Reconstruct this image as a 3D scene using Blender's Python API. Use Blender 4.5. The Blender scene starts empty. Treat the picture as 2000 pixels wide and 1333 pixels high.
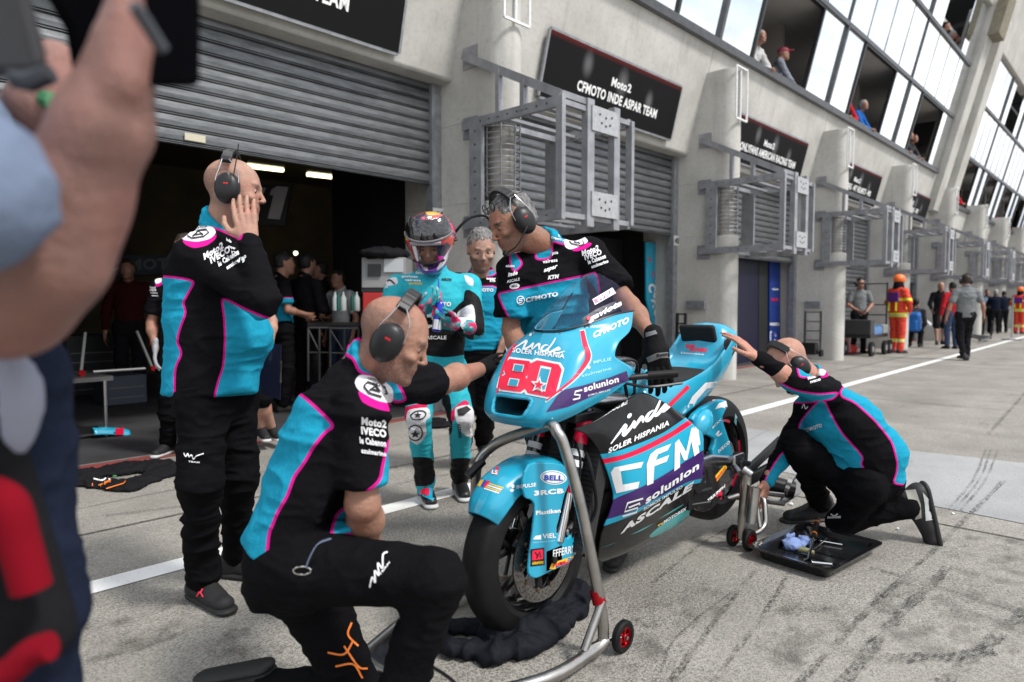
import bpy, bmesh, math, random
import numpy as np
from mathutils import Vector, Matrix
from mathutils.bvhtree import BVHTree
from mathutils.kdtree import KDTree
random.seed(7); RNG = np.random.default_rng(7)
SC = bpy.context.scene; COL = SC.collection; rad = math.radians
# ---------------------------------------------------------------- camera
CAMH = 1.24; YAW = rad(43.6); PITCH = -math.atan(74/1333)
FW = np.array([math.cos(YAW)*math.cos(PITCH), math.sin(YAW)*math.cos(PITCH), math.sin(PITCH)])
RT = np.array([math.sin(YAW), -math.cos(YAW), 0.]); UP = np.cross(RT, FW); CAM = np.array([0, 0, CAMH])
cd = bpy.data.cameras.new('camera'); cam = bpy.data.objects.new('camera', cd); COL.objects.link(cam); SC.camera = cam
cd.lens = 24; cd.sensor_width = 36; cd.clip_start = 0.05; cd.clip_end = 3000
cam.matrix_world = Matrix([[RT[0], UP[0], -FW[0], 0], [RT[1], UP[1], -FW[1], 0], [RT[2], UP[2], -FW[2], CAMH], [0, 0, 0, 1]])
cd.dof.use_dof = True; cd.dof.focus_distance = 2.95; cd.dof.aperture_fstop = 2.4
# ---------------------------------------------------------------- sky, sun, exposure
SC.view_settings.view_transform = 'Standard'; SC.view_settings.look = 'None'
SC.view_settings.exposure = 0.72; SC.view_settings.gamma = 1
SUN_EL, SUN_AZ = rad(52), rad(-80)      # azimuth measured from +X towards +Y: the direction the sun stands in
W = bpy.data.worlds.new("World"); SC.world = W; W.use_nodes = True
nt = W.node_tree; nt.nodes.clear()
o_ = nt.nodes.new('ShaderNodeOutputWorld'); bg = nt.nodes.new('ShaderNodeBackground'); sky = nt.nodes.new('ShaderNodeTexSky')
sky.sky_type = 'NISHITA'; sky.sun_disc = False; sky.sun_elevation = SUN_EL; sky.sun_rotation = rad(90)-SUN_AZ
sky.air_density = 1.3; sky.dust_density = 2.0
tc = nt.nodes.new('ShaderNodeTexCoord'); mp = nt.nodes.new('ShaderNodeMapping'); mp.inputs['Scale'].default_value = (1, 1, 2.2)
n1 = nt.nodes.new('ShaderNodeTexNoise'); n1.inputs['Scale'].default_value = 2.6; n1.inputs['Detail'].default_value = 9; n1.inputs['Roughness'].default_value = .58
r1 = nt.nodes.new('ShaderNodeValToRGB'); r1.color_ramp.elements[0].position = .34; r1.color_ramp.elements[1].position = .52
n2 = nt.nodes.new('ShaderNodeTexNoise'); n2.inputs['Scale'].default_value = 5; n2.inputs['Detail'].default_value = 8
r2 = nt.nodes.new('ShaderNodeValToRGB')
r2.color_ramp.elements[0].position = .36; r2.color_ramp.elements[0].color = (3.6, 3.9, 4.5, 1)
r2.color_ramp.elements[1].position = .60; r2.color_ramp.elements[1].color = (7.3, 7.4, 7.5, 1)
mx = nt.nodes.new('ShaderNodeMix'); mx.data_type = 'RGBA'
L = nt.links.new
L(tc.outputs['Generated'], mp.inputs[0]); L(mp.outputs[0], n1.inputs['Vector']); L(mp.outputs[0], n2.inputs['Vector'])
L(n1.outputs[0], r1.inputs[0]); L(n2.outputs[0], r2.inputs[0]); L(r1.outputs[0], mx.inputs[0]); L(sky.outputs[0], mx.inputs[6]); L(r2.outputs[0], mx.inputs[7])
L(mx.outputs[2], bg.inputs[0]); bg.inputs[1].default_value = 0.13; L(bg.outputs[0], o_.inputs[0])
sd = bpy.data.lights.new('sun', 'SUN'); sd.energy = 2.2; sd.angle = rad(10); sd.color = (1, .965, .91)
so = bpy.data.objects.new('sun', sd); COL.objects.link(so)
sdir = Vector((math.cos(SUN_EL)*math.cos(SUN_AZ), math.cos(SUN_EL)*math.sin(SUN_AZ), math.sin(SUN_EL)))
so.rotation_euler = sdir.to_track_quat('Z', 'Y').to_euler()
# ---------------------------------------------------------------- helpers: photo ray -> metric point
def ray(px, py): return FW+RT*(px-1000)/1333.-UP*(py-666.5)/1333.
def D(px, py, t): return CAM+ray(px, py)*t
def PY(px, py, Y): d = ray(px, py); return CAM+d*Y/d[1]
def PX(px, py, X): d = ray(px, py); return CAM+d*X/d[0]
def G(px, py, z=0.): d = ray(px, py); return CAM+d*(z-CAMH)/d[2]
def pxl(V):
    q = np.asarray(V)-CAM; t = q@FW; t = np.where(t < .05, .05, t)
    return np.stack([1000+1333*(q@RT)/t, 666.5-1333*(q@UP)/t, t], -1)
def nrm(v): v = np.asarray(v, float); return v/max(np.linalg.norm(v), 1e-9)
# ---------------------------------------------------------------- object helpers
def tag(o, label=None, cat=None, group=None, kind=None):
    for k, v in (('label', label), ('category', cat), ('group', group), ('kind', kind)):
        if v: o[k] = v
    return o
def base(o):
    return np.array(o['_b']) if o is not None and '_b' in o else np.zeros(3)
def empty(name, loc, label=None, cat=None, group=None, kind=None):
    o = bpy.data.objects.new(name, None); COL.objects.link(o); o.location = loc; o['_b'] = list(map(float, loc)); o.empty_display_size = .1
    return tag(o, label, cat, group, kind)
def mk(name, V, F, mat, parent=None, smooth=False, loc=None, mats=None, fm=None, bevel=0, attrs=None):
    """one mesh object from world coordinates"""
    V = np.asarray(V, float).reshape(-1, 3)
    b = base(parent) if parent is not None else (np.asarray(loc, float) if loc is not None else np.zeros(3))
    me = bpy.data.meshes.new(name)
    if isinstance(F, np.ndarray) and len(F):
        n, k = F.shape; Vl = (V-b).astype(np.float32)
        me.vertices.add(len(V)); me.vertices.foreach_set('co', Vl.ravel())
        me.loops.add(n*k); me.loops.foreach_set('vertex_index', F.astype(np.int32).ravel())
        me.polygons.add(n); me.polygons.foreach_set('loop_start', np.arange(0, n*k, k, dtype=np.int32))
        me.polygons.foreach_set('loop_total', np.full(n, k, np.int32)); me.update(calc_edges=True)
    else:
        me.from_pydata([tuple(v) for v in (V-b)], [], [tuple(map(int, f)) for f in F]); me.update()
    o = bpy.data.objects.new(name, me); COL.objects.link(o)
    for m in (mats or [mat]): me.materials.append(m)
    if fm is not None: me.polygons.foreach_set('material_index', np.asarray(fm, np.int32))
    if smooth: me.polygons.foreach_set('use_smooth', np.ones(len(me.polygons), bool))
    if attrs:
        for k, a in attrs.items():
            at = me.attributes.new(k, 'FLOAT', 'POINT'); at.data.foreach_set('value', np.asarray(a, np.float32))
    if parent is not None: o.parent = parent
    else: o.location = b
    if bevel:
        md = o.modifiers.new('bevel', 'BEVEL'); md.width = bevel; md.segments = 2; md.limit_method = 'ANGLE'
    o['_b'] = list(map(float, b))
    return o
def copytree(o, off, parent=None, depth=0):
    c = o.copy(); COL.objects.link(c); c.parent = parent
    if parent is None: c.location = Vector(o.location)+Vector(off)
    for ch in list(o.children): copytree(ch, off, c, depth+1)
    return c
class MB:
    """collects boxes, tubes and so on into one mesh"""
    def __init__(s): s.V = []; s.F = []; s.M = []; s.m = 0; s.st = []
    def add(s, V, F):
        b = len(s.V); s.st.append((b, len(s.F))); s.V += [tuple(v) for v in V]; s.F += [tuple(i+b for i in f) for f in F]; s.M += [s.m]*len(F); return s
    def hexa(s, P): return s.add(P, [(0, 3, 2, 1), (4, 5, 6, 7), (0, 1, 5, 4), (1, 2, 6, 5), (2, 3, 7, 6), (3, 0, 4, 7)])
    def box(s, a, b):
        (x0, y0, z0), (x1, y1, z1) = a, b
        x0, x1 = min(x0, x1), max(x0, x1); y0, y1 = min(y0, y1), max(y0, y1); z0, z1 = min(z0, z1), max(z0, z1)
        return s.hexa([(x0, y0, z0), (x1, y0, z0), (x1, y1, z0), (x0, y1, z0), (x0, y0, z1), (x1, y0, z1), (x1, y1, z1), (x0, y1, z1)])
    def obox(s, c, ax, ay, az, h):
        c = np.asarray(c, float); A = [nrm(ax)*h[0], nrm(ay)*h[1], nrm(az)*h[2]]
        return s.hexa([c+A[0]*i+A[1]*j+A[2]*k for k in (-1, 1) for i, j in ((-1, -1), (1, -1), (1, 1), (-1, 1))])
    def bar(s, a, b, w, h=None, up=(0, 0, 1)):
        a = np.asarray(a, float); b = np.asarray(b, float); d = nrm(b-a); h = h or w
        x = np.cross(d, up); x = nrm(x) if np.linalg.norm(x) > 1e-3 else nrm(np.cross(d, (1, 0, 0))); y = np.cross(x, d)
        return s.obox((a+b)/2, x, y, d, (w/2, h/2, np.linalg.norm(b-a)/2))
    def tube(s, P, r, n=10, closed=False, cap=True):
        P = [np.asarray(p, float) for p in P]; m = len(P); r = r if hasattr(r, '__len__') else [r]*m
        T = []
        for i in range(m):
            a = P[(i-1) % m] if (closed or i > 0) else P[i]; b = P[(i+1) % m] if (closed or i < m-1) else P[i]
            T.append(nrm(b-a))
        u = np.cross(T[0], (0, 0, 1)); u = nrm(u) if np.linalg.norm(u) > .05 else nrm(np.cross(T[0], (1, 0, 0)))
        V = []
        for i in range(m):
            u = nrm(u-T[i]*(u@T[i])); v = np.cross(T[i], u)
            for k in range(n):
                t = 2*math.pi*k/n; V.append(P[i]+r[i]*(u*math.cos(t)+v*math.sin(t)))
        F = [(i*n+k, i*n+(k+1) % n, ((i+1) % m)*n+(k+1) % n, ((i+1) % m)*n+k) for i in range(m if closed else m-1) for k in range(n)]
        if cap and not closed: F += [tuple(range(n))[::-1], tuple((m-1)*n+k for k in range(n))]
        return s.add(V, F)
    def lathe(s, c, ax, prof, n=24, arc=None):
        """prof: (axial, radius) list"""
        c = np.asarray(c, float); ax = nrm(ax); u = np.cross(ax, (0, 0, 1)); u = nrm(u) if np.linalg.norm(u) > .05 else np.array([1., 0, 0]); v = np.cross(ax, u)
        V = []; m = len(prof)
        a0, a1 = arc or (0, 2*math.pi); full = arc is None; nn = n if full else n+1
        for (z, r) in prof:
            for k in range(nn):
                t = a0+(a1-a0)*k/n; V.append(c+ax*z+r*(u*math.cos(t)+v*math.sin(t)))
        F = [(i*nn+k, i*nn+(k+1) % nn, (i+1)*nn+(k+1) % nn, (i+1)*nn+k) for i in range(m-1) for k in range(n)]
        return s.add(V, F)
    def prism(s, poly, off):
        """poly: 3D points; off: extrusion vector"""
        n = len(poly); P = [np.asarray(p, float) for p in poly]; off = np.asarray(off, float)
        V = P+[p+off for p in P]
        return s.add(V, [tuple(range(n))[::-1], tuple(range(n, 2*n))]+[(i, (i+1) % n, n+(i+1) % n, n+i) for i in range(n)])
    def parts(s, name, mat, parent=None, smooth=False, bevel=0):
        """one object per shape that was added"""
        out = []; st = s.st+[(len(s.V), len(s.F))]
        for (v0, f0), (v1, f1) in zip(st[:-1], st[1:]):
            q = MB(); q.add(s.V[v0:v1], [tuple(i-v0 for i in f) for f in s.F[f0:f1]]); out.append(q.build(name, mat, parent, smooth, bevel=bevel))
        return out
    def build(s, name, mat, parent=None, smooth=False, mats=None, loc=None, bevel=0):
        if not s.F: return None
        o = mk(name, s.V, s.F, mat, parent, smooth, loc, mats, s.M if mats else None, bevel)
        bm = bmesh.new(); bm.from_mesh(o.data); bmesh.ops.recalc_face_normals(bm, faces=bm.faces); bm.to_mesh(o.data); bm.free()
        if smooth: 
            try: o.data.shade_auto = True
            except Exception: pass
            o.data.set_sharp_from_angle(angle=rad(40))
        return o
def cr(P, n=8, closed=False):
    """Catmull-Rom through points (any dimension)"""
    P = np.asarray(P, float); m = len(P); out = []
    for i in range(m if closed else m-1):
        p0 = P[(i-1) % m] if closed or i > 0 else 2*P[0]-P[1]; p1 = P[i]; p2 = P[(i+1) % m]; p3 = P[(i+2) % m] if closed or i < m-2 else 2*P[-1]-P[-2]
        for t in np.linspace(0, 1, n, endpoint=False):
            out.append(.5*((2*p1)+(p2-p0)*t+(2*p0-5*p1+4*p2-p3)*t*t+(3*p1-p0-3*p2+p3)*t**3))
    if not closed: out.append(P[-1])
    return np.array(out)
# ---------------------------------------------------------------- materials
MATS = {}
def pm(name, col=(.5, .5, .5), rough=.5, metal=0., spec=.5, coat=0., alpha=1., bump=0., bscale=200., var=0., vscale=8., sheen=0., emit=None, es=0., trans=0., bdet=3, ior=1.45, sss=0.):
    if name in MATS: return MATS[name]
    m = bpy.data.materials.new(name); m.use_nodes = True; t = m.node_tree; b = t.nodes['Principled BSDF']; Lk = t.links.new
    b.inputs['Base Color'].default_value = (*col, 1); b.inputs['Roughness'].default_value = rough; b.inputs['Metallic'].default_value = metal
    b.inputs['Specular IOR Level'].default_value = spec; b.inputs['Coat Weight'].default_value = coat; b.inputs['Coat Roughness'].default_value = .03
    b.inputs['Alpha'].default_value = alpha; b.inputs['Sheen Weight'].default_value = sheen; b.inputs['Transmission Weight'].default_value = trans; b.inputs['IOR'].default_value = ior
    if sss: b.inputs['Subsurface Weight'].default_value = sss; b.inputs['Subsurface Radius'].default_value = (.012, .005, .003); b.inputs['Subsurface Scale'].default_value = .6
    if emit: b.inputs['Emission Color'].default_value = (*emit, 1); b.inputs['Emission Strength'].default_value = es
    tcn = t.nodes.new('ShaderNodeTexCoord')
    if var:
        n = t.nodes.new('ShaderNodeTexNoise'); n.inputs['Scale'].default_value = vscale; n.inputs['Detail'].default_value = 6; Lk(tcn.outputs['Object'], n.inputs['Vector'])
        mr = t.nodes.new('ShaderNodeMapRange'); mr.inputs[1].default_value = .3; mr.inputs[2].default_value = .7; mr.inputs[3].default_value = 1-var; mr.inputs[4].default_value = 1+var
        vm = t.nodes.new('ShaderNodeVectorMath'); vm.operation = 'SCALE'; vm.inputs[0].default_value = col
        Lk(n.outputs[0], mr.inputs[0]); Lk(mr.outputs[0], vm.inputs['Scale']); Lk(vm.outputs[0], b.inputs['Base Color'])
    if bump:
        n = t.nodes.new('ShaderNodeTexNoise'); n.inputs['Scale'].default_value = bscale; n.inputs['Detail'].default_value = bdet; Lk(tcn.outputs['Object'], n.inputs['Vector'])
        bp = t.nodes.new('ShaderNodeBump'); bp.inputs['Strength'].default_value = 1; bp.inputs['Distance'].default_value = bump; Lk(n.outputs[0], bp.inputs['Height']); Lk(bp.outputs[0], b.inputs['Normal'])
    MATS[name] = m; return m
class NG:
    """tiny node graph helper"""
    def __init__(s, name, rough=.7):
        s.m = bpy.data.materials.new(name); s.m.use_nodes = True; s.t = s.m.node_tree; s.b = s.t.nodes['Principled BSDF']; s.b.inputs['Roughness'].default_value = rough
        s.tc = s.t.nodes.new('ShaderNodeTexCoord').outputs['Object']; MATS[name] = s.m
    def l(s, a, b): s.t.links.new(a, b)
    def map(s, scale=(1, 1, 1), rot=(0, 0, 0), loc=(0, 0, 0)):
        n = s.t.nodes.new('ShaderNodeMapping'); n.inputs['Scale'].default_value = scale; n.inputs['Rotation'].default_value = rot; n.inputs['Location'].default_value = loc; s.l(s.tc, n.inputs[0]); return n.outputs[0]
    def noise(s, scale, det=5, vec=None, rough=.5, dist=0):
        n = s.t.nodes.new('ShaderNodeTexNoise'); n.inputs['Scale'].default_value = scale; n.inputs['Detail'].default_value = det; n.inputs['Roughness'].default_value = rough; n.inputs['Distortion'].default_value = dist; s.l(vec or s.tc, n.inputs['Vector']); return n.outputs[0]
    def voro(s, scale, vec=None, feat='F1'):
        n = s.t.nodes.new('ShaderNodeTexVoronoi'); n.inputs['Scale'].default_value = scale; n.feature = feat; s.l(vec or s.tc, n.inputs['Vector']); return n
    def mr(s, x, a, b, c=0., d=1., smooth=False):
        n = s.t.nodes.new('ShaderNodeMapRange'); n.clamp = True
        if smooth: n.interpolation_type = 'SMOOTHSTEP'
        for i, v in enumerate((a, b, c, d)): n.inputs[i+1].default_value = v
        s.l(x, n.inputs[0]); return n.outputs[0]
    def mix(s, f, a, b):
        n = s.t.nodes.new('ShaderNodeMix'); n.data_type = 'RGBA'
        for i, v in ((0, f), (6, a), (7, b)):
            if hasattr(v, 'is_linked') or hasattr(v, 'links'): s.l(v, n.inputs[i])
            else: n.inputs[i].default_value = v if i == 0 else (*v, 1)
        return n.outputs[2]
    def math(s, op, a, b=0., c=None):
        n = s.t.nodes.new('ShaderNodeMath'); n.operation = op
        for i, v in enumerate((a, b, c)):
            if v is None: continue
            if hasattr(v, 'links'): s.l(v, n.inputs[i])
            else: n.inputs[i].default_value = v
        return n.outputs[0]
    def sep(s):
        n = s.t.nodes.new('ShaderNodeSeparateXYZ'); s.l(s.tc, n.inputs[0]); return n.outputs
    def attr(s, name):
        n = s.t.nodes.new('ShaderNodeAttribute'); n.attribute_name = name; return n.outputs['Fac']
    def bump(s, h, dist, strength=1.):
        n = s.t.nodes.new('ShaderNodeBump'); n.inputs['Distance'].default_value = dist; n.inputs['Strength'].default_value = strength; s.l(h, n.inputs['Height']); s.l(n.outputs[0], s.b.inputs['Normal'])
    def out(s, c): s.l(c, s.b.inputs['Base Color']); return s.m
TEAL = (.012, .275, .44); BTEAL = (.02, .40, .58); MAG = (.62, .012, .25); BLK = (.0065, .0065, .008); WHT = (.78, .78, .80); RED = (.80, .008, .055); PURP = (.05, .018, .125)
# ---------------------------------------------------------------- implicit bodies -> one continuous surface
def smin(a, b, k): h = np.clip(.5+.5*(b-a)/k, 0, 1); return b*(1-h)+a*h-k*h*(1-h)
class SDF:
    def __init__(s): s.P = []
    def cap(s, a, b, ra, rb=None, k=.02, fl=None, fs=1., sub=False):
        a = np.asarray(a, float); b = np.asarray(b, float); rb = ra if rb is None else rb; R = max(ra, rb)
        s.P.append(('c', a, b, ra, rb, k, None if fl is None else nrm(fl), fs, sub, np.minimum(a, b)-R, np.maximum(a, b)+R)); return s
    def ell(s, c, r, ax=None, k=.02, sub=False):
        c = np.asarray(c, float); r = np.asarray(r, float); ax = np.eye(3) if ax is None else np.array([nrm(v) for v in ax]); R = r.max()
        s.P.append(('e', c, r, ax, 0, k, None, 1, sub, c-R, c+R)); return s
    def box(s, c, h, ax=None, rr=.01, k=.01, sub=False):
        c = np.asarray(c, float); h = np.asarray(h, float); ax = np.eye(3) if ax is None else np.array([nrm(v) for v in ax]); R = np.linalg.norm(h)
        s.P.append(('b', c, h, ax, rr, k, None, 1, sub, c-R, c+R)); return s
    def _d(s, p, X):
        t, a, b, c, d_, k, fl, fs = p[:8]
        if t == 'c':
            ra, rb = c, d_; A = a.copy(); B = b.copy(); Q = X
            if fl is not None:
                q = 1/fs-1; Q = X+(((X-a)@fl)*q)[..., None]*fl; B = b+((b-a)@fl)*q*fl
            ba = B-A; l2 = max(ba@ba, 1e-9); h = np.clip(((Q-A)@ba)/l2, 0, 1)
            return np.sqrt((((Q-A)-h[..., None]*ba)**2).sum(-1))-(ra+(rb-ra)*h)
        if t == 'e':
            q = (X-a)@c.T; k0 = np.sqrt(((q/b)**2).sum(-1)); k1 = np.sqrt(((q/(b*b))**2).sum(-1)); return k0*(k0-1)/np.maximum(k1, 1e-6)
        q = np.abs((X-a)@c.T)-(b-d_); return np.sqrt((np.maximum(q, 0)**2).sum(-1))+np.minimum(q.max(-1), 0)-d_
    def mesh(s, h, clip=None):
        lo = np.min([p[9] for p in s.P if not p[8]], 0)-3*h; hi = np.max([p[10] for p in s.P if not p[8]], 0)+3*h
        if clip is not None: lo = np.maximum(lo, clip[0]); hi = np.minimum(hi, clip[1])
        n = np.ceil((hi-lo)/h).astype(int)+1; Fd = np.full(n, .2, np.float32)
        for p in s.P:
            m = p[5]+2.5*h
            i0 = np.clip(np.floor((p[9]-m-lo)/h).astype(int), 0, n); i1 = np.clip(np.ceil((p[10]+m-lo)/h).astype(int)+1, 0, n)
            if (i1 <= i0).any(): continue
            g = np.stack(np.meshgrid(*[lo[i]+h*np.arange(i0[i], i1[i]) for i in range(3)], indexing='ij'), -1)
            d = s._d(p, g); sl = tuple(slice(i0[i], i1[i]) for i in range(3)); cur = Fd[sl]
            Fd[sl] = -smin(-cur, d, p[5]) if p[8] else smin(cur, d, p[5])
        return nets(Fd, lo, h)
def nets(Fd, lo, h):
    S = Fd < 0; n = np.array(Fd.shape)
    c = [S[i:n[0]-1+i, j:n[1]-1+j, k:n[2]-1+k] for i in (0, 1) for j in (0, 1) for k in (0, 1)]
    sm = sum(x.astype(np.int8) for x in c); act = (sm > 0) & (sm < 8); I = np.argwhere(act); idx = np.full(act.shape, -1, np.int64); idx[act] = np.arange(len(I))
    off = np.array([(i, j, k) for i in (0, 1) for j in (0, 1) for k in (0, 1)]); val = np.stack([Fd[tuple((I+o).T)] for o in off], 1)
    acc = np.zeros((len(I), 3)); cnt = np.zeros(len(I))
    for a in range(8):
        for b in range(a+1, 8):
            if np.abs(off[a]-off[b]).sum() != 1: continue
            va, vb = val[:, a], val[:, b]; m = (va < 0) != (vb < 0); t = np.where(m, va/np.where(va == vb, 1, va-vb), 0)
            acc += np.where(m[:, None], off[a]+(off[b]-off[a])*t[:, None], 0); cnt += m
    V = lo+h*(I+acc/np.maximum(cnt, 1)[:, None]); Q = []
    for ax in range(3):
        u, v = (ax+1) % 3, (ax+2) % 3; s0 = [slice(None)]*3; s1 = [slice(None)]*3; s0[ax] = slice(0, n[ax]-1); s1[ax] = slice(1, n[ax])
        A = S[tuple(s0)]; B = S[tuple(s1)]; E = np.argwhere(A != B); E = E[(E[:, u] > 0) & (E[:, v] > 0) & (E[:, u] < n[u]-1) & (E[:, v] < n[v]-1)]
        if not len(E): continue
        du = np.zeros(3, int); du[u] = 1; dv = np.zeros(3, int); dv[v] = 1
        q = np.stack([idx[tuple((E-du-dv).T)], idx[tuple((E-dv).T)], idx[tuple(E.T)], idx[tuple((E-du).T)]], 1)
        fl = ~A[tuple(E.T)]; q[fl] = q[fl][:, ::-1]; Q.append(q)
    F = np.concatenate(Q); F = F[(F >= 0).all(1)]
    return V, F
def vnormals(V, F):
    n = np.cross(V[F[:, 2]]-V[F[:, 0]], V[F[:, 3]]-V[F[:, 1]]); N = np.zeros_like(V)
    for k in range(4): np.add.at(N, F[:, k], n)
    return N/np.maximum(np.linalg.norm(N, axis=1), 1e-9)[:, None]
_T = RNG.random((32, 32, 32)).astype(np.float32)
def vnoise(P):
    i = np.floor(P).astype(int); f = P-i; f = f*f*(3-2*f); r = 0
    for a in (0, 1):
        for b in (0, 1):
            for c in (0, 1):
                w = (f[:, 0] if a else 1-f[:, 0])*(f[:, 1] if b else 1-f[:, 1])*(f[:, 2] if c else 1-f[:, 2])
                r = r+w*_T[(i[:, 0]+a) % 32, (i[:, 1]+b) % 32, (i[:, 2]+c) % 32]
    return r
def wrinkle(V, F, amp, fr=(9, 9, 20), seed=0., rid=.65):
    N = vnormals(V, F); P = V*np.asarray(fr)+seed; P = P+1.1*np.stack([vnoise(P*.45+7), vnoise(P*.45+17), vnoise(P*.45+27)], 1)
    n1 = vnoise(P); n2 = vnoise(P*2.1+5); r = 1-np.abs(2*n1-1); r2 = 1-np.abs(2*n2-1)
    d = amp*(rid*(r**2.2-.35)+.35*(r2**2-.35)+.4*(vnoise(V*5+seed)-.5))
    return V+N*d[:, None]
def smooth(V, F, it=1):
    for _ in range(it):
        A = np.zeros_like(V); C = np.zeros(len(V))
        for k in range(4):
            for j in (1, 3): np.add.at(A, F[:, k], V[F[:, (k+j) % 4]]); np.add.at(C, F[:, k], 1)
        V = .5*V+.5*A/np.maximum(C, 1)[:, None]
    return V
def fblur(a, F, it=2):
    a = np.asarray(a, float)
    for _ in range(it):
        A = np.zeros_like(a); C = np.zeros(len(a))
        for k in range(4):
            for j in (1, 3): np.add.at(A, F[:, k], a[F[:, (k+j) % 4]]); np.add.at(C, F[:, k], 1)
        a = .4*a+.6*A/np.maximum(C, 1)
    return a
def polysd(P, poly):
    """signed distance (negative inside) of 2D points to a polygon"""
    poly = np.asarray(poly, float); d = np.full(len(P), 1e9); ins = np.zeros(len(P), bool); n = len(poly)
    for i in range(n):
        a = poly[i]; b = poly[(i+1) % n]; e = b-a; w = P-a; t = np.clip((w@e)/max(e@e, 1e-9), 0, 1); q = w-t[:, None]*e
        d = np.minimum(d, (q**2).sum(1)); c = ((a[1] > P[:, 1]) != (b[1] > P[:, 1]))
        with np.errstate(divide='ignore', invalid='ignore'):
            x = (b[0]-a[0])*(P[:, 1]-a[1])/np.where(b[1] == a[1], 1e-9, b[1]-a[1])+a[0]
        ins ^= c & (P[:, 0] < x)
    return np.where(ins, -1, 1)*np.sqrt(d)
def zones(V, polys, far=1e3):
    """union of silhouettes given as photo outlines, in metres, for garment colour panels"""
    q = pxl(V); d = np.full(len(V), far)
    for p in polys:
        p = np.asarray(p, float); p = np.stack([p*.82+np.roll(p, -1, 0)*.18, p*.18+np.roll(p, -1, 0)*.82], 1).reshape(-1, 2); p = np.stack([p*.75+np.roll(p, -1, 0)*.25, p*.25+np.roll(p, -1, 0)*.75], 1).reshape(-1, 2); d = np.minimum(d, polysd(q[:, :2], p)*q[:, 2]/1333.)
    return d
# ---------------------------------------------------------------- writing and graphics laid on surfaces
FONT = {}
def textmesh(s, bold=0.0, shear=0.):
    """flat glyph faces of a word: verts (x,y), faces; height of a capital = 1"""
    key = (s, bold, shear)
    if key in FONT: return FONT[key]
    c = bpy.data.curves.new('t', 'FONT'); c.body = s; c.size = 1; c.offset = bold; c.shear = shear; c.resolution_u = 3; c.space_character = 1+bold*2
    o = bpy.data.objects.new('t', c); COL.objects.link(o); dg = bpy.context.evaluated_depsgraph_get(); dg.update()
    me = bpy.data.meshes.new_from_object(o.evaluated_get(dg)); V = np.array([v.co[:2] for v in me.vertices]); F = [tuple(p.vertices) for p in me.polygons]
    bpy.data.objects.remove(o); bpy.data.curves.remove(c); bpy.data.meshes.remove(me)
    if len(V): V[:, 0] -= V[:, 0].min(); V /= .73
    FONT[key] = (V, F); return V, F
def shape2d(poly): return (np.asarray(poly, float), [tuple(range(len(poly)))])
def stroke2d(P, w, n=6, smoothit=True):
    P = cr(P, n) if smoothit and len(P) > 2 else np.asarray(P, float); T = np.gradient(P, axis=0); T /= np.maximum(np.linalg.norm(T, axis=1), 1e-9)[:, None]; N = np.stack([-T[:, 1], T[:, 0]], 1)
    w = np.interp(np.linspace(0, 1, len(P)), np.linspace(0, 1, len(w)), w) if hasattr(w, '__len__') else np.full(len(P), w)
    V = np.concatenate([P+N*w[:, None]/2, P-N*w[:, None]/2]); m = len(P); return V, [(i, i+1, m+i+1, m+i) for i in range(m-1)]
def ell2d(c, rx, ry, n=28, rot=0.):
    t = np.linspace(0, 2*math.pi, n, endpoint=False); x = rx*np.cos(t); y = ry*np.sin(t); return shape2d(np.stack([c[0]+x*math.cos(rot)-y*math.sin(rot), c[1]+x*math.sin(rot)+y*math.cos(rot)], 1))
def join2d(*S):
    V = []; F = []; b = 0
    for v, f in S: V.append(np.asarray(v)); F += [tuple(i+b for i in q) for q in f]; b += len(v)
    return np.concatenate(V), F
def xf(S, o, ux, uy):
    """affine place of 2D shape: x*ux + y*uy + o"""
    V, F = S; return np.asarray(o)+np.outer(V[:, 0], ux)+np.outer(V[:, 1], uy), F
def txt(s, o, ux, h, bold=.02, shear=0., w=None):
    """word placed in photo coordinates: o = lower-left start, ux = vector along the whole word, h = vector of capital height (up)"""
    V, F = textmesh(s, bold, shear)
    if not len(V): return V, F
    L_ = V[:, 0].max(); return xf((V, F), o, np.asarray(ux, float)/L_, np.asarray(h, float))
def refine(S, step):
    V, F = S; bm = bmesh.new(); vs = [bm.verts.new((v[0], v[1], 0)) for v in V]
    for f in F:
        try: bm.faces.new([vs[i] for i in f])
        except Exception: pass
    lo = V.min(0); hi = V.max(0)
    for ax in (0, 1):
        no = (1, 0, 0) if ax == 0 else (0, 1, 0)
        for c in np.arange(lo[ax]+step/2, hi[ax], step):
            bmesh.ops.bisect_plane(bm, geom=bm.verts[:]+bm.edges[:]+bm.faces[:], plane_co=(c, c, 0), plane_no=no, dist=1e-5)
    bm.verts.index_update(); V2 = np.array([v.co[:2] for v in bm.verts]); F2 = [tuple(v.index for v in f.verts) for f in bm.faces]; bm.free(); return V2, F2
def bvh_of(objs):
    V = []; F = []; b = 0
    for o in objs:
        bo = np.array(o['_b']); V += [tuple(np.array(v.co)+bo) for v in o.data.vertices]; F += [tuple(i+b for i in p.vertices) for p in o.data.polygons]; b = len(V)
    return BVHTree.FromPolygons(V, F)
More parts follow.
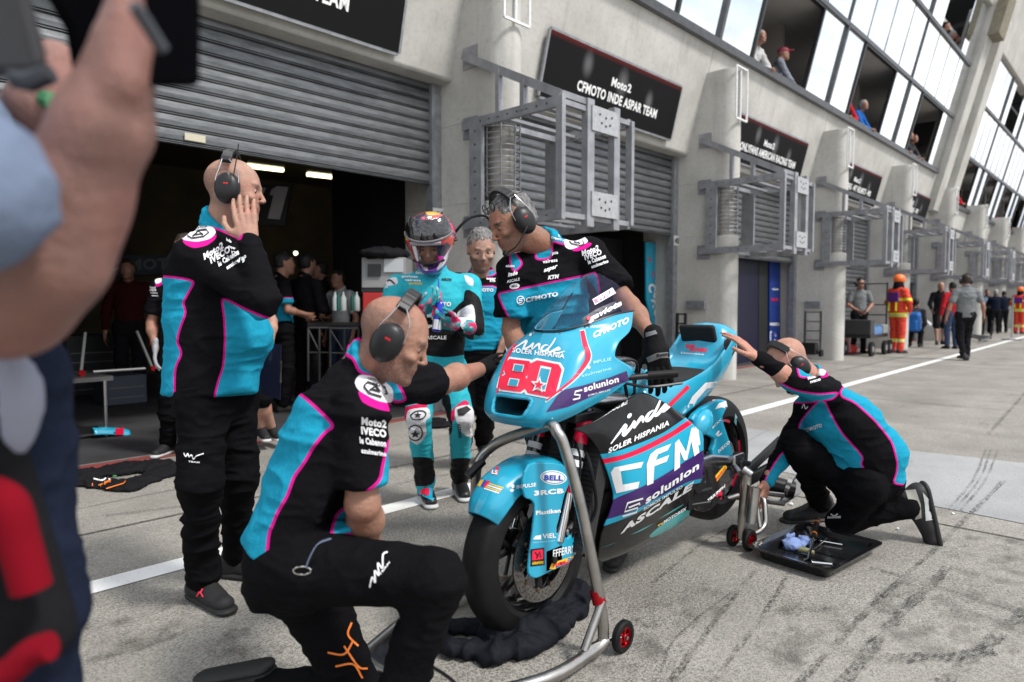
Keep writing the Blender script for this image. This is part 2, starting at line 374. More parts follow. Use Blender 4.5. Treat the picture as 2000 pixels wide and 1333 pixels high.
def decal(name, bvh, items, parent, off=.0016, step=14, eye=None):
    """items: list of (2D shape in photo coordinates, material); laid on the surface, lifted by off"""
    mats = []; V = []; F = []; M = []; tp = bvh if isinstance(bvh, BVHTree) else bvh_of(bvh)
    for it in items:
        S, mt = it[0], it[1]; lift = off*(it[2] if len(it) > 2 else 1)
        if not len(S[0]): continue
        if mt not in mats: mats.append(mt)
        v2, f2 = refine(S, step); hit = {}; b = len(V)
        for i, (x, y) in enumerate(v2):
            d = ray(x, y); d = d/np.linalg.norm(d); r = tp.ray_cast(Vector(CAM), Vector(d), 40)
            if r[0] is None: continue
            n = np.array(r[1]); n = n if n@d < 0 else -n; w = max(.35, -(n@d)); hit[i] = (np.array(r[0])-d*lift/w*1.0, r[3])
        for f in f2:
            if all(i in hit for i in f):
                ds = [hit[i][1] for i in f]
                if max(ds)-min(ds) > .09: continue
                k = len(V); V += [hit[i][0] for i in f]; F.append(tuple(range(k, k+len(f)))); M.append(mats.index(mt))
    if not F: return None
    V = np.array(V); 
    return mk(name, V, F, None, parent, mats=mats, fm=M)
# ---------------------------------------------------------------- people
def skin_mat(name, col, brow=(.05, .035, .03)):
    if name in MATS: return MATS[name]
    g = NG(name, .37); n = g.noise(26, 6); n2 = g.noise(9, 3); c = g.mix(g.mr(n, .35, .68), tuple(x*.86 for x in col), tuple(min(1, x*1.1) for x in col))
    c = g.mix(g.mr(n2, .45, .7, 0, .5), c, (col[0]*1.1, col[1]*.72, col[2]*.7)); sb = g.attr('stubble')
    c = g.mix(g.mr(g.noise(130, 5, rough=.7), .56, .70, 0, .35), c, (col[0]*.72, col[1]*.55, col[2]*.5)); sp = g.math('MULTIPLY', sb, g.mr(g.noise(420, 2), .36, .56)); c = g.mix(sp, c, brow); c = g.mix(g.attr('brow'), c, (.035, .022, .018)); c = g.mix(g.attr('lip'), c, (col[0]*.75, col[1]*.42, col[2]*.42))
    g.bump(g.math('ADD', g.noise(420, 4), g.math('MULTIPLY', g.noise(70, 5), 1.2)), .0028, 1.); g.b.inputs['Subsurface Weight'].default_value = .03; g.b.inputs['Subsurface Radius'].default_value = (.012, .004, .002); g.b.inputs['Subsurface Scale'].default_value = .5
    return g.out(c)
def cloth_mat(name, c0, c1=None, c2=MAG, c3=WHT, c4=MAG, pw=.0042, rough=.85):
    """plain cloth, or a team garment: c1 panels where zt<0, piping c2 along their edge, c3 badges where zw<0, c4 where zm<0"""
    if name in MATS: return MATS[name]
    g = NG(name, rough); w = g.noise(60, 4)
    c = g.mix(0, c0, c0)
    if c1 is not None:
        z = g.attr('zt'); c = g.mix(g.mr(z, -.0012, .0012, 1, 0), c0, c1)
        if c2 is not None: c = g.mix(g.math('MULTIPLY', g.mr(g.math('ABSOLUTE', z), pw-.001, pw+.001, 1, 0), 1), c, c2)
        c = g.mix(g.mr(g.attr('zm'), -.0012, .0012, 1, 0), c, c4); c = g.mix(g.mr(g.attr('zw'), -.0012, .0012, 1, 0), c, c3)
    n = g.t.nodes.new('ShaderNodeVectorMath'); n.operation = 'SCALE'; g.l(c, n.inputs[0]); g.l(g.mr(w, .3, .7, .93, 1.07), n.inputs['Scale'])
    g.b.inputs['Specular IOR Level'].default_value = .04
    h = g.math('ADD', g.noise(34, 5, rough=.55), g.math('MULTIPLY', g.noise(900, 2), .05)); g.bump(h, .006, .8)
    return g.out(n.outputs[0])
def head(S, c, f, u, sc=1., neck=None, ears=True, nr=.056, face=True):
    f = nrm(f); u = nrm(np.asarray(u, float)-f*(np.asarray(u, float)@f)); s = np.cross(u, f); A = (f, s, u)
    P = lambda a, b, z: np.asarray(c)+sc*(f*a+s*b+u*z)
    def E(a, b, z, r, k=.02, sub=False, ax=A): S.ell(P(a, b, z), np.array(r)*sc, ax, k*sc, sub)
    def C(p, q, ra, rb=None, k=.012, sub=False): S.cap(P(*p), P(*q), ra*sc, (ra if rb is None else rb)*sc, k*sc, sub=sub)
    E(-.012, 0, .036, (.101, .077, .086)); E(.030, 0, -.012, (.066, .064, .085), .03); E(.036, 0, -.070, (.052, .050, .042), .03)
    C((.012, .052, -.050), (.060, .028, -.098), .016, .014, .03); C((.012, -.052, -.050), (.060, -.028, -.098), .016, .014, .03)
    E(.083, 0, -.099, (.019, .022, .019), .02)
    if face:
        C((.083, -.034, .024), (.090, -.008, .018), .0105, .009, .014); C((.083, .034, .024), (.090, .008, .018), .0105, .009, .014)
        for q in (-1, 1):
            E(.070, q*.045, -.026, (.022, .019, .014), .016)
            E(.104, q*.032, .004, (.020, .019, .0125), .012, True)
            E(.073, q*.031, .003, (.0165, .0165, .012), .003)
        C((.090, 0, .014), (.115, 0, -.026), .0066, .0088, .009); E(.107, .0105, -.031, (.010, .0068, .0062), .006); E(.107, -.0105, -.031, (.010, .0068, .0062), .006)
        E(.083, 0, -.060, (.016, .026, .018), .02)
        C((.0945, -.017, -.0590), (.0945, .017, -.0590), .0050, None, .004); C((.0925, -.014, -.0690), (.0925, .014, -.0690), .0056, None, .004)
        C((.104, -.021, -.0640), (.104, .021, -.0640), .0035, None, .004, True)
    if ears:
        for q in (-1, 1):
            S.ell(P(-.006, q*.079, -.002), np.array((.019, .0075, .033))*sc, (nrm(f+s*q*.35), s, u), .006*sc); S.ell(P(.004, q*.088, .002), np.array((.009, .007, .017))*sc, A, .005*sc, True)
    if neck is not None:
        S.cap(P(-.022, 0, -.050), neck, nr*sc, nr*1.12, .03); S.cap(P(.025, 0, -.085), np.asarray(neck)+f*.035*sc, .026*sc, .03, .03)
    return P, A
def hand(S, w, d, n, side, curl=.5, sc=1., spread=.06, thumb=.6, curls=None, r=.0082):
    """w wrist, d direction of the hand, n palm-facing direction, side=+1 when the thumb lies on cross(d,n)"""
    w = np.asarray(w, float); d = nrm(d); n = nrm(np.asarray(n, float)-d*(np.asarray(n, float)@d)); t = np.cross(d, n)*side; rr = r*sc
    kn = []
    for i in range(4):
        o = (.030-.0205*i)*sc; k = w+d*(.088-.004*abs(i-1.2))*sc+t*o; kn.append(k)
        S.cap(w+d*.012*sc+t*o*.62, k, .0135*sc, .0105*sc, .006*sc)
    S.cap(w-d*.03*sc, w+d*.02*sc, .024*sc, .026*sc, .014*sc, fl=n, fs=.72)
    Ls = [(.041, .026, .021), (.046, .029, .022), (.042, .027, .022), (.033, .021, .019)]
    for i in range(4):
        p = kn[i]; cu = (curls[i] if curls else curl); dd = nrm(d+t*spread*(1.4-i)); a = 0
        for j, l in enumerate(Ls[i]):
            a += cu*(.75, 1.0, .7)[j]; v = nrm(dd*math.cos(a)+n*math.sin(a)); q = p+v*l*sc; S.cap(p, q, rr*(1.08-.1*j), rr*(1.0-.12*j), .002); p = q
    p = w+d*.022*sc+t*.024*sc; v = nrm(t*.9+d*.55+n*.25*thumb); q = p+v*.040*sc; S.cap(p, q, .0145*sc, .011*sc, .012*sc)
    v = nrm(t*.35+d*.9+n*.5*thumb); q2 = q+v*.032*sc; S.cap(q, q2, .0105*sc, .0095*sc, .004); v = nrm(d*.9+n*.6*thumb-t*.05); S.cap(q2, q2+v*.026*sc, .0095*sc, .0078*sc, .003)
def shoe(parent, ankle, fd, mat, sole, sc=1., h=.008, up=(0, 0, 1), lace=None, boot=0):
    fd = nrm(fd); up = nrm(np.asarray(up, float)-fd*(np.asarray(up, float)@fd)); s = np.cross(up, fd); a = np.asarray(ankle, float); b = a-up*.085*sc   # sole level
    S = SDF(); S.cap(b+up*.045*sc-fd*.045*sc, b+up*.035*sc+fd*.16*sc, .040*sc, .036*sc, .02, fl=up, fs=.85); S.cap(b+up*.04*sc-fd*.04*sc, b+up*(.10+boot)*sc-fd*.02*sc, .041*sc, .042*sc, .03); S.cap(b+up*.09*sc, b+up*.04*sc+fd*.10*sc, .034*sc, .032*sc, .03)
    S.box(b-up*.02*sc+fd*.06*sc, (.3, .2, .02*sc), (fd, s, up), .001, .004, True)
    V, F = S.mesh(h); V = smooth(V, F, 1); o = mk('shoe', V, F, mat, parent, True)
    T = SDF(); T.cap(b+up*.014*sc-fd*.047*sc, b+up*.014*sc+fd*.17*sc, .046*sc, .043*sc, .02, fl=up, fs=.4); V, F = T.mesh(h); mk('sole', V, F, sole, o, True)
    if lace is not None:
        m = MB()
        for k in range(5):
            q = b+up*(.098-.012*k)*sc+fd*(.03+.018*k)*sc; m.tube([q-s*.024*sc-up*.008*sc, q+up*.012*sc, q+s*.024*sc-up*.008*sc], .0032*sc, 6)
        m.build('laces', lace, o, True)
    return o
def hairshell(S, P, A, sc, top=.012, back=True, fringe=0.):
    f, s, u = A
    S.ell(P(-.018, 0, .046), np.array((.100, .080, .084))*sc, A, .01)
    S.ell(P(-.045, 0, .0), np.array((.070, .078, .080))*sc, A, .02)
    S.ell(P(.085, 0, -.035), np.array((.085, .11, .088))*sc, A, .012, True)
    S.box(P(0, 0, -.12), np.array((.2, .2, .075))*sc, A, .01, .01, True)
    for q in (-1, 1): S.ell(P(.035, q*.09, -.055), np.array((.05, .05, .055))*sc, A, .01, True)
def figure(label, J, st, cat='person', group=None):
    g = lambda k, d=None: st.get(k, d); h = g('h', .006); b = np.asarray(J['base'], float)
    sd = nrm(np.asarray(J['shL'])-J['shR']); upv = nrm(np.asarray(J['neck'])-J['pel']); fr = nrm(np.cross(sd, upv)) ; fr = fr if 'front' not in J else nrm(J['front'])
    # ---- skin body: one continuous surface
    S = SDF(); sc = g('hs', 1.); hasneck = J['neck']
    Pf, A = head(S, J['head'], J['hf'], J.get('hu', (0, 0, 1)), sc, hasneck, g('ears', True), g('nr', .056), g('face', True))
    S.cap(J['neck'], J['pel'], .062, .085, .03, fr, .7); S.cap(J['shR'], J['shL'], .030, None, .03)
    S.cap(J['hipR'], J['hipL'], .07, None, .03)
    for q in 'RL':
        S.cap(J['sh'+q], J['el'+q], .046*g('arm', 1), .038*g('arm', 1), .012); S.cap(J['el'+q], J['wr'+q], .041*g('arm', 1), .026, .015)
        e = np.asarray(J['el'+q]); w = np.asarray(J['wr'+q]); S.ell(e*.72+w*.28, (.044*g('arm', 1),)*3, None, .03)
        S.cap(J['hip'+q], J['kn'+q], .06, .05, .02)
        if g('shorts') or g('fullleg', True): S.cap(J['kn'+q], J['an'+q], .052 if g('shorts') else .045, .036, .02); k_ = np.asarray(J['kn'+q]); a_ = np.asarray(J['an'+q]); 
        if g('shorts'): S.ell(k_*.72+a_*.28-fr*.015, (.058, .058, .085), None, .03)
        hd = J.get('hand'+q)
        if hd: hand(S, J['wr'+q], *hd[:3], **hd[3])
    V, F = S.mesh(g('hsk', h)); V = smooth(V, F, 1); q = (V-np.asarray(J['head']))@np.array([A[0], A[1], A[2]]).T/sc
    at = {}
    inh = np.linalg.norm(q, axis=1) < .16
    br = inh & (q[:, 0] > .06) & (np.abs(np.abs(q[:, 1])-.033) < .019) & (np.abs(q[:, 2]-.025+.12*(np.abs(q[:, 1])-.033)) < .0055)
    lp = inh & (q[:, 0] > .085) & (np.abs(q[:, 1]) < .021) & (np.abs(q[:, 2]+.0655) < .0085)
    sb = np.zeros(len(V)); beard = g('beard', .25)
    m = inh & (q[:, 0] > -.01) & (q[:, 2] < -.028+.25*np.maximum(0, .045-q[:, 0])-.35*np.maximum(0, q[:, 0]-.07)) & (q[:, 2] > -.14); sb[m] = beard
    if g('bald', 0): m = inh & (q[:, 0] < .035) & (q[:, 2] < .065) & (q[:, 2] > -.075); sb[m] = np.maximum(sb[m], g('bald'))
    at['brow'] = fblur(br*g('brow', .8), F, 1); at['lip'] = lp*.7; at['stubble'] = fblur(sb, F, 5)*1.0
    body = mk('person', V, F, g('skin'), None, True, loc=b, attrs=at); tag(body, label, cat, group)
    out = {'body': body, 'P': Pf, 'A': A}
    if g('face', True) and h < .011:
        m = MB()
        for s_ in (-1, 1):
            c = Pf(.0775, s_*.031, .003); m.lathe(c-A[0]*.0, A[0], [(-.013*sc, .0), (-.009*sc, .0095*sc), (0, .0128*sc), (.006*sc, .0112*sc), (.0105*sc, .006*sc)], 14)
            m.m = 1; m.lathe(c, A[0]-np.array([0, 0, .35]), [(.0098*sc, .0065*sc), (.0128*sc, .0045*sc), (.0134*sc, 0.0001)], 12); m.m = 0
        m.build('eyes', None, body, True, mats=[pm('eye_white', (.55, .52, .50), .15), pm('iris', (.02, .012, .01), .05)])
    # ---- shirt
    S = SDF(); pel = np.asarray(J['pel']); nk = np.asarray(J['neck']); ch = np.asarray(J.get('chest', nk*.72+pel*.28)); bw = g('bw', 1.); dp = g('dp', .68)
    hem = np.asarray(J.get('hem', pel+upv*0.0))
    S.cap(hem, ch, .158*bw*g('hemw', 1), .165*bw, .03, fr, dp); S.cap(ch, nk-upv*.05, .150*bw, .085*bw, .05, fr, .75)
    if 'belly' in J: S.ell(J['belly'][0], J['belly'][1], (fr, sd, upv), .06)
    if 'bellies' in J:
        for e in J['bellies']: S.ell(e[0], e[1], (fr, sd, upv), .05)
    for q in 'RL':
        sh = np.asarray(J['sh'+q]); S.cap(nk-upv*.035, sh, .062, .062*g('slv', 1), .05)
        el = np.asarray(J['el'+q]); wr = np.asarray(J['wr'+q])
        if g('sleeve', 'long') == 'long':
            S.cap(sh, el, .068*g('slv', 1), .056*g('slv', 1), .03); S.cap(el, wr-nrm(wr-el)*.015, .056*g('slv', 1), .040*g('slv', 1), .02)
        else:
            e2 = sh+(el-sh)*g('slen', .72); S.cap(sh, e2, .070*g('slv', 1), .070*g('slv', 1), .03)
    if g('collar', True):
        c0 = nk+(np.asarray(Pf(-.02, 0, -.06))-nk)*.12
        n_ = 14; cu = nrm(np.asarray(Pf(-.02, 0, -.06))-nk); a1 = nrm(fr-cu*(fr@cu)); a2 = np.cross(cu, a1)
        pts = [c0+(a1*math.cos(t)*.066+a2*math.sin(t)*.066)*sc+cu*(.012-.026*math.cos(t)) for t in np.linspace(0, 2*math.pi, n_, endpoint=False)]
        for i in range(n_):
            if g('opencol') and i in (0, n_-1): continue
            p_, q_ = pts[i], pts[(i+1) % n_]; S.cap(p_, q_, .011, None, .012); S.cap(p_+cu*.024, q_+cu*.024, .0085, None, .012)
    for (c_, r_) in g('extra', []): S.ell(c_, r_, None, .04)
    if g('sleeve', 'long') == 'short':
        for q in 'RL':
            sh = np.asarray(J['sh'+q]); el = np.asarray(J['el'+q]); d_ = nrm(el-sh); e2 = sh+(el-sh)*g('slen', .72)+d_*.012; S.box(e2+d_*.06, (.09, .09, .062), (np.cross(d_, fr), fr, d_), .002, .002, True)
    hemd = nrm(J.get('hemd', -upv)); S.box(hem+hemd*(.12+g('heml', .03)), (.12, .45, .45), (hemd, nrm(np.cross(hemd, fr)), np.cross(hemd, nrm(np.cross(hemd, fr)))), .004, .004, True)
    V, F = S.mesh(h); V = smooth(V, F, 1); V = wrinkle(V, F, g('wr', .017), g('wfr', (6, 6, 14)), g('seed', 0)); at = {}
    far = np.full(len(V), 1.)
    at['zt'] = zones(V, st['zt']) if 'zt' in st else (st['ztf'](V) if 'ztf' in st else far); at['zw'] = zones(V, st['zw']) if 'zw' in st else far; at['zm'] = zones(V, st['zm']) if 'zm' in st else far
    if 'collar_teal' in st:
        cu = nrm(np.asarray(Pf(-.02, 0, -.06))-nk); dd = -(((V-nk)@cu)-st['collar_teal']); at['zt'] = np.minimum(at['zt'], dd)
    shirt = mk('shirt', V, F, g('shirt'), body, True, attrs=at); out['shirt'] = shirt
    # ---- trousers
    S = SDF(); lw = g('lw', 1.); S.cap(J['hipR'], J['hipL'], .112*lw, None, .03, fr, .92); S.cap(pel-upv*.02, (np.asarray(J['hipR'])+J['hipL'])/2, .150*bw, .135*bw, .04, fr, .72)
    for q in 'RL':
        hp, kn, an = (np.asarray(J[k+q]) for k in ('hip', 'kn', 'an'))
        if g('shorts'): S.cap(hp, kn+(kn-hp)*-.05, .098*lw, .088*lw, .04)
        else:
            S.cap(hp, kn, .100*lw, .074*lw, .04); S.cap(kn, an+(kn-an)*.12, .072*lw, .058*lw, .03)
            if g('bunch', True): S.cap(an+(kn-an)*.16, an+(kn-an)*.05, .060*lw, .062*lw, .02)
    for (a_, b_, ra, rb) in g('legextra', []): S.cap(a_, b_, ra, rb, .03)
    V, F = S.mesh(h); V = smooth(V, F, 1); V = wrinkle(V, F, g('wrt', .022), g('wft', (6, 6, 15)), g('seed', 0)+3)
    far = np.full(len(V), 1.); tr = mk('trousers', V, F, g('trouser'), body, True, attrs={'zt': zones(V, st['tzt']) if 'tzt' in st else far, 'zw': zones(V, st['tzw']) if 'tzw' in st else far, 'zm': zones(V, st['tzm']) if 'tzm' in st else far}); out['trousers'] = tr
    for q in 'RL':
        if 'ft'+q in J: out['shoe'+q] = shoe(body, J['an'+q], J['ft'+q], g('shoem'), g('solem'), g('shs', 1.), g('hs_', h), J.get('fu'+q, (0, 0, 1)), g('lace'), g('boot', 0))
    if g('hair'):
        S = SDF(); hairshell(S, Pf, A, sc)
        V, F = S.mesh(max(h*.8, .004)); N = vnormals(V, F); P2 = ((V-np.asarray(J['head']))@np.array([A[0], A[1], A[2]]).T)*np.array([60, 90, 34])/sc
        V = V+N*(.010*(vnoise(P2+3)-.45)+.008*(vnoise(P2*2.3)-.45))[:, None]*sc; out['hair'] = mk('hair', V, F, g('hair'), body, True)
    return out
def headset(fig, sc=1., mic=0, band=.0, cup=1., tilt=0., side=1, mats=None):
    body = fig['body']; P = fig['P']; f, s, u = fig['A']; m = MB(); K = pm('headset_black', (.007, .007, .008), .42); Rg = pm('headset_steel', (.55, .55, .56), .25, metal=1)
    c_, s_ = math.cos(tilt), math.sin(tilt); uu = u*c_-f*s_; ff = f*c_+u*s_
    Q = lambda a, b, z: np.asarray(P(0, 0, 0))+(ff*a+s*b+uu*z)*sc
    B = [Q(-.012, .112*math.sin(t), -.002+.150*math.cos(t)) for t in np.linspace(-.92, .92, 15)]
    M2 = MB()
    for i in range(14):
        d = nrm(B[i+1]-B[i]); rad_ = nrm((B[i]+B[i+1])/2-Q(-.012, 0, 0)); M2.obox((B[i]+B[i+1])/2, d, ff, rad_, (np.linalg.norm(B[i+1]-B[i])*.56, .019*sc, .007*sc))
    hb = M2.build('headset', K, body, False, bevel=.003)
    for q in (-1, 1):
        c = Q(0, q*.084, -.010); m2 = MB(); m2.lathe(c, s*q, [(-.012*sc, .032*sc*cup), (-.004*sc, .043*sc*cup), (.010*sc, .046*sc*cup), (.024*sc, .043*sc*cup), (.034*sc, .033*sc*cup), (.038*sc, .018*sc*cup), (.039*sc, .0001)], 24)
        v = [tuple(x) for x in m2.V]; m2.V = [tuple(c+(np.array(x)-c)+uu*((np.array(x)-c)@uu)*.28) for x in v]
        cupo = m2.build('ear_cup', K, hb, True)
        m3 = MB(); 
        for w_ in (-1, 1): m3.tube(cr([Q(-.012+w_*.012, q*.092, .096), Q(w_*.030, q*.100, .062), Q(w_*.040, q*.104, .02), Q(w_*.036, q*.104, -.008)], 5), .0018*sc, 6)
        m3.m = 0; m3.build('wire_yoke', Rg, hb, True)
        if q == side:
            m4 = MB(); m4.obox(c+s*q*.0385*sc+uu*.012*sc, ff, uu, s*q, (.008*sc, .0028*sc, .0012*sc)); m4.build('cup_badge', pm('badge_red', (.5, .01, .02), .4), hb)
    if mic:
        m5 = MB(); m5.tube(cr([Q(.01, mic*.118, -.03), Q(.045, mic*.115, -.05), Q(.085, mic*.085, -.078), Q(.112, mic*.03, -.085)], 6), .0028*sc, 8); e = Q(.114, mic*.022, -.085); m5.lathe(e-s*.014*sc, s, [(0, .0001), (.002*sc, .009*sc), (.014*sc, .013*sc), (.026*sc, .009*sc), (.028*sc, .0001)], 12); m5.build('microphone', K, hb, True)
    return hb
SKIN = lambda: skin_mat('skin', (.36, .185, .125)); SKIN2 = lambda: skin_mat('skin_tanned', (.30, .145, .09)); SKIN3 = lambda: skin_mat('skin_pale', (.41, .235, .17))
# ---------------------------------------------------------------- setting materials
g = NG('pit_concrete', .82)
a1 = g.noise(1.1, 8, rough=.62); a2 = g.noise(30, 5); v = g.voro(120); vb = g.voro(60)
c = g.mix(g.mr(a1, .34, .66), (.26, .245, .218), (.40, .38, .342)); c = g.mix(g.mr(a2, .38, .68, 0, .45), c, (.19, .178, .155))
dens = g.mr(g.noise(1.0, 6, g.map(loc=(7.1, 2.2, 0)), .62), .40, .66)            # where the worn surface shows dark aggregate
fine = g.mr(g.noise(88, 4, rough=.8), .49, .56); sp = g.mr(v.outputs['Distance'], .20, .34, 1, 0)
c = g.mix(g.math('MULTIPLY', fine, g.mr(dens, 0, 1, .40, .88)), c, (.060, .056, .050)); c = g.mix(g.math('MULTIPLY', sp, g.mr(dens, 0, 1, .25, .85)), c, (.055, .052, .047))
c = g.mix(g.math('MULTIPLY', g.mr(vb.outputs['Distance'], .10, .2, 1, 0), g.mr(g.noise(4, 4), .45, .6)), c, (.045, .043, .04))
st = g.noise(.55, 8, rough=.7, dist=.5); c = g.mix(g.mr(st, .54, .72, 0, .5), c, (.13, .12, .105))
bl = g.noise(1, 6, g.map(scale=(.55, 2.6, 1), rot=(0, 0, .35)), .68); c = g.mix(g.math('MULTIPLY', g.mr(bl, .60, .74), g.mr(g.noise(70, 4), .35, .6, .25, .8)), c, (.055, .052, .048))
c = g.mix(g.mr(g.noise(45, 3), .70, .76, 0, .5), c, (.50, .48, .44)); g.bump(g.math('ADD', g.noise(300, 4), g.mr(v.outputs['Distance'], 0, .4, 0, 1.)), .003, .9); GROUND = g.out(c)
def concrete(name, lo, hi, sc=1.):
    g = NG(name, .85); x = g.sep(); c = g.mix(g.mr(g.noise(1.1*sc, 8, rough=.62), .33, .67), lo, hi); c = g.mix(g.mr(g.noise(20*sc, 6), .5, .75, 0, .28), c, tuple(v*.6 for v in lo))
    s = g.noise(1, 6, g.map(scale=(5, 5, .35)), .6); c = g.mix(g.mr(s, .55, .75, 0, .4), c, tuple(v*.62 for v in lo)); c = g.mix(g.mr(g.noise(80, 3), .66, .74, 0, .6), c, tuple(v*.45 for v in lo))
    c = g.mix(g.mr(g.noise(2.2, 7, rough=.7), .64, .72, 0, .35), c, (.42, .40, .30)); g.bump(g.noise(60, 6), .004, .6); return g.out(c)
CONC = concrete('facade_concrete', (.40, .39, .36), (.56, .55, .52)); CONC2 = concrete('fin_concrete', (.40, .39, .36), (.54, .53, .50))
g = NG('galvanised_slats', .42); c = g.mix(g.mr(g.noise(5, 7, g.map(scale=(1, 1, 6))), .3, .7), (.095, .101, .108), (.175, .182, .192)); c = g.mix(g.mr(g.voro(55).outputs['Distance'], .1, .5, .22, 0), c, (.22, .23, .24)); c = g.mix(g.mr(g.noise(14, 5), .62, .7, 0, .5), c, (.09, .095, .10)); g.b.inputs['Metallic'].default_value = .55; g.bump(g.noise(30, 4), .001); SLAT = g.out(c)
g = NG('painted_steel_grey', .5); c = g.mix(g.mr(g.noise(7, 7), .35, .7), (.23, .235, .255), (.34, .34, .36)); c = g.mix(g.mr(g.noise(33, 5), .66, .72, 0, .5), c, (.09, .085, .085)); g.b.inputs['Metallic'].default_value = .3; STEEL = g.out(c)
ALU = pm('plate_aluminium', (.42, .42, .43), .45, metal=.5, var=.15, vscale=20); FRAME = pm('window_frame_metal', (.10, .103, .112), .4, metal=.4, var=.2); DARKF = pm('window_frame_dark', (.018, .018, .02), .4)
g = NG('mirror_glass', .02); g.b.inputs['Metallic'].default_value = 1.; g.bump(g.noise(1.1, 3), .006, .5); PANE = g.out(g.mix(0, (.93, .95, .97), (.93, .95, .97)))
GALV = pm('galvanised_frame', (.30, .31, .33), .45, metal=.5, var=.2, vscale=12); INT = pm('garage_panel_dark', (.010, .010, .012), .6, var=.3, vscale=2)  # garage panels near black: the dim interior is put into their colour
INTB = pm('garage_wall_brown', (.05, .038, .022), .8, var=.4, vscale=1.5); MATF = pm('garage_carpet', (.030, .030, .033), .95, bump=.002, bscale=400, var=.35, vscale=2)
WHITE = pm('white_paint', (.72, .72, .72), .5, var=.08, vscale=30); SIGN = None
def stucture(o): o['kind'] = 'structure'; return o
# ground: one sheet to the horizon, with the pit lane surface
V = []; F = []
xs = [-800, -60, -6, 0, 3, 6, 10, 20, 40, 80, 200, 900]; ys = [-800, -60, -6, 0, 3, 5.55, 14, 60, 900]
V = [(x, y, 0) for x in xs for y in ys]; ny = len(ys); F = [(i*ny+j, (i+1)*ny+j, (i+1)*ny+j+1, i*ny+j+1) for i in range(len(xs)-1) for j in range(ny-1)]
tag(mk('pit_lane', V, F, GROUND), kind='structure')
g = NG('worn_white_paint', .65); c = g.mix(g.mr(g.noise(60, 6, rough=.7), .30, .42), (.36, .35, .33), (.74, .74, .73)); c = g.mix(g.mr(g.noise(3, 5), .5, .75, 0, .35), c, (.35, .34, .32)); LINE = g.out(c)
P = [(x, 3.335+.012*max(0, x-4)) for x in (-2, 0, 2, 4, 6, 9, 13, 18, 25, 35, 60)]; V = []; F = []
for x, y in P: V += [(x, y-.075, .004), (x, y+.075, .004)]
F = [(2*i, 2*i+2, 2*i+3, 2*i+1) for i in range(len(P)-1)]; tag(mk('painted_line', V, F, LINE), kind='structure')
g = NG('kerb_red_paint', .7); KRED = g.out(g.mix(g.mr(g.noise(24, 6), .42, .62), (.14, .06, .05), (.27, .022, .022)))
tag(MB().box((-2, 5.75, -.02), (60, 5.87, .012)).build('red_threshold_strip', KRED), kind='structure')
tag(MB().box((-2, 5.875, -.02), (60, 5.925, .010)).build('grey_threshold_strip', pm('threshold_grey', (.16, .16, .16), .6, var=.3, vscale=30)), kind='structure')
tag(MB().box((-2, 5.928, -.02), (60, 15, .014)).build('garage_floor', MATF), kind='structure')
# expansion joints, smoother repaired slab, rubber marks
g = NG('joint_filler', .9); g.b.inputs['Alpha'].default_value = 1; JN = g.out(g.mix(g.mr(g.noise(90, 5), .4, .6), (.055, .05, .042), (.16, .15, .13)))
m = MB()
def gstrip(m, P, w, z=.004, seed=0):
    rr = random.Random(seed); P = cr(P, 12) if len(P) > 2 else np.array([np.asarray(P[0])*(1-t)+np.asarray(P[1])*t for t in np.linspace(0, 1, 60)]); T = np.gradient(P, axis=0); T /= np.linalg.norm(T, axis=1)[:, None]; b = len(m.V)
    for p, t in zip(P, T): n = np.array([-t[1], t[0]]); a = w*(.7+.6*rr.random())/2; c_ = w*(.7+.6*rr.random())/2; m.V += [(p[0]+n[0]*a, p[1]+n[1]*a, z), (p[0]-n[0]*c_, p[1]-n[1]*c_, z)]
    for i in range(len(P)-1): m.F.append((b+2*i+1, b+2*i+3, b+2*i+2, b+2*i)); m.M.append(m.m)
gstrip(m, [(-1, 4.12), (3, 4.16), (9, 4.25), (20, 4.3), (40, 4.4)], .022, seed=1)
for i, x in enumerate((-.6, 4.4, 9.6, 14.8, 20, 25)): gstrip(m, [(x, 5.6), (x-.02, -6)], .016, seed=3+i)
gstrip(m, [(-1, 1.72-.9), (8, -.85), (20, -.8)], .010, seed=2)
tag(m.build('expansion_joints', JN), kind='structure')
g = NG('smooth_repair', .75); c = g.mix(g.mr(g.noise(1.6, 7), .35, .65), (.275, .278, .283), (.345, .348, .353)); c = g.mix(g.mr(g.noise(150, 4), .55, .75, 0, .3), c, (.15, .145, .13)); g.bump(g.noise(250, 4), .0015)
al = g.mr(g.noise(150, 4), .34, .42, .55, 1); g.l(al, g.b.inputs['Alpha']); REP = g.out(c)
q = [G(1445, 835), G(1700, 872), G(2080, 915), G(2080, 1040), G(1800, 985), G(1452, 905)]; tag(mk('repaired_slab', [(p[0], p[1], .004) for p in q][::-1], [tuple(range(6))], REP), kind='structure')
g = NG('tyre_rubber_marks', .8); n = g.noise(95, 5, rough=.7); n2 = g.noise(5, 3); g.l(g.math('MULTIPLY', g.mr(n, .48, .58, 0, .9), g.mr(n2, .30, .60)), g.b.inputs['Alpha']); RUB = g.out(g.mix(0, (.022, .021, .022), (0, 0, 0)))
m = MB(); k = 0
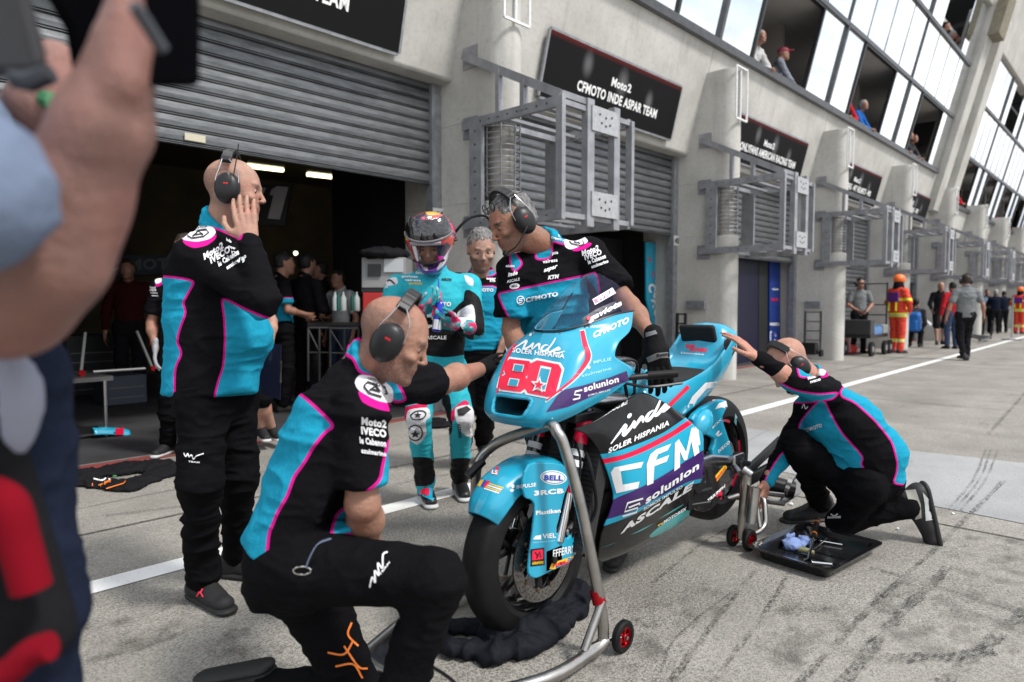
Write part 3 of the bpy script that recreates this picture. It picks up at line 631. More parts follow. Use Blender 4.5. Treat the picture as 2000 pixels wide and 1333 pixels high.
for pts, w in [([(1275, 1140), (1375, 1060), (1430, 1030)], .03), ([(1300, 1345), (1440, 1160), (1490, 1100)], .045), ([(1385, 1345), (1500, 1190), (1545, 1110)], .035), ([(1560, 1340), (1700, 1190), (1830, 1070), (1960, 940)], .05), ([(1640, 1340), (1760, 1200), (1850, 1110)], .08), ([(1840, 1340), (2010, 1190)], .09), ([(1700, 1290), (1850, 1285), (1940, 1275)], .10), ([(1700, 1110), (1840, 1150), (1990, 1200)], .04),
     ([(1700, 742), (1760, 760), (1850, 763), (2000, 770)], .03), ([(1790, 742), (1830, 755), (1860, 757)], .05), ([(1540, 820), (1680, 770), (1800, 760)], .03), ([(1850, 1000), (1900, 940), (1925, 880)], .03), ([(1862, 1000), (1912, 940), (1935, 880)], .03), ([(1876, 1000), (1924, 940), (1948, 882)], .03), ([(1930, 850), (2010, 760)], .06), ([(1350, 780), (1560, 745), (1800, 690)], .02), ([(200, 1010), (360, 990), (520, 960)], .05), ([(620, 975), (760, 950), (900, 925)], .04), ([(1290, 1320), (1330, 1240), (1480, 1120)], .02)]:
    gstrip(m, [G(*p)[:2] for p in pts], w*.55, .0045+.0003*k, 20+k); k += 1
tag(m.build('tyre_marks', RUB), kind='structure')
m = MB(); rr2 = random.Random(11)
for k, (p0, p1, w) in enumerate((((-.5, 4.6), (6, 4.9), .006), ((2.4, 2.2), (6.5, 2.75), .005), ((7.5, 2.6), (8.2, -2), .006), ((10, 4.0), (14, 2.0), .009))):
    n_ = 14; pts = [(p0[0]+(p1[0]-p0[0])*t+rr2.uniform(-.03, .03), p0[1]+(p1[1]-p0[1])*t+rr2.uniform(-.03, .03)) for t in np.linspace(0, 1, n_)]; gstrip(m, pts, w, .0042+.0001*k, 60+k)
tag(m.build('ground_cracks', JN), kind='structure')
g = NG('oil_stain', .45); n = g.noise(7, 6, rough=.7); g.l(g.math('MULTIPLY', g.mr(n, .48, .66, 0, .45), g.mr(g.noise(120, 3), .35, .6, .5, 1)), g.b.inputs['Alpha']); OIL = g.out(g.mix(0, (.035, .032, .028), (0, 0, 0)))
m = MB()
for k, (px, py, r_) in enumerate(((540, 1235, .20), (620, 1010, .18), (1385, 1054, .10), (1860, 1200, .34), (1600, 1240, .26), (1330, 1180, .22), (1950, 1090, .3), (260, 1230, .25), (1700, 900, .35), (700, 925, .25), (1240, 1300, .2))):
    c_ = G(px, py); m.add([(c_[0]+r_*math.cos(t)*1.3, c_[1]+r_*math.sin(t)*.8, .0072+.0002*k) for t in np.linspace(0, 2*math.pi, 20, endpoint=False)], [tuple(range(20))])
tag(m.build('oil_stains', OIL), kind='structure')
# ---------------------------------------------------------------- pit building
BL = empty('pit_building', (8, 5.9, 0), 'long concrete pit building with leaning mirrored windows above roller doors and fins', 'building')
K_ = .25; Y0_, Z0_ = 5.75, 3.7
def FY(z): return Y0_-K_*(z-Z0_)
def fbox(m, x0, x1, z0, z1, o0, o1):
    """box on the leaning facade; o measured outwards"""
    P = []
    for z in (z0, z1):
        for x, o in ((x0, o0), (x1, o0), (x1, o1), (x0, o1)): P.append((x, FY(z)-o, z))
    return m.hexa([P[i] for i in (3, 2, 1, 0)]+[P[i] for i in (7, 6, 5, 4)])
FINX = [5.08+5.17*i for i in range(-1, 14)]; DY = 5.98
def facade_panel(x0, x1, z1, k):
    m = MB(); Pz = [(Y0_-.012, 3.69), (Y0_-.02, 3.72), (FY(z1), z1), (FY(z1)+.25, z1), (6.2, 5.0), (6.2, 3.69)]
    Pz = [(Y0_+.02, 3.665), (Y0_-.005, 3.69), (FY(z1), z1), (FY(z1)+.22, z1), (6.16, 4.6), (6.16, 3.665)]
    m.prism([(x0, y, z) for y, z in Pz], (x1-x0, 0, 0)); return m.build('wall_panel', CONC, BL, bevel=.012)
for i, fx in enumerate(FINX):
    zt = 5.36 if fx < 24 else 4.68
    facade_panel(fx+.055, fx+5.17+.045, zt, i)
    # fin with a rounded nose
    zf = 4.93; m = MB(); nose = [(fx+.2+.2*math.sin(t), 5.17-.2*math.cos(t)) for t in np.linspace(-math.pi/2, math.pi/2, 12)]
    def finpoly(zA, zB, y1=6.6): m.prism([(x, y, zA) for x, y in nose]+[(fx+.4, y1, zA), (fx, y1, zA)], (0, 0, zB-zA))
    finpoly(-.1, 2.32); m.prism([(fx, 5.36, 2.32), (fx+.4, 5.36, 2.32), (fx+.4, 6.6, 2.32), (fx, 6.6, 2.32)], (0, 0, .87)); finpoly(3.19, zf)
    m.build('fin', CONC2, BL, True, bevel=.006)
    m = MB(); m.lathe((fx+.2, 5.2, 2.32), (0, 0, 1), [(0, .15), (.87, .15)], 16); m.build('fin_core', pm('drum_grey', (.25, .24, .22), .5, metal=.2), BL, True)
    m = MB()
    for j in range(13): z = 2.40+.062*j; m.tube([(fx+.2+.205*math.sin(t), 5.19-.205*math.cos(t), z) for t in np.linspace(-1.75, 1.75, 16)], .006, 5)
    for t in (-1.6, -.8, 0, .8, 1.6): m.bar((fx+.2+.205*math.sin(t), 5.19-.205*math.cos(t), 2.36), (fx+.2+.205*math.sin(t), 5.19-.205*math.cos(t), 3.18), .012)
    m.build('grille', GALV, BL)
# side jambs between fins, back-set wall beside each door
for i, fx in enumerate(FINX):
    if fx > 35:
        m = MB(); m.box((fx+.4, 5.99, -.02), (fx+5.17, 6.3, 3.7)); m.build('closed_bay_wall', CONC2, BL); 
    m = MB(); m.box((fx-.135, 5.93, 0), (fx-.003, 6.05, 3.70)); m.box((fx+.403, 5.93, 0), (fx+.52, 6.05, 3.70)); m.parts('door_guide', GALV, BL)
    m = MB(); m.box((fx+.0, 6.6, 0), (fx+.4, 8.2, 3.6)); m.build('partition', INT, BL)  # past the bright jamb the wall's shade comes from this dark colour
bot = {0: 2.565, 1: 2.37, 2: 2.12, 3: .02, 4: 1.9, 5: .02, 6: 1.9, 7: .02, 8: .02}
for i in range(9):
    x0 = FINX[i]+.50 if i else -2.0; x1 = FINX[i+1]-.12; z = 3.69; zb = bot[i]; V = []; F = []; prof = []
    n = 0
    while z > zb+.02:
        h = min(.112, z-zb); prof += [(0.0, z), (-.008, z-.004), (-.014, z-.014), (-.018, z-h*.45), (-.014, z-h+.026), (.014, z-h+.022), (.014, z-h+.017), (-.012, z-h+.015), (-.012, z-h+.009), (.012, z-h+.007)]; z -= h
    prof += [(-.03, zb), (-.03, zb-.004), (.03, zb-.004)]
    for y, zz in prof: V += [(x0, 5.99+y, zz), (x1, 5.99+y, zz)]
    F = [(2*j, 2*j+2, 2*j+3, 2*j+1) for j in range(len(prof)-1)]; o = mk('roller_shutter', V, F, SLAT, BL)
    if i == 0:
        m = MB(); m.box((2.30, 5.952, 2.60), (2.47, 5.958, 2.66)); m.build('maker_plate', pm('plate_cream', (.5, .46, .35), .5), o)
# upper windows --------------------------------------------------
def band_section(xa, xb, zlev, mod0, modw, nmod, opens, ztop):
    zA, zB, zC, zD = zlev; pane = MB()
    for k in range(nmod):
        x0 = mod0+modw*k; x1 = x0+modw; w = MB()
        fbox(w, x0-.035, x0+.035, zA, zB, -.06, .05); fbox(w, x0, x1, zA-.05, zA+.02, -.06, .06); fbox(w, x0, x1, zA-.11, zA-.055, -.02, .09); fbox(w, x0, x1, zB-.04, zB+.04, -.06, .05); fbox(w, x0, x1, zC-.05, zC+.03, -.06, .055)
        fbox(w, x0-.02, x0+.02, zB, zC, -.04, .03)
        if zD: fbox(w, x0-.035, x0+.035, zC, zD, -.06, .05)
        q = [x0+.035, x0+modw*.25, x0+modw*.735, x1-.035]
        win = w.build('window', FRAME, BL); fr = MB()
        for xx in q[1:3]: fbox(fr, xx-.03, xx+.03, zA+.02, zB-.04, -.05, .03)
        fbox(fr, q[1], q[2], zB-.08, zB-.04, -.05, .03); fr.build('sash', DARKF, win)
        op = opens(k)
        for j in range(3):
            if j == 1 and op: continue
            p = MB(); fbox(p, q[j]+.03*(j > 0), q[j+1]-.03*(j < 2), zA+.02, zB-.04, -.03-.012*(j == 1), -.004); p.build('pane', PANE, win)
        s4 = MB()
        for j in range(4):
            p = MB(); fbox(p, x0+.02+modw/4*j, x0+modw/4*(j+1)-.012, zB+.04, zC-.05, -.02, -.004); p.build('pane', PANE, win)
            fbox(s4, x0+modw/4*j-.012, x0+modw/4*j+.012, zB+.04, zC-.05, -.03, .004)
        s4.parts('thin_mullion', DARKF, win)
        if zD:
            for j in range(3):
                if j == 1 and opens(k+100): continue
                p = MB(); fbox(p, q[j]+.03*(j > 0), q[j+1]-.03*(j < 2), zC+.03, zD, -.03, -.004); p.build('pane', PANE, win)
band_section(-4, 25.05, (5.42, 6.98, 8.48, 10.1), .6, 4.88, 5, lambda k: k in (2, 3, 4, 104), 10)
band_section(27.3, 60, (4.73, 6.30, 7.95, 9.5), 27.35, 3.95, 8, lambda k: k in (0, 1, 2, 3, 5, 6, 101), 9.5)
# giant ribs and parapet
for rx0, rx1, zz in ((25.12, 27.25, 10.2), (59.0, 61.2, 9.7)):
    m = MB()
    for (xa, xb, oo) in ((rx0, rx0+.75, .22), (rx0+.75, rx0+1.35, .02), (rx0+1.35, rx1, .30)): fbox(m, xa, xb, 4.2, zz, -.5, oo)
    m.build('rib', CONC, BL, bevel=.02)
m = MB(); fbox(m, 25.1, 26.0, 9.3, 10.4, .2, .5); m.build('rib_block', pm('stained_concrete', (.22, .20, .15), .9, var=.2), BL)
for k in range(8): m = MB(); fbox(m, 27.3+4*k, 31.26+4*k, 9.55, 11.4, -.2, .12); m.build('parapet', CONC, BL, bevel=.02)
for k in range(7): m = MB(); fbox(m, .0+3.9*k-1, 3.86+3.9*k-1, 10.15, 12.0, -.2, .10); m.build('parapet', CONC, BL, bevel=.02)
# rooms behind the open windows
g = NG('ceiling_tiles', .8); x = g.sep(); fx_ = g.math('FRACT', g.math('MULTIPLY', x[0], .82)); fy_ = g.math('FRACT', g.math('MULTIPLY', x[1], .82))
CEIL = g.out(g.mix(g.math('MAXIMUM', g.mr(fx_, .0, .012, 1, 0), g.mr(fy_, 0, .012, 1, 0)), (.42, .41, .40), (.20, .20, .20)))
ROOMW = pm('room_wall', (.30, .28, .265), .8); ROOMD = pm('room_dark', (.03, .035, .045), .6)
for (xa, xb, zf, zc) in ((0, 25.1, 4.45, 6.99), (27.3, 60, 3.85, 6.31)):
    m = MB(); m.box((xa, FY(zc)+.1, zc), (xb, 10, zc+.12)); m.build('room_ceiling', CEIL, BL); m = MB(); m.box((xa, FY(zf)+.35, zf-.1), (xb, 10, zf)); m.box((xa, 10, zf), (xb, 10.15, zc)); m.build('room_wall', ROOMW, BL)
    x = xa+.6+4.88*.735*.0
    while x < xb: m = MB(); m.box((x+3.9, 5.9, zf), (x+4.05, 10, zc)); m.build('room_partition', ROOMW, BL); m = MB(); m.box((x+1.2, 9.93, zf), (x+2.3, 9.99, zf+2.0)); m.build('room_door', ROOMD, BL); x += 4.88
m = MB(); m.box((0, 5.35, 8.5), (25, 10, 8.62)); m.box((0, 9.8, 8.6), (25, 10, 12)); m.box((0, 5.3, 11.0), (25, 10, 11.1)); m.build('upper_room', pm('room_grey', (.14, .13, .13), .8), BL)
m = MB(); m.box((27, 5.2, 7.95), (60, 10, 8.05)); m.box((27, 9.8, 8), (60, 10, 12)); m.build('upper_room', pm('room_grey', (.14, .13, .13), .8), BL)
# end walls / top closing the building, dark grandstand roof high behind
m = MB(); m.box((-2, 15, 0), (62, 15.2, 11)); m.box((-2, 6, 11.2), (62, 15, 11.35)); m.box((-2, 6.25, 3.72), (62, 15, 3.9)); m.build('rear_wall', CONC2, BL)
GS = empty('grandstand_roof', (45, 4, 11), 'dark steel grandstand roof trusses high above the far end of the pit building', 'roof')
m = MB(); m.hexa([(30, 2.2, 13.4), (75, 2.2, 13.4), (75, 9, 12.6), (30, 9, 12.6), (30, 2.2, 13.55), (75, 2.2, 13.55), (75, 9, 12.75), (30, 9, 12.75)]); m.build('roof_sheet', pm('roof_dark', (.02, .022, .025), .6), GS)
m = MB()
for k in range(16):
    x = 30+3*k; m.bar((x, 2.3, 13.2), (x, 9, 12.0), .16); m.bar((x, 2.3, 13.2), (x+1.5, 5, 12.2), .1); m.bar((x+1.5, 5, 12.2), (x+3, 2.3, 13.2), .1); m.bar((x, 5.2, 12.1), (x, 5.2, 10.8), .14)
m.build('truss', pm('truss_steel', (.05, .053, .06), .5, metal=.3), GS)
# garage interiors
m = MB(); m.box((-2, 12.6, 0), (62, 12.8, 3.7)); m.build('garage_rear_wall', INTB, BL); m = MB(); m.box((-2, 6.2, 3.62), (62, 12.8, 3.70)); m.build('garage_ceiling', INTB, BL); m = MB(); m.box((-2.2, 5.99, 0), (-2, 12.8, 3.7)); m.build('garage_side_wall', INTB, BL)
# ---------------------------------------------------------------- team signs
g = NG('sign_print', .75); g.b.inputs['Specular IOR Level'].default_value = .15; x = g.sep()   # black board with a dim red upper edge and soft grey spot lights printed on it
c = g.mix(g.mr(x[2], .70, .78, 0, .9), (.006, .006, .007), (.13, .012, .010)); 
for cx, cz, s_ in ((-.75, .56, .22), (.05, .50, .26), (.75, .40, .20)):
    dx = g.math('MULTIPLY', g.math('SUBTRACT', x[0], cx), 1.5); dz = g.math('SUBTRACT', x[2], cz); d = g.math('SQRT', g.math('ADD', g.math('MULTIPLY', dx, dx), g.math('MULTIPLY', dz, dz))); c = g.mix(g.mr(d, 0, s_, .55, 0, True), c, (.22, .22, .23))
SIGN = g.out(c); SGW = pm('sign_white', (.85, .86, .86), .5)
def sign(x0, x1, z0, z1, words, lab, logo=True, tilt=0.):
    c = np.array([(x0+x1)/2, FY(z0)-.06, z0]); r = empty('team_sign', c, lab, 'sign', 'team name signs above the roller doors'); u = nrm((0, -K_, 1)); Lz = (z1-z0)/u[2]; n = nrm(np.cross((1, 0, 0), u)); ex = np.array([1, 0, -tilt]); hw = (x1-x0)/2
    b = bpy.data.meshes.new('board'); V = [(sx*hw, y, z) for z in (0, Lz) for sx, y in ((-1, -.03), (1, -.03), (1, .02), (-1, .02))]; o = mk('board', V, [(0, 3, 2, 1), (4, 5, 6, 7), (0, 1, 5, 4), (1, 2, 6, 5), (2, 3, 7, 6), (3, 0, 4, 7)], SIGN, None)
    o.parent = r; R_ = Matrix((ex, -n, u)).transposed().to_4x4(); o.matrix_local = R_; 
    f = MB()
    for a, b_ in (((-hw, -.01, 0), (hw, -.01, 0)), ((-hw, -.01, Lz), (hw, -.01, Lz)), ((-hw, -.01, 0), (-hw, -.01, Lz)), ((hw, -.01, 0), (hw, -.01, Lz))): f.bar(a, b_, .035, .06)
    fo = f.build('sign_frame', GALV, None); fo.parent = r; fo.matrix_local = R_
    t = []
    for s, cx, z, h, w in words:
        V2, F2 = textmesh(s, .035, 0.); Lw = V2[:, 0].max(); V3 = [(cx-w/2+v[0]/Lw*w, -.034, z+v[1]*h) for v in V2]; t.append((V3, F2))
    m = MB(); [m.add(*q) for q in t]; to = m.build('lettering', SGW, None); to.parent = r; to.matrix_local = R_
    return r
def logo2(cx, z, h): return [('Moto', cx-.07, z, h, .36), ('2', cx+.17, z, h, .09)]
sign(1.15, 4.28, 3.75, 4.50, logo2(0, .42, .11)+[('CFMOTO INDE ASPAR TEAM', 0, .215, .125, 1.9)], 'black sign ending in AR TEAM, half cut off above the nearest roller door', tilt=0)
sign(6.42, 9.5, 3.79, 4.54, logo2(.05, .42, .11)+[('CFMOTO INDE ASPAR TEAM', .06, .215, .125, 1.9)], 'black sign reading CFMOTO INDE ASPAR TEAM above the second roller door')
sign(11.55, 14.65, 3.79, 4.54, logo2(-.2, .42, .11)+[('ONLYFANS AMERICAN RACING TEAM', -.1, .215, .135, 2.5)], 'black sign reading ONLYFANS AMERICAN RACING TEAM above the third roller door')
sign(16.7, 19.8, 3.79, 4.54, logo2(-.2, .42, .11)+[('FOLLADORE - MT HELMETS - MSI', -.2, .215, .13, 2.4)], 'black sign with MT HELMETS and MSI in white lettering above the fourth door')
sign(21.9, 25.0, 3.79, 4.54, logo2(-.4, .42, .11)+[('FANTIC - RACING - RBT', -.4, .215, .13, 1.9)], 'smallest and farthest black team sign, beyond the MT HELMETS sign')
# ---------------------------------------------------------------- steel gantry cages
def cage(fx, lab):
    r = empty('gantry_cage', (fx, 5.4, 2.6), lab, 'bracket frame', 'grey steel cages hung on the fins'); xa, xb = fx-.06, fx+1.09; ya, yb = 5.35, 4.16; z0, z1 = 2.08, 3.13
    m = MB()
    for z in (z0, z1): m.bar((xa, 5.5, z), (xa, yb, z), .05, .10); m.bar((xb, ya-.1, z), (xb, yb, z), .05, .10); m.bar((xa, ya-.15, z), (xb, ya-.15, z), .09, .06)
    m.parts('arm', STEEL, r)
    m = MB()
    for z in (z0+.02, z1-.02):
        for y in (4.35, 4.62, 4.9): m.bar((xa, y, z), (xb, y, z), .07, .03)
    m.parts('cross_bar', STEEL, r)
    m = MB(); m.box((xa-.028, 5.20, z0-.05), (xa+.02, 5.38, z1+.05)); m.box((xb-.02, 5.10, z0), (xb+.02, 5.32, z1)); m.parts('side_plate', STEEL, r)
    for x, w, za, zb in ((xa, .055, z0-.05, z1+.05), (fx+.36, .11, z0-.09, z1+.10), (fx+.80, .10, z0-.09, z1+.10), (xb, .05, z0-.02, z1+.02)):
        m = MB(); m.box((x-w/2, yb-.05, za), (x+w/2, yb+.03, zb)); m.build('post', STEEL, r, bevel=.004)
    m = MB(); m.bar((xa, yb, z0), (xb, yb, z0), .05); m.bar((xa, yb, z1), (xb, yb, z1), .05); m.parts('front_rail', STEEL, r)
    for z in (z0+.02, z1-.20): m = MB(); m.box((fx+.36, yb-.065, z), (fx+.80, yb-.053, z+.24)); p = m.build('bolt_plate', ALU, r); m = MB(); [m.lathe((fx+.58+dx, yb-.065, z+.12+dz), (0, -1, 0), [(0, .012), (.006, .012), (.006, .0001)], 8) for dx, dz in ((-.1, .05), (.1, .05), (0, .03), (-.07, -.03), (.07, -.03), (0, -.05))]; m.build('bolts', pm('bolt_dark', (.06, .055, .05), .5, metal=.5), p)
    m = MB(); m.bar((xa, 5.50, 3.87), (xa, yb-.01, 3.19), .05, .085); m.bar((xa, yb, 3.20), (fx+.36, yb, 3.20), .05, .06); m.parts('brace', STEEL, r)
    for y, za in ((4.96, 3.60), (4.62, 3.42)): m = MB(); m.bar((xa, y, za), (xa, y, z1), .05, .07); m.build('hanger', STEEL, r)
    for z in (3.87, z1, z0): m = MB(); m.box((fx-.012, 5.34, z-.13), (fx-.001, 5.56, z+.10)); m.build('wall_plate', STEEL, r)
    m = MB()
    for y in np.arange(4.3, 5.3, .13):
        for z in (z0, z1): m.lathe((xa-.027, y, z), (-1, 0, 0), [(0, .009), (.005, .009), (.005, .0001)], 6)
    for z in np.arange(2.2, 3.1, .14): m.lathe((xa-.029, 5.29, z), (-1, 0, 0), [(0, .010), (.006, .010), (.006, .0001)], 6)
    m.build('bolts', pm('bolt_dark', (.06, .055, .05), .5, metal=.5), r)
    return r
c0 = cage(FINX[1], 'nearest grey steel gantry cage, above the grey haired mechanic')
names = ['second steel gantry cage, beside the third roller door sign', 'third steel gantry cage, above the two wheeled hand truck', 'fourth steel gantry cage, above the fireman in the orange helmet', 'fifth steel gantry cage, above the walking man in grey', 'sixth steel gantry cage along the pit wall', 'seventh steel gantry cage along the pit wall', 'eighth steel gantry cage along the pit wall', 'ninth and farthest visible steel gantry cage']
for i in range(8): c = copytree(c0, (5.17*(i+1), 0, 0)); c['label'] = names[i]
def wframe(fx, lab):
    m = MB(); x0, x1, z0, z1, y = fx-.02, fx+.36, 4.13, 4.93, 4.93
    for a, b in (((x0, y, z0), (x1, y, z0)), ((x0, y, z1), (x1, y, z1)), ((x0, y, z0), (x0, y, z1)), ((x1, y, z0), (x1, y, z1)), (((x0+x1)/2, y+.02, z0), ((x0+x1)/2, y+.02, z1))): m.bar(a, b, .025)
    o = m.build('bracket_frame', WHITE, None, loc=(fx, 4.93, 4.13)); return tag(o, lab, 'wall bracket', 'white frames on top of the fins')
w0 = wframe(FINX[1], 'white rectangular bracket frame cut by the top edge above the nearest cage')
for i, s in enumerate(['white bracket frame left of the third door sign', 'white bracket frame left of the MT HELMETS sign', 'white bracket frame left of the smallest sign', 'white bracket frame beside the giant concrete rib', 'sixth white bracket frame along the fins', 'seventh white bracket frame along the fins', 'eighth white bracket frame along the fins']):
    o = w0.copy(); COL.objects.link(o); o.location = Vector(w0.location)+Vector((5.17*(i+1), 0, 0)); o['label'] = s
# number plates and junction boxes
def numplate(x, z, s, lab):
    o = MB().box((x-.075, 5.915, z), (x+.075, 5.925, z+.16)).build('number_plate', WHITE, None, loc=(x, 5.92, z)); tag(o, lab, 'number plate', 'garage numbers'); V2, F2 = textmesh(s, .03); Lw = V2[:, 0].max()
    mk('digits', [(x-.06+v[0]/Lw*.12, 5.912, z+.03+v[1]*.10) for v in V2], F2, pm('digit_black', (.01, .01, .01), .5), o)
numplate(5.015, 2.14, '41', 'white plate with number 41 on the nearest door frame'); numplate(10.19, 2.20, '40', 'white plate with number 40 on the second door frame')
for i, (fx, lab) in enumerate(((FINX[2], 'grey junction box on the fin between second and third doors'), (FINX[3], 'grey junction box on the fin above the hand truck'))):
    m = MB(); m.box((fx-.07, 5.38, 1.14), (fx-.002, 5.72, 1.28)); o = m.build('junction_box', GALV, None, loc=(fx, 5.5, 1.1), bevel=.008); tag(o, lab, 'junction box', 'junction boxes')
# ---------------------------------------------------------------- racing motorcycle
OX, OY = 1.864, 1.71
def B(a, b, c): return np.array([OX+a, OY-b, c])
def BP(px, py, b): return PY(px, py, OY-b)
BK = empty('racing_motorcycle', B(.7, 0, 0), 'sky blue racing motorcycle number 80 held upright on paddock stands', 'motorcycle')
g = NG('fairing_teal', .26); g.b.inputs['Coat Weight'].default_value = .4; g.b.inputs['Coat Roughness'].default_value = .04; FT = g.out(g.mix(g.mr(g.noise(3, 3), .3, .7), (.014, .31, .48), (.018, .35, .53)))
FBK = pm('fairing_black', (.010, .010, .011), .22, coat=.6); CARB = pm('carbon_black', (.012, .012, .013), .35, coat=.4, bump=.0006, bscale=500); D_W = pm('decal_white', (.80, .81, .82), .35); D_R = pm('decal_red', RED, .3, coat=.3); D_P = pm('decal_purple', PURP, .3, coat=.3); D_LT = pm('decal_pale_teal', (.35, .72, .80), .35); D_Y = pm('decal_yellow', (.80, .50, .02), .35); D_K = pm('decal_black', (.01, .01, .012), .35); D_T = pm('decal_teal', (.016, .33, .50), .3); D_BL = pm('decal_blue', (.03, .06, .40), .35); D_SEA = pm('decal_sea_green', (.06, .42, .42), .3)
TYRE = pm('slick_rubber', (.0075, .0075, .008), .55, spec=.22, bump=.0006, bscale=300, var=.25, vscale=20); STL = pm('brushed_steel', (.40, .385, .365), .3, metal=1., bump=.0004, bscale=80, var=.15, vscale=14); CHR = pm('polished_fork', (.62, .61, .60), .12, metal=1.); ALM = pm('machined_aluminium', (.42, .42, .43), .28, metal=1., bump=.0005, bscale=90); DKM = pm('dark_metal', (.03, .03, .032), .35, metal=.7); REDM = pm('anodised_red', (.45, .012, .02), .25, metal=.8); GOLD = pm('gold_bobbin', (.26, .20, .14), .35, metal=1.)
g = NG('disc_steel', .3); g.b.inputs['Metallic'].default_value = 1.; DISC = g.out(g.mix(g.mr(g.noise(60, 4), .4, .6), (.24, .235, .23), (.36, .35, .34)))
def patch(name, rows, mat, parent, b_mirror=False, n=7, thick=.006, cut=None, smooth_rows=True):
    """smooth surface through a grid of world points"""
    R = [cr(r, n) for r in rows]; R = np.array(R); Cc = np.array([cr(R[:, j], n) for j in range(R.shape[1])]).transpose(1, 0, 2)
    sets = [Cc]
    if b_mirror:
        M = Cc[:, ::-1].copy(); M[:, :, 1] = 2*OY-M[:, :, 1]; Cc = np.concatenate([M[:, :-1], Cc], 1)
    nr, nc = Cc.shape[:2]; V = Cc.reshape(-1, 3); F = []
    for i in range(nr-1):
        for j in range(nc-1):
            c = (Cc[i, j]+Cc[i+1, j]+Cc[i, j+1]+Cc[i+1, j+1])/4
            if cut is not None and cut(c): continue
            F.append((i*nc+j, i*nc+j+1, (i+1)*nc+j+1, (i+1)*nc+j))
    F = np.array(F); nn = np.cross(V[F[:, 2]]-V[F[:, 0]], V[F[:, 3]]-V[F[:, 1]]); cc = V[F].mean(1); cen = V.mean(0) if b_mirror else np.array([V[:, 0].mean(), OY, V[:, 2].mean()])
    if (nn*(cc-cen)).sum() < 0: F = F[:, ::-1].copy()
    o = mk(name, V, F, mat, parent, True)
    if thick: md = o.modifiers.new('thick', 'SOLIDIFY'); md.thickness = thick; md.offset = -1
    return o, Cc
def slab(name, P, mat, parent, th, n=4, closed=True, bevel=.003, dirv=(0, 1, 0)):
    """flat panel with its own thickness (outline in world points, thickened across the bike)"""
    Q = cr(P, n, True) if n > 1 else np.array(P); m = MB(); m.prism(list(Q), np.array(dirv)*th); return m.build(name, mat, parent, False, bevel=bevel)
# wheels
def wheel(name, a, c, R, wd, rim_r, parent, front):
    C_ = B(a, 0, c); ax = np.array([0, -1, 0]); w = empty(name, C_); w.parent = parent; w.location = C_-base(parent); w['_b'] = list(C_)
    pr = []; h = wd/2
    for t in np.linspace(-1, 1, 25): x = t*h; pr.append((x, rim_r+.012+(R-rim_r-.012)*(max(0, 1-abs(t)**3.2))**.5))
    pr = [(-h*.80, rim_r-.006)]+pr+[(h*.80, rim_r-.006)]; m = MB(); m.lathe(C_, ax, pr, 72); t = m.build('tyre', TYRE, w, True)
    m = MB(); hr = h*.72; m.lathe(C_, ax, [(-hr, rim_r+.006), (-hr, rim_r-.012), (-hr*.5, rim_r-.030), (hr*.5, rim_r-.030), (hr, rim_r-.012), (hr, rim_r+.006)], 60); m.lathe(C_, ax, [(-.05, .0), (-.05, .034), (.05, .034), (.05, .0)], 24)
    for k in range(5):
        t0 = 2*math.pi*k/5+.3; u = lambda q: np.array([math.cos(q), 0, math.sin(q)])
        m.bar(C_+u(t0)*.02, C_+u(t0)*.10, .022, .03, ax)
        for s in (-.22, .22): m.bar(C_+u(t0)*.09, C_+u(t0+s)*(rim_r-.025), .016, .024, ax)
    rm = m.build('rim', FBK, w, True)
    return w, t, rm
fw, ft, frm = wheel('front_wheel', .015, .302, .304, .138, .216, BK, True)
rw, rt, rrm = wheel('rear_wheel', 1.45, .425, .325, .19, .216, BK, False)
m = MB(); [m.lathe(B(1.45, 0, .425), (0, -1, 0), [(.0700, .196), (.0735, .218)], 24, arc=(a0, a0+1.3)) for a0 in (.3, 2.2, 4.3)]; m.parts('rim_tape', D_R, rw, True)
def disc(a, c, b, ro, ri, parent):
    C_ = B(a, b, c); ax = np.array([0, -1, 0]); m = MB(); m.lathe(C_, ax, [(-.003, ri), (-.003, ro), (.003, ro), (.003, ri), (-.003, ri)], 60); o = m.build('brake_disc', DISC, parent, True)
    m = MB()
    for ring, (rr, n_) in enumerate(((ro-.010, 36), (ro-.022, 36), (ro-.034, 36))):
        for k in range(n_):
            t = 2*math.pi*(k+.33*ring)/n_; p = C_+np.array([math.cos(t)*rr, 0, math.sin(t)*rr]); m.lathe(p, ax, [(.0031, .0001), (.0036, .0030), (.0031, .0030)], 6); m.lathe(p, -ax, [(.0031, .0001), (.0036, .0030)], 6)
    m.build('drilled_holes', D_K, o)  # raised black dots paint the darkness of the holes
    m = MB()
    for k in range(10): t = 2*math.pi*k/10; p = C_+np.array([math.cos(t)*ri, 0, math.sin(t)*ri]); m.lathe(p, ax, [(-.006, .0001), (-.006, .009), (.008, .009), (.009, .0001)], 10)
    for k in range(5): t = 2*math.pi*(k+.5)/5; m.m = 1; m.bar(C_, C_+np.array([math.cos(t)*ri, 0, math.sin(t)*ri]), .014, .008, ax); m.m = 0
    m.build('bobbins', GOLD, o, mats=[GOLD, DKM])
for b in (.082, -.082): disc(.015, .302, b, .165, .118, BK)
disc(1.45, .425, .085, .105, .07, BK)
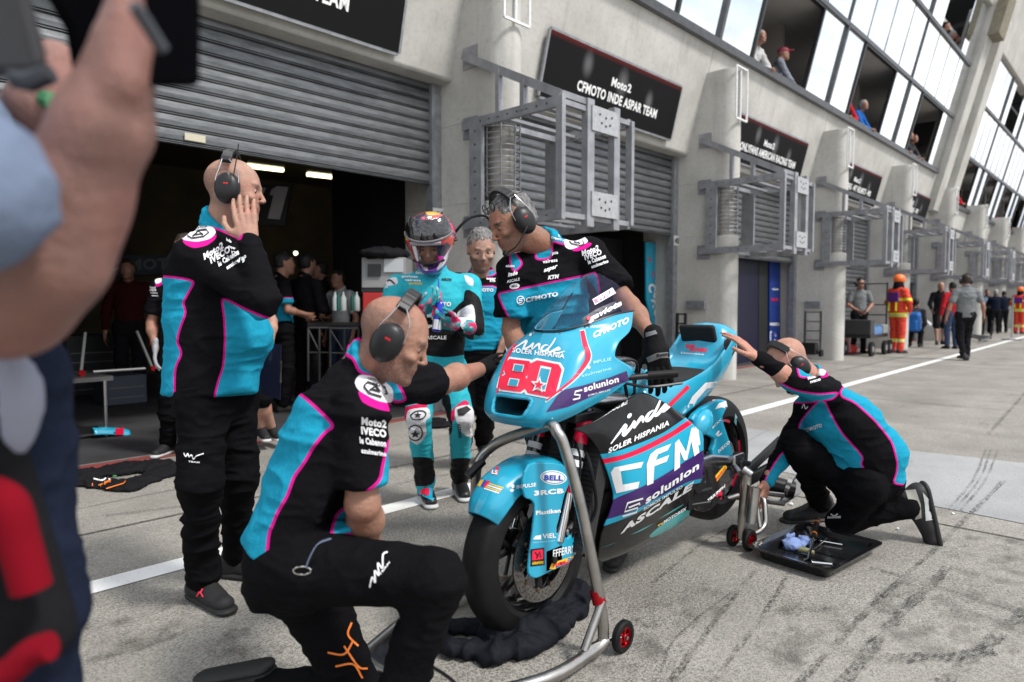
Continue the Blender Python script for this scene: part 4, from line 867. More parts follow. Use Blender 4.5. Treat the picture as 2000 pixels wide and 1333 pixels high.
# fork legs
for s in (1, -1):
    lo = B(.045, .118*s, .33); hi = B(.245, .105*s, .83); d = nrm(hi-lo); m = MB(); m.tube([lo+d*.03, lo+d*.22], .022, 16); f = m.build('fork_leg', CHR, BK, True)
    m = MB(); m.tube([lo+d*.21, lo+d*.245], .031, 16); m.build('fork_seal', REDM, f, True); m = MB(); m.tube([lo+d*.24, hi], .028, 16); m.build('fork_tube', FBK, f, True)
    m = MB(); m.tube([lo+d*.40, lo+d*.50], .0286, 16); m.build('red_band', D_R, f, True); m = MB(); m.tube([lo+d*.31, lo+d*.335], .0288, 16); m.tube([lo+d*.35, lo+d*.375], .0288, 16); m.build('white_band', D_W, f, True)
    m = MB(); m.box(B(-.03, .128*s, .26), B(.075, .092*s, .35)); m.build('axle_clamp', DKM, f, bevel=.008)
    m = MB(); c = B(.155, .088*s, .345); m.obox(c, (.9, 0, .35), (0, 1, 0), (-.35, 0, .9), (.038, .036, .062)); cal = m.build('brake_caliper', ALM, BK, bevel=.010)
    m = MB(); [m.lathe(c+np.array([0, -.036*s, dz]), (0, -s, 0), [(0, .017), (.006, .017), (.007, .012), (.003, .0001)], 14) for dz in (-.03, .012)]; m.build('piston_caps', REDM, cal, True)
m = MB(); m.tube([B(.015, .14, .302), B(.015, -.14, .302)], .013, 14); m.build('front_axle', DKM, BK, True)
# front mudguard
rows = []
for th, dR, wb in ((143, .046, .060), (136, .057, .078), (127, .062, .086), (118, .066, .090), (96, .066, .094), (75, .064, .096), (57, .060, .090)):
    t = rad(th); row = []
    for bb, dr in ((0, 0), (.45, -.004), (.75, -.018), (.93, -.042), (1.0, -.075)):
        R_ = .30+dR+dr-(.0 if th > 130 else 0); row.append(B(.015+R_*math.cos(t)*1.0, bb*wb, .302+R_*math.sin(t)))
    rows.append(row)
FEN, _ = patch('front_mudguard', rows, FT, BK, True, 8, .005)
P = [BP(x, y, .128) for x, y in ((1033, 908), (1060, 903), (1100, 908), (1112, 930), (1113, 945), (1104, 965), (1099, 985), (1092, 1015), (1087, 1040), (1103, 1047), (1110, 1052), (1120, 1040), (1123, 1062), (1121, 1091), (1100, 1106), (1079, 1115), (1056, 1127), (1043, 1130), (1033, 1121), (1034, 1095), (1039, 1056), (1043, 1020), (1045, 988), (1036, 976), (1026, 972), (1022, 940))]
LEGP = slab('fork_guard', P, FT, BK, .012, 2, bevel=.005)
# frame, engine and radiator mass between the fairings
m = MB(); m.hexa([B(.30, .06, .20), B(.95, .06, .20), B(.95, -.06, .20), B(.30, -.06, .20), B(.30, .17, .50), B(1.0, .17, .50), B(1.0, -.17, .50), B(.30, -.17, .50)]); m.box(B(.3, .17, .5), B(1.0, -.17, .64)); m.box(B(.25, .12, .6), B(1.0, -.12, .84)); m.build('engine', pm('engine_dark', (.012, .012, .013), .5, var=.4, vscale=20), BK, bevel=.03)
m = MB(); m.hexa([B(.13, .17, .30), B(.20, .17, .30), B(.20, -.17, .30), B(.13, -.17, .30), B(.24, .19, .74), B(.31, .19, .74), B(.31, -.19, .74), B(.24, -.19, .74)]); rad_o = m.build('radiator', pm('radiator_core', (.02, .02, .021), .55, bump=.002, bscale=160), BK)
m = MB()
for k in range(24): t = k/23; m.bar(B(.128+.11*t, .165+.015*t, .315+.41*t), B(.128+.11*t, -.165-.015*t, .315+.41*t), .004)
m.build('radiator_fins', DKM, rad_o)
m = MB()
for s in (1, -1): m.tube([B(.22, .05*s, .86), B(.42, .13*s, .84), B(.75, .15*s, .72), B(.95, .12*s, .50)], [.035, .04, .045, .05], 12)
m.build('frame_spar', ALM, BK, True)
m = MB(); m.lathe(B(.215, 0, .74), nrm(B(.26, 0, .9)-B(.2, 0, .7)), [(-.05, .0001), (-.05, .035), (.22, .035), (.23, .0001)], 16); m.box(B(.13, .14, .79), B(.26, -.14, .825)); m.box(B(.18, .14, .925), B(.29, -.14, .95)); m.build('triple_clamp', DKM, BK, bevel=.006)
for s in (1, -1):
    m = MB(); m.tube([B(.25, .10*s, .935), B(.36, .215*s, .950), B(.52, .315*s, .962)], [.012, .012, .013], 10); hb = m.build('handlebar', DKM, BK, True); m = MB(); m.tube([B(.43, .255*s, .956), B(.535, .325*s, .962)], .0165, 14); m.build('grip', TYRE, hb, True); m = MB(); m.tube(cr([B(.34, .22*s, .93), B(.38, .30*s, .92), B(.50, .37*s, .93)], 5), .006, 6); m.build('lever', DKM, hb, True)
# brake lines and cables
rr_ = random.Random(4)
for k in range(11):
    s = rr_.choice((1, 1, -1)); p = [B(.20+.1*rr_.random(), .09*s*rr_.random(), .93), B(.30+.15*rr_.random(), (.05+.14*rr_.random())*s, .98+.04*rr_.random()), B(.42+.12*rr_.random(), (.05+.15*rr_.random())*s, .90), B(.45+.1*rr_.random(), .15*s, .78)]
    m = MB(); m.tube(cr(p, 6), .0045+.003*rr_.random(), 6); m.build('cable', TYRE if k % 3 else DKM, BK, True)
m = MB(); m.tube(cr([B(.20, .12, .70), B(.16, .19, .62), B(.19, .19, .46), B(.14, .15, .36)], 6), .007, 8); m.tube(cr([B(.17, .10, .72), B(.12, .17, .66), B(.11, .16, .50), B(.13, .13, .36)], 6), .005, 8); m.build('brake_hose', TYRE, BK, True)
# upper fairing (nose cowl)
rows = [[(-.075, 0, .795), (-.068, .07, .795), (-.045, .13, .798), (.05, .185, .832), (.22, .21, .885), (.375, .222, .945)],
        [(-.098, 0, .830), (-.090, .08, .832), (-.062, .152, .838), (.035, .206, .870), (.22, .223, .925), (.372, .228, .985)],
        [(-.060, 0, .905), (-.050, .085, .907), (-.033, .158, .913), (.045, .209, .935), (.21, .224, .975), (.315, .228, 1.012)],
        [(-.004, 0, .975), (.004, .085, .976), (.014, .154, .980), (.076, .202, .995), (.205, .212, 1.018), (.262, .222, 1.040)],
        [(.055, 0, 1.055), (.064, .075, 1.056), (.074, .138, 1.060), (.128, .184, 1.070), (.245, .200, 1.083), (.300, .214, 1.092)],
        [(.105, 0, 1.125), (.120, .058, 1.127), (.165, .105, 1.133), (.230, .150, 1.140), (.310, .185, 1.143), (.392, .202, 1.135)],
        [(.108, 0, 1.132), (.124, .060, 1.135), (.172, .103, 1.150), (.245, .140, 1.172), (.335, .168, 1.198), (.442, .183, 1.212)]]
inl = [(-.092, .842), (-.080, .905), (.080, .905), (.092, .880), (.064, .830), (-.064, .830), (-.092, .862)]
inl = np.array([(-.088, .893), (.088, .893), (.092, .872), (.070, .832), (-.070, .832), (-.092, .872)])
def cutin(c):
    if c[0]-OX > .09: return False
    return polysd(np.array([[OY-c[1], c[2]]]), inl)[0] < 0
COWL, CG = patch('upper_fairing', [[B(*p) for p in r] for r in rows], FT, BK, True, 12, .006, cutin)
cg = CG.reshape(-1, 3); kd = KDTree(len(cg)); [kd.insert(Vector((p[1]*1, p[2], 0)), i) for i, p in enumerate(cg) if p[0]-OX < .12]; kd.balance()
m = MB(); rimp = []
for (b_, c_) in cr(np.array([(-.080, .896), (0, .898), (.080, .896), (.092, .880), (.086, .855), (.068, .832), (0, .830), (-.068, .832), (-.086, .855), (-.092, .880)]), 5, True):
    i = kd.find(Vector((OY-b_, c_, 0)))[1]; rimp.append(np.array([cg[i][0]-.001, OY-b_, c_]))
m.tube(rimp, .0075, 8, closed=True); m.build('intake_rim', FT, COWL, True)
m = MB(); back = [np.array([B(.20, 0, 0)[0], OY+(p[1]-OY)*.55, .87+(p[2]-.87)*.6]) for p in rimp]; n_ = len(rimp); m.add(rimp+back, [(i, (i+1) % n_, n_+(i+1) % n_, n_+i) for i in range(n_)]+[tuple(range(n_, 2*n_))]); m.build('intake_duct', pm('duct_teal_dark', (.008, .06, .09), .5), COWL, True)
# windscreen
rows = [[(.108, 0, 1.130), (.124, .060, 1.133), (.172, .103, 1.148), (.245, .140, 1.170), (.335, .168, 1.196), (.442, .183, 1.210)],
        [(.170, 0, 1.200), (.184, .055, 1.200), (.225, .094, 1.204), (.290, .127, 1.212), (.365, .152, 1.224), (.448, .170, 1.235)],
        [(.270, 0, 1.292), (.280, .050, 1.288), (.310, .084, 1.278), (.350, .113, 1.268), (.400, .137, 1.262), (.455, .157, 1.264)],
        [(.405, 0, 1.366), (.410, .042, 1.358), (.420, .074, 1.342), (.434, .102, 1.322), (.448, .124, 1.300), (.462, .142, 1.284)]]
g = NG('tinted_screen', .04); g.b.inputs['Alpha'].default_value = .16; g.b.inputs['Coat Weight'].default_value = .6; SCR = g.out(g.mix(0, (.06, .05, .13), (.02, .02, .03)))
SCRN, SG = patch('windscreen', [[B(*p) for p in r] for r in rows], SCR, BK, True, 8, 0)
m = MB(); nn = SG.shape[1]; m.tube([SG[0, j] for j in range(nn)], .004, 6); m.tube([SG[i, 0] for i in range(SG.shape[0])], .003, 6); m.build('screen_edge', D_K, SCRN, True)
m = MB()
for j in (nn//2-9, nn//2+9, nn//2-22, nn//2+22): p = SG[0, j]; m.lathe(p+np.array([-.004, 0, -.012]), (-.8, 0, .5), [(0, .006), (.004, .005), (.005, .0001)], 10)
m.build('screen_screw', ALM, SCRN, True)
# cockpit: dark dash behind the screen
m = MB(); m.hexa([B(.16, .09, 1.03), B(.30, .12, 1.03), B(.30, -.12, 1.03), B(.16, -.09, 1.03), B(.20, .07, 1.115), B(.30, .08, 1.13), B(.30, -.08, 1.13), B(.20, -.07, 1.115)]); m.build('dashboard', FBK, BK, bevel=.01)
# side fairing: near side follows the photo; mirrored to the far side
SR = [[(1120, 838, .135), (1160, 822, .175), (1205, 795, .205), (1250, 768, .215), (1292, 783, .215), (1335, 812, .205)],
      [(1152, 856, .175), (1190, 848, .215), (1232, 835, .232), (1275, 818, .237), (1312, 815, .232), (1353, 828, .215)],
      [(1178, 902, .195), (1212, 895, .235), (1250, 882, .247), (1290, 866, .247), (1330, 853, .240), (1372, 848, .220)],
      [(1197, 964, .195), (1230, 952, .236), (1266, 936, .247), (1304, 915, .247), (1340, 893, .240), (1374, 877, .222)],
      [(1191, 1000, .180), (1228, 988, .218), (1266, 973, .230), (1304, 953, .230), (1342, 936, .226), (1373, 930, .212)],
      [(1174, 1045, .140), (1215, 1028, .168), (1258, 1012, .180), (1298, 992, .180), (1333, 972, .180), (1358, 960, .175)],
      [(1170, 1094, .070), (1207, 1082, .085), (1243, 1066, .10), (1286, 1042, .11), (1322, 1022, .11), (1347, 1002, .115)],
      [(1190, 1096, .005), (1220, 1083, .005), (1250, 1068, .005), (1290, 1045, .005), (1322, 1027, .005), (1345, 1010, .005)]]
SRW = [[BP(*p) for p in r] for r in SR]
g = NG('side_fairing_paint', .22); g.b.inputs['Coat Weight'].default_value = .15; g.b.inputs['Coat Roughness'].default_value = .04; g.b.inputs['Specular IOR Level'].default_value = .22; e_ = .0012
c = g.mix(0, (.018, .35, .53), (.018, .35, .53)); c = g.mix(g.mr(g.attr('zk'), -e_, e_, 1, 0), c, (.010, .010, .011)); c = g.mix(g.mr(g.attr('zp'), -e_, e_, 1, 0), c, PURP); c = g.mix(g.mr(g.attr('zr'), -e_, e_, 1, 0), c, RED); c = g.mix(g.mr(g.attr('zg'), -e_, e_, 1, 0), c, (.06, .40, .41)); SFM = g.out(c)
def stroke_poly(P, w): v, f = stroke2d(P, w); n = len(v)//2; return list(v[:n])+list(v[n:][::-1])
SIDE, SG_ = patch('side_fairing', SRW, SFM, BK, False, 12, .006)
VV = SG_.reshape(-1, 3)
ZA = {'zk': zones(VV, [[(1080, 850), (1085, 790), (1205, 760), (1255, 735), (1345, 780), (1345, 812), (1325, 826), (1296, 846), (1255, 864), (1212, 880), (1172, 889), (1140, 880)], [(1130, 1042), (1180, 1028), (1235, 1008), (1290, 975), (1335, 948), (1400, 940), (1400, 1060), (1180, 1130), (1130, 1120)]]),
      'zr': zones(VV, [stroke_poly([(1150, 902), (1174, 902), (1215, 893), (1255, 878), (1295, 858), (1322, 842), (1358, 818)], 10.5)]), 'zp': zones(VV, [[(1197, 975), (1240, 958), (1285, 935), (1325, 910), (1390, 868), (1390, 932), (1345, 940), (1290, 970), (1235, 1000), (1170, 1020), (1180, 998)]]),
      'zg': zones(VV, [[(1262, 1052), (1295, 1022), (1338, 995), (1360, 985), (1350, 1015), (1295, 1045)], stroke_poly([(1160, 1074), (1200, 1060), (1250, 1037), (1292, 1012), (1335, 985)], 2.2)])}
for k_, a_ in ZA.items(): at = SIDE.data.attributes.new(k_, 'FLOAT', 'POINT'); at.data.foreach_set('value', a_.astype(np.float32))
SRM = [[np.array([p[0], 2*OY-p[1], p[2]]) for p in r] for r in SRW]; SIDE2, _ = patch('side_fairing', SRM, SFM, BK, False, 12, .006)
for k_, a_ in ZA.items(): at = SIDE2.data.attributes.new(k_, 'FLOAT', 'POINT'); at.data.foreach_set('value', a_.astype(np.float32))
# tail unit: loft of half sections
def loft(name, secs, mat, parent, n=5, mirror=True, caps=True):
    S_ = [cr(s, n) for s in secs]; S_ = np.array(S_); S_ = np.array([cr(S_[:, j], n) for j in range(S_.shape[1])]).transpose(1, 0, 2)
    if mirror: M = S_[:, ::-1].copy(); M[:, :, 1] *= -1; S_ = np.concatenate([M[:, :-1], S_], 1)
    W_ = np.array([[B(*p) for p in r] for r in S_]); nr, nc = W_.shape[:2]; F = [(i*nc+j, i*nc+j+1, (i+1)*nc+j+1, (i+1)*nc+j) for i in range(nr-1) for j in range(nc-1)]
    if caps: F += [tuple(range(nc)), tuple((nr-1)*nc+j for j in range(nc))[::-1]]
    o = mk(name, W_.reshape(-1, 3), F, mat, parent, True); bm = bmesh.new(); bm.from_mesh(o.data); bmesh.ops.recalc_face_normals(bm, faces=bm.faces); bm.to_mesh(o.data); bm.free(); return o
TAIL = loft('tail_unit', [[(.62, 0, .885), (.62, .07, .88), (.62, .11, .86), (.62, .125, .82), (.62, .13, .76), (.66, .09, .68), (.66, 0, .66)],
    [(.82, 0, .875), (.82, .085, .872), (.82, .125, .872), (.82, .142, .85), (.85, .145, .78), (.88, .10, .68), (.88, 0, .66)],
    [(1.0, 0, .885), (1.0, .10, .882), (1.0, .130, .888), (1.0, .148, .89), (1.03, .145, .82), (1.06, .10, .73), (1.06, 0, .71)],
    [(1.16, 0, .915), (1.16, .105, .91), (1.17, .132, .925), (1.19, .150, .945), (1.21, .145, .87), (1.24, .10, .79), (1.24, 0, .78)],
    [(1.25, 0, .955), (1.26, .105, .955), (1.28, .130, .985), (1.32, .152, 1.02), (1.34, .148, .93), (1.36, .10, .87), (1.36, 0, .86)],
    [(1.31, 0, 1.045), (1.32, .095, 1.04), (1.345, .125, 1.05), (1.39, .152, 1.075), (1.42, .146, 1.0), (1.44, .10, .95), (1.44, 0, .94)],
    [(1.36, 0, 1.130), (1.375, .08, 1.122), (1.40, .115, 1.105), (1.425, .148, 1.090), (1.455, .14, 1.05), (1.48, .10, 1.02), (1.48, 0, 1.02)],
    [(1.42, 0, 1.140), (1.43, .07, 1.132), (1.44, .10, 1.118), (1.45, .13, 1.095), (1.47, .125, 1.07), (1.49, .09, 1.05), (1.49, 0, 1.05)]], FT, BK)
SEAT = loft('seat', [[(.76, 0, .880), (.76, .05, .879), (.76, .075, .872)], [(.90, 0, .892), (.90, .085, .889), (.90, .118, .878)], [(1.05, 0, .903), (1.05, .095, .900), (1.05, .128, .888)], [(1.15, 0, .918), (1.15, .10, .914), (1.16, .130, .908)]], pm('seat_foam', (.008, .008, .009), .8, bump=.001, bscale=300), BK, 6)
md = SEAT.modifiers.new('th', 'SOLIDIFY'); md.thickness = .016; md.offset = 0
S = SDF(); S.box(B(1.315, -.005, 1.085), (.016, .098, .048), (nrm((1, 0, .42)), (0, 1, 0), nrm((-.42, 0, 1))), .014, .01); V, F = S.mesh(.005); mk('back_pad', V, F, MATS['seat_foam'], BK, True)
P = [B(1.29, .1525, 1.05), B(1.345, .1525, 1.07), B(1.405, .1525, 1.065), B(1.412, .1525, 1.035), B(1.405, .1525, .995), B(1.36, .1525, .975), B(1.315, .1525, .99)]; m = MB(); m.prism(list(cr(P, 4, True)), (0, .004, 0)); m.build('tail_opening', FBK, TAIL)
# tank and airbox
S = SDF(); S.ell(B(.55, 0, .90), (.22, .135, .09), None, .03); S.ell(B(.45, 0, .96), (.12, .12, .07), None, .04); V, F = S.mesh(.008); TANK = mk('fuel_tank', V, F, FT, BK, True)
m = MB(); S = SDF(); S.ell(B(.60, 0, .955), (.13, .085, .055), None, .02); V, F = S.mesh(.008); mk('tank_cover', V, F, FBK, BK, True)
# rear panels
P = [BP(x, y, .135) for x, y in ((1352, 820), (1370, 800), (1385, 790), (1402, 782), (1418, 782), (1422, 795), (1412, 815), (1420, 845), (1431, 880), (1434, 905), (1400, 898), (1392, 880), (1398, 858), (1372, 846))]; HUG = slab('rear_hugger', P, FT, BK, .03, 2, bevel=.008)
S = SDF(); c = BP(1370, 826, .14); S.ell(c, (.085, .045, .055), (nrm((.85, 0, .5)), (0, 1, 0), nrm((-.5, 0, .85))), .02); V, F = S.mesh(.006); mk('exhaust_bulge', V, F, FT, BK, True)
P = [BP(x, y, .150) for x, y in ((1378, 905), (1430, 912), (1436, 925), (1420, 955), (1400, 985), (1378, 1000), (1352, 990), (1362, 960), (1378, 940))]; CHG = slab('chain_guard', P, FBK, BK, .02, 2, bevel=.006)
m = MB()
for s in (1, -1): m.tube([B(.95, .12*s, .47), B(1.2, .125*s, .475), B(1.45, .12*s, .43)], [.03, .028, .024], 12)
m.build('swingarm', ALM, BK, True)
m = MB(); m.box(B(1.40, .165, .385), B(1.52, .11, .465)); ax_ = m.build('axle_block', ALM, BK, bevel=.010); m = MB(); m.lathe(B(1.45, .16, .425), (0, -1, 0), [(0, .024), (.02, .024), (.03, .014), (.06, .014), (.06, .0001)], 16); m.build('rear_axle_nut', DKM, ax_, True)
m = MB(); m.lathe(B(1.0, .155, .40), (0, -1, 0), [(0, .0), (0, .045), (.03, .045), (.03, 0)], 20); m.tube([B(1.0, .17, .36), B(1.10, .19, .36)], .011, 10); m.tube([B(.98, .15, .30), B(1.06, .21, .31)], .008, 8); m.box(B(.95, .16, .28), B(1.10, .14, .42)); m.build('footrest_plate', DKM, BK, bevel=.006)
m = MB(); m.lathe(B(1.3, .0, .53), (0, -1, 0), [(-.06, .35), (.06, .35)], 1); 
# ------------------------------------------------------------- graphics on the fairing
def bold80(ch):
    if ch == '8':
        out = [(0.0, .10), (.10, 0), (.80, 0), (.92, .12), (.92, .40), (.83, .50), (.94, .60), (.94, .88), (.82, 1), (.14, 1), (.04, .90), (.04, .62), (.13, .50), (.0, .40)]
        return out, [[(.33, .17), (.62, .17), (.62, .37), (.33, .37)], [(.36, .65), (.65, .65), (.65, .84), (.36, .84)]]
    out = [(.0, .14), (.14, 0), (.80, 0), (.98, .16), (.98, .86), (.84, 1), (.16, 1), (0, .88)]
    return out, [[(.34, .20), (.62, .20), (.62, .80), (.34, .80)]]
def af(o, ux, uy): return lambda P: [(o[0]+x*ux[0]+y*uy[0], o[1]+x*ux[1]+y*uy[1]) for x, y in P]
IT = []
def poly(P, m, l=1): IT.append((shape2d(P), m, l))
def crn(P, n=4): return cr(np.array(P, float), n, True)
# purple flank band
poly([(1066, 806), (1095, 763), (1140, 753), (1190, 738), (1224, 725), (1229, 743), (1180, 764), (1110, 795)], D_P)
# arrow stripes
IT.append((stroke2d([(1137, 644), (1142, 670), (1150, 695), (1143, 715), (1120, 742), (1092, 765), (1065, 786)], [11, 12, 13, 11, 8, 6, 4]), D_LT, 1)); IT.append((stroke2d([(1137, 646), (1142, 670), (1149, 695), (1141, 714), (1119, 741), (1092, 763), (1067, 783)], [8.5, 10, 10.5, 8.5, 6, 4, 2.5]), D_R, 2))
IT.append((stroke2d([(1032, 644), (1010, 668), (990, 700), (978, 735), (970, 775)], [7, 6, 5, 4, 3]), D_R, 2))
# 80 with white border
for ch, o, ux, uy in (('8', (972, 760), (56, 7), (16, -60)), ('0', (1022, 766), (62, 12), (17, -64))):
    out, holes = bold80(ch); T = af(o, ux, uy); c = np.mean(out, 0); big = [tuple(c+(np.array(p)-c)*np.array([1.13, 1.12])) for p in out]
    poly(T(big), D_W, 1.5); poly(T(out), D_R, 3)
    for h in holes: cc = np.mean(h, 0); poly(T([tuple(cc+(np.array(p)-cc)*1.22) for p in h]), D_W, 4.5); poly(T(h), FT, 6)
st_ = [(.30*math.cos(math.pi/2+k*math.pi/5)*(1 if k % 2 == 0 else .42), .30*math.sin(math.pi/2+k*math.pi/5)*(1 if k % 2 == 0 else .42)) for k in range(10)]
T = af((1052, 752), (42, 6), (7, -42)); poly(T([(x*1.35, y*1.35) for x, y in st_]), D_W, 7); poly(T([(x*.8, y*.8) for x, y in st_]), D_R, 8.5)
def inde(o, ux, uy, m, l=1.5, w=5.):
    T = lambda P: af(o, ux, uy)(P); sc = w/np.linalg.norm(uy)*1.0
    for P in ([(-.12, .0), (.06, .28), (.22, .50), (.20, .20), (.22, .05), (.38, .22), (.46, .42), (.46, .20), (.49, .08)], [(.49, .08), (.58, .32), (.66, .42), (.69, .25), (.72, .10)], [(.96, .42), (.84, .38), (.78, .18), (.86, .07), (.98, .20), (1.08, .55), (1.12, .85)], [(1.02, .30), (1.02, .12), (1.10, .08), (1.22, .24), (1.32, .36), (1.36, .28), (1.22, .20), (1.26, .07), (1.42, .12), (1.55, .22)]):
        IT.append((stroke2d(T(P), [w*.35, w, w, w*.8, w*.5]), m, l))
    c = T([(.28, .85)])[0]; IT.append((ell2d(c, w*.9, w*.55, rot=-.9), m, l))
inde((1010, 682), (58, 8), (12, -36), D_W, 1.5, 4.2)
IT.append((txt('SOLER HISPANIA', (1000, 688), (102, 12), (1.5, -9), .03), D_W, 1.5))
IT.append((txt('CFMOTO', (1158, 661), (70, -31), (1, -12), .05), D_W, 1.5))
IT.append((txt('solunion', (1141, 766), (68, -20), (-1.5, -12), .035), D_W, 2)); IT.append((txt('SOMOS IMPULSO', (1148, 775), (44, -12), (0, -3.5), .01), D_W, 2)); IT.append((stroke2d([(1137, 762), (1124, 765), (1122, 771), (1133, 772), (1132, 778), (1119, 781)], 3.2, smoothit=False), D_W, 2))
IT.append((txt('IMPULSE', (1158, 711), (36, -7), (0, -6), .02), D_LT, 1.5)); IT.append((ell2d((1147, 710), 3.5, 4), D_W, 1.5)); IT.append((ell2d((1150, 718), 3, 3), D_W, 1.5)); IT.append((txt('azulmarino', (1136, 737), (58, -15), (-.5, -6), .015), D_LT, 1.5))
decal('graphics', [COWL], IT, COWL, .0012, 9)
IT = []; poly([(1137, 622), (1165, 604), (1200, 589), (1213, 600), (1180, 620), (1141, 641)], pm('decal_navy', (.01, .012, .035), .3), 1); IT.append((txt('gaviota', (1150, 629), (64, -33), (2, -12), .05), D_W, 2.5)); IT.append((ell2d((1150, 622), 4, 4), D_R, 3))
poly([(1157, 585), (1196, 562), (1203, 573), (1162, 596)], D_W, 1); poly([(1159, 586), (1196, 565), (1201, 572), (1163, 593)], pm('decal_magenta', MAG, .3), 2); IT.append((txt('WRS', (1164, 591), (35, -19), (0, -8), .06), D_W, 3))
decal('stickers', [SCRN, COWL], IT, SCRN, .0015, 8)
# side fairing graphics
IT = []
IT.append((stroke2d([(1172, 897), (1215, 888), (1252, 873), (1290, 854), (1318, 838), (1340, 820)], 1.6), D_T, 2))
# big CFM letters
def W(P, l=2): poly(P, D_W, l)
W([(1257, 902), (1252, 914), (1212, 921), (1216, 947), (1249, 941), (1246, 954), (1204, 964), (1196, 936), (1193, 923), (1200, 913)])
W([(1311, 867), (1304, 880), (1285, 888), (1281, 899), (1307, 889), (1302, 902), (1278, 911), (1276, 944), (1264, 949), (1263, 908), (1270, 888), (1282, 878)])
W([(1318, 866), (1326, 858), (1340, 883), (1350, 838), (1358, 832), (1366, 884), (1356, 892), (1350, 862), (1342, 898), (1336, 900), (1328, 882), (1328, 913), (1317, 921)])
W([(1357, 834), (1364, 840), (1368, 868), (1365, 871), (1359, 860)])
inde((1202, 862), (74, -44), (8, -44), D_W, 2, 6.5)
IT.append((txt('SOLER HISPANIA', (1188, 886), (119, -56), (1.5, -10.5), .04), D_W, 2)); IT.append((txt('POLARCUBE', (1155, 821), (70, -32), (1, -7.5), .05), D_W, 2)); poly([(1129, 822), (1137, 815), (1146, 812), (1152, 817), (1146, 824)], D_W, 2)
IT.append((stroke2d([(1256, 974), (1226, 983), (1220, 1000), (1246, 992), (1243, 1001), (1216, 1009)], 3.4, smoothit=False), D_W, 2)); IT.append((stroke2d([(1228, 992), (1250, 983), (1249, 987)], 3.2, smoothit=False), D_W, 2))
IT.append((txt('solunion', (1261, 985), (104, -70), (1, -15), .04), D_W, 2)); IT.append((txt('SOMOS IMPULSO', (1257, 998), (76, -45), (0, -5.5), .02), D_W, 2))
IT.append((txt('ASCALE', (1212, 1043), (138, -87), (6, -16), .05), D_W, 2)); IT.append((txt('MOTOREX', (1296, 1023), (44, -27), (1, -6), .04), D_W, 3)); IT.append((txt('vv', (1284, 1030), (12, -7), (0, -6), .04), D_Y, 3))
decal('graphics', [SIDE], IT, SIDE, .0012, 11)
# mudguard and fork guard stickers
IT = []; IT.append((ell2d((1081, 933), 26, 14, rot=.08), D_W, 1)); IT.append((ell2d((1081, 933), 23.5, 11.8, rot=.08), D_T, 2)); IT.append((ell2d((1081, 933), 22, 10.5, rot=.08), D_W, 3)); IT.append((txt('BELL', (1063, 938), (36, 1), (.5, -10), .05), D_BL, 4))
poly([(957, 922), (963, 912), (975, 912), (971, 929)], D_R, 1); IT.append((txt('LS', (960, 925), (11, 2), (1.5, -8), .04), D_W, 2))
for k, c in enumerate((D_R, D_Y, D_BL, D_R)): poly([(926+6*k, 948-2*k+3*k), (933+6*k, 936+1*k), (939+6*k, 937+1*k), (932+6*k, 950+1*k)], c, 1)
for k in range(4): poly([(946+3*k, 953-3.2*k), (975+3*k, 962-3.2*k), (974+3*k, 964.5-3.2*k), (945+3*k, 955-3.2*k)], D_Y if k % 2 else D_W, 1)
IT.append((txt('IMPULSE', (1009, 955), (38, -5), (0, -7), .03), D_W, 1)); IT.append((ell2d((1002, 950), 3, 4), D_W, 1)); IT.append((ell2d((1000, 958), 4, 3), D_W, 1)); IT.append((txt('3RCB', (1043, 968), (58, -5), (0, -9), .05), D_W, 1)); IT.append((txt('Plastiken', (1047, 1006), (48, -5), (-.5, -8), .04), D_W, 1)); IT.append((txt('VIEL', (1060, 1052), (26, -2), (-.5, -9), .03), D_W, 1)); poly([(1041, 1054), (1046, 1047), (1057, 1045), (1057, 1054)], D_W, 1); IT.append((txt('TECHNOLOGY', (1040, 1062), (44, -4), (0, -3), .01), D_LT, 1))
poly([(1037, 1073), (1063, 1070), (1064, 1104), (1036, 1107)], D_K, 1); poly([(1040, 1076), (1061, 1073), (1061, 1092), (1039, 1095)], D_R, 2); IT.append((stroke2d([(1045, 1079), (1050, 1085), (1048, 1091), (1055, 1078), (1056, 1089)], 2.6, smoothit=False), D_K, 3)); IT.append((txt('AKRAPOVIC', (1039, 1103), (23, -2), (0, -5), .05), D_Y, 2))
IT.append((txt('EFFERRI', (1080, 1089), (38, -9), (.5, -15), .02), D_W, 1)); poly([(1078, 1100), (1120, 1086), (1119, 1098), (1092, 1112), (1073, 1112)], D_Y, 1); IT.append((txt('PIRELLI', (1080, 1109), (36, -11), (1, -6.5), .05), D_R, 2))
decal('stickers', [FEN, LEGP], IT, FEN, .0012, 8)
IT = [(txt('DAVID', (1339, 679), (18, 2), (0, -7), .08, .2), D_R, 1), (txt('ALONSO', (1345, 685), (36, 3), (0, -7), .08, .2), D_R, 1), (stroke2d([(1293, 812), (1310, 790), (1330, 770), (1345, 755)], 8), D_R, 1), (txt('RCXX', (1392, 838), (17, -17), (-1, -4), .03), D_W, 1), (txt('IVECO', (1404, 885), (22, -20), (-2, -5), .04), D_W, 1), (stroke2d([(1398, 850), (1404, 842), (1402, 852), (1410, 846)], 2.4), D_W, 1)]
W2 = lambda P: IT.append((shape2d(P), D_W, 1))
W2([(1342, 795), (1352, 775), (1378, 748), (1400, 745), (1402, 780), (1391, 785), (1392, 757), (1380, 760), (1362, 780), (1352, 800)]); W2([(1418, 783), (1404, 788), (1396, 800), (1410, 796), (1422, 800)]); IT.append((txt('Dainese', (1330, 691), (45, 3), (0, -3.5), .02), D_W, 1))
decal('graphics', [TAIL, HUG, SEAT], IT, TAIL, .0014, 8)
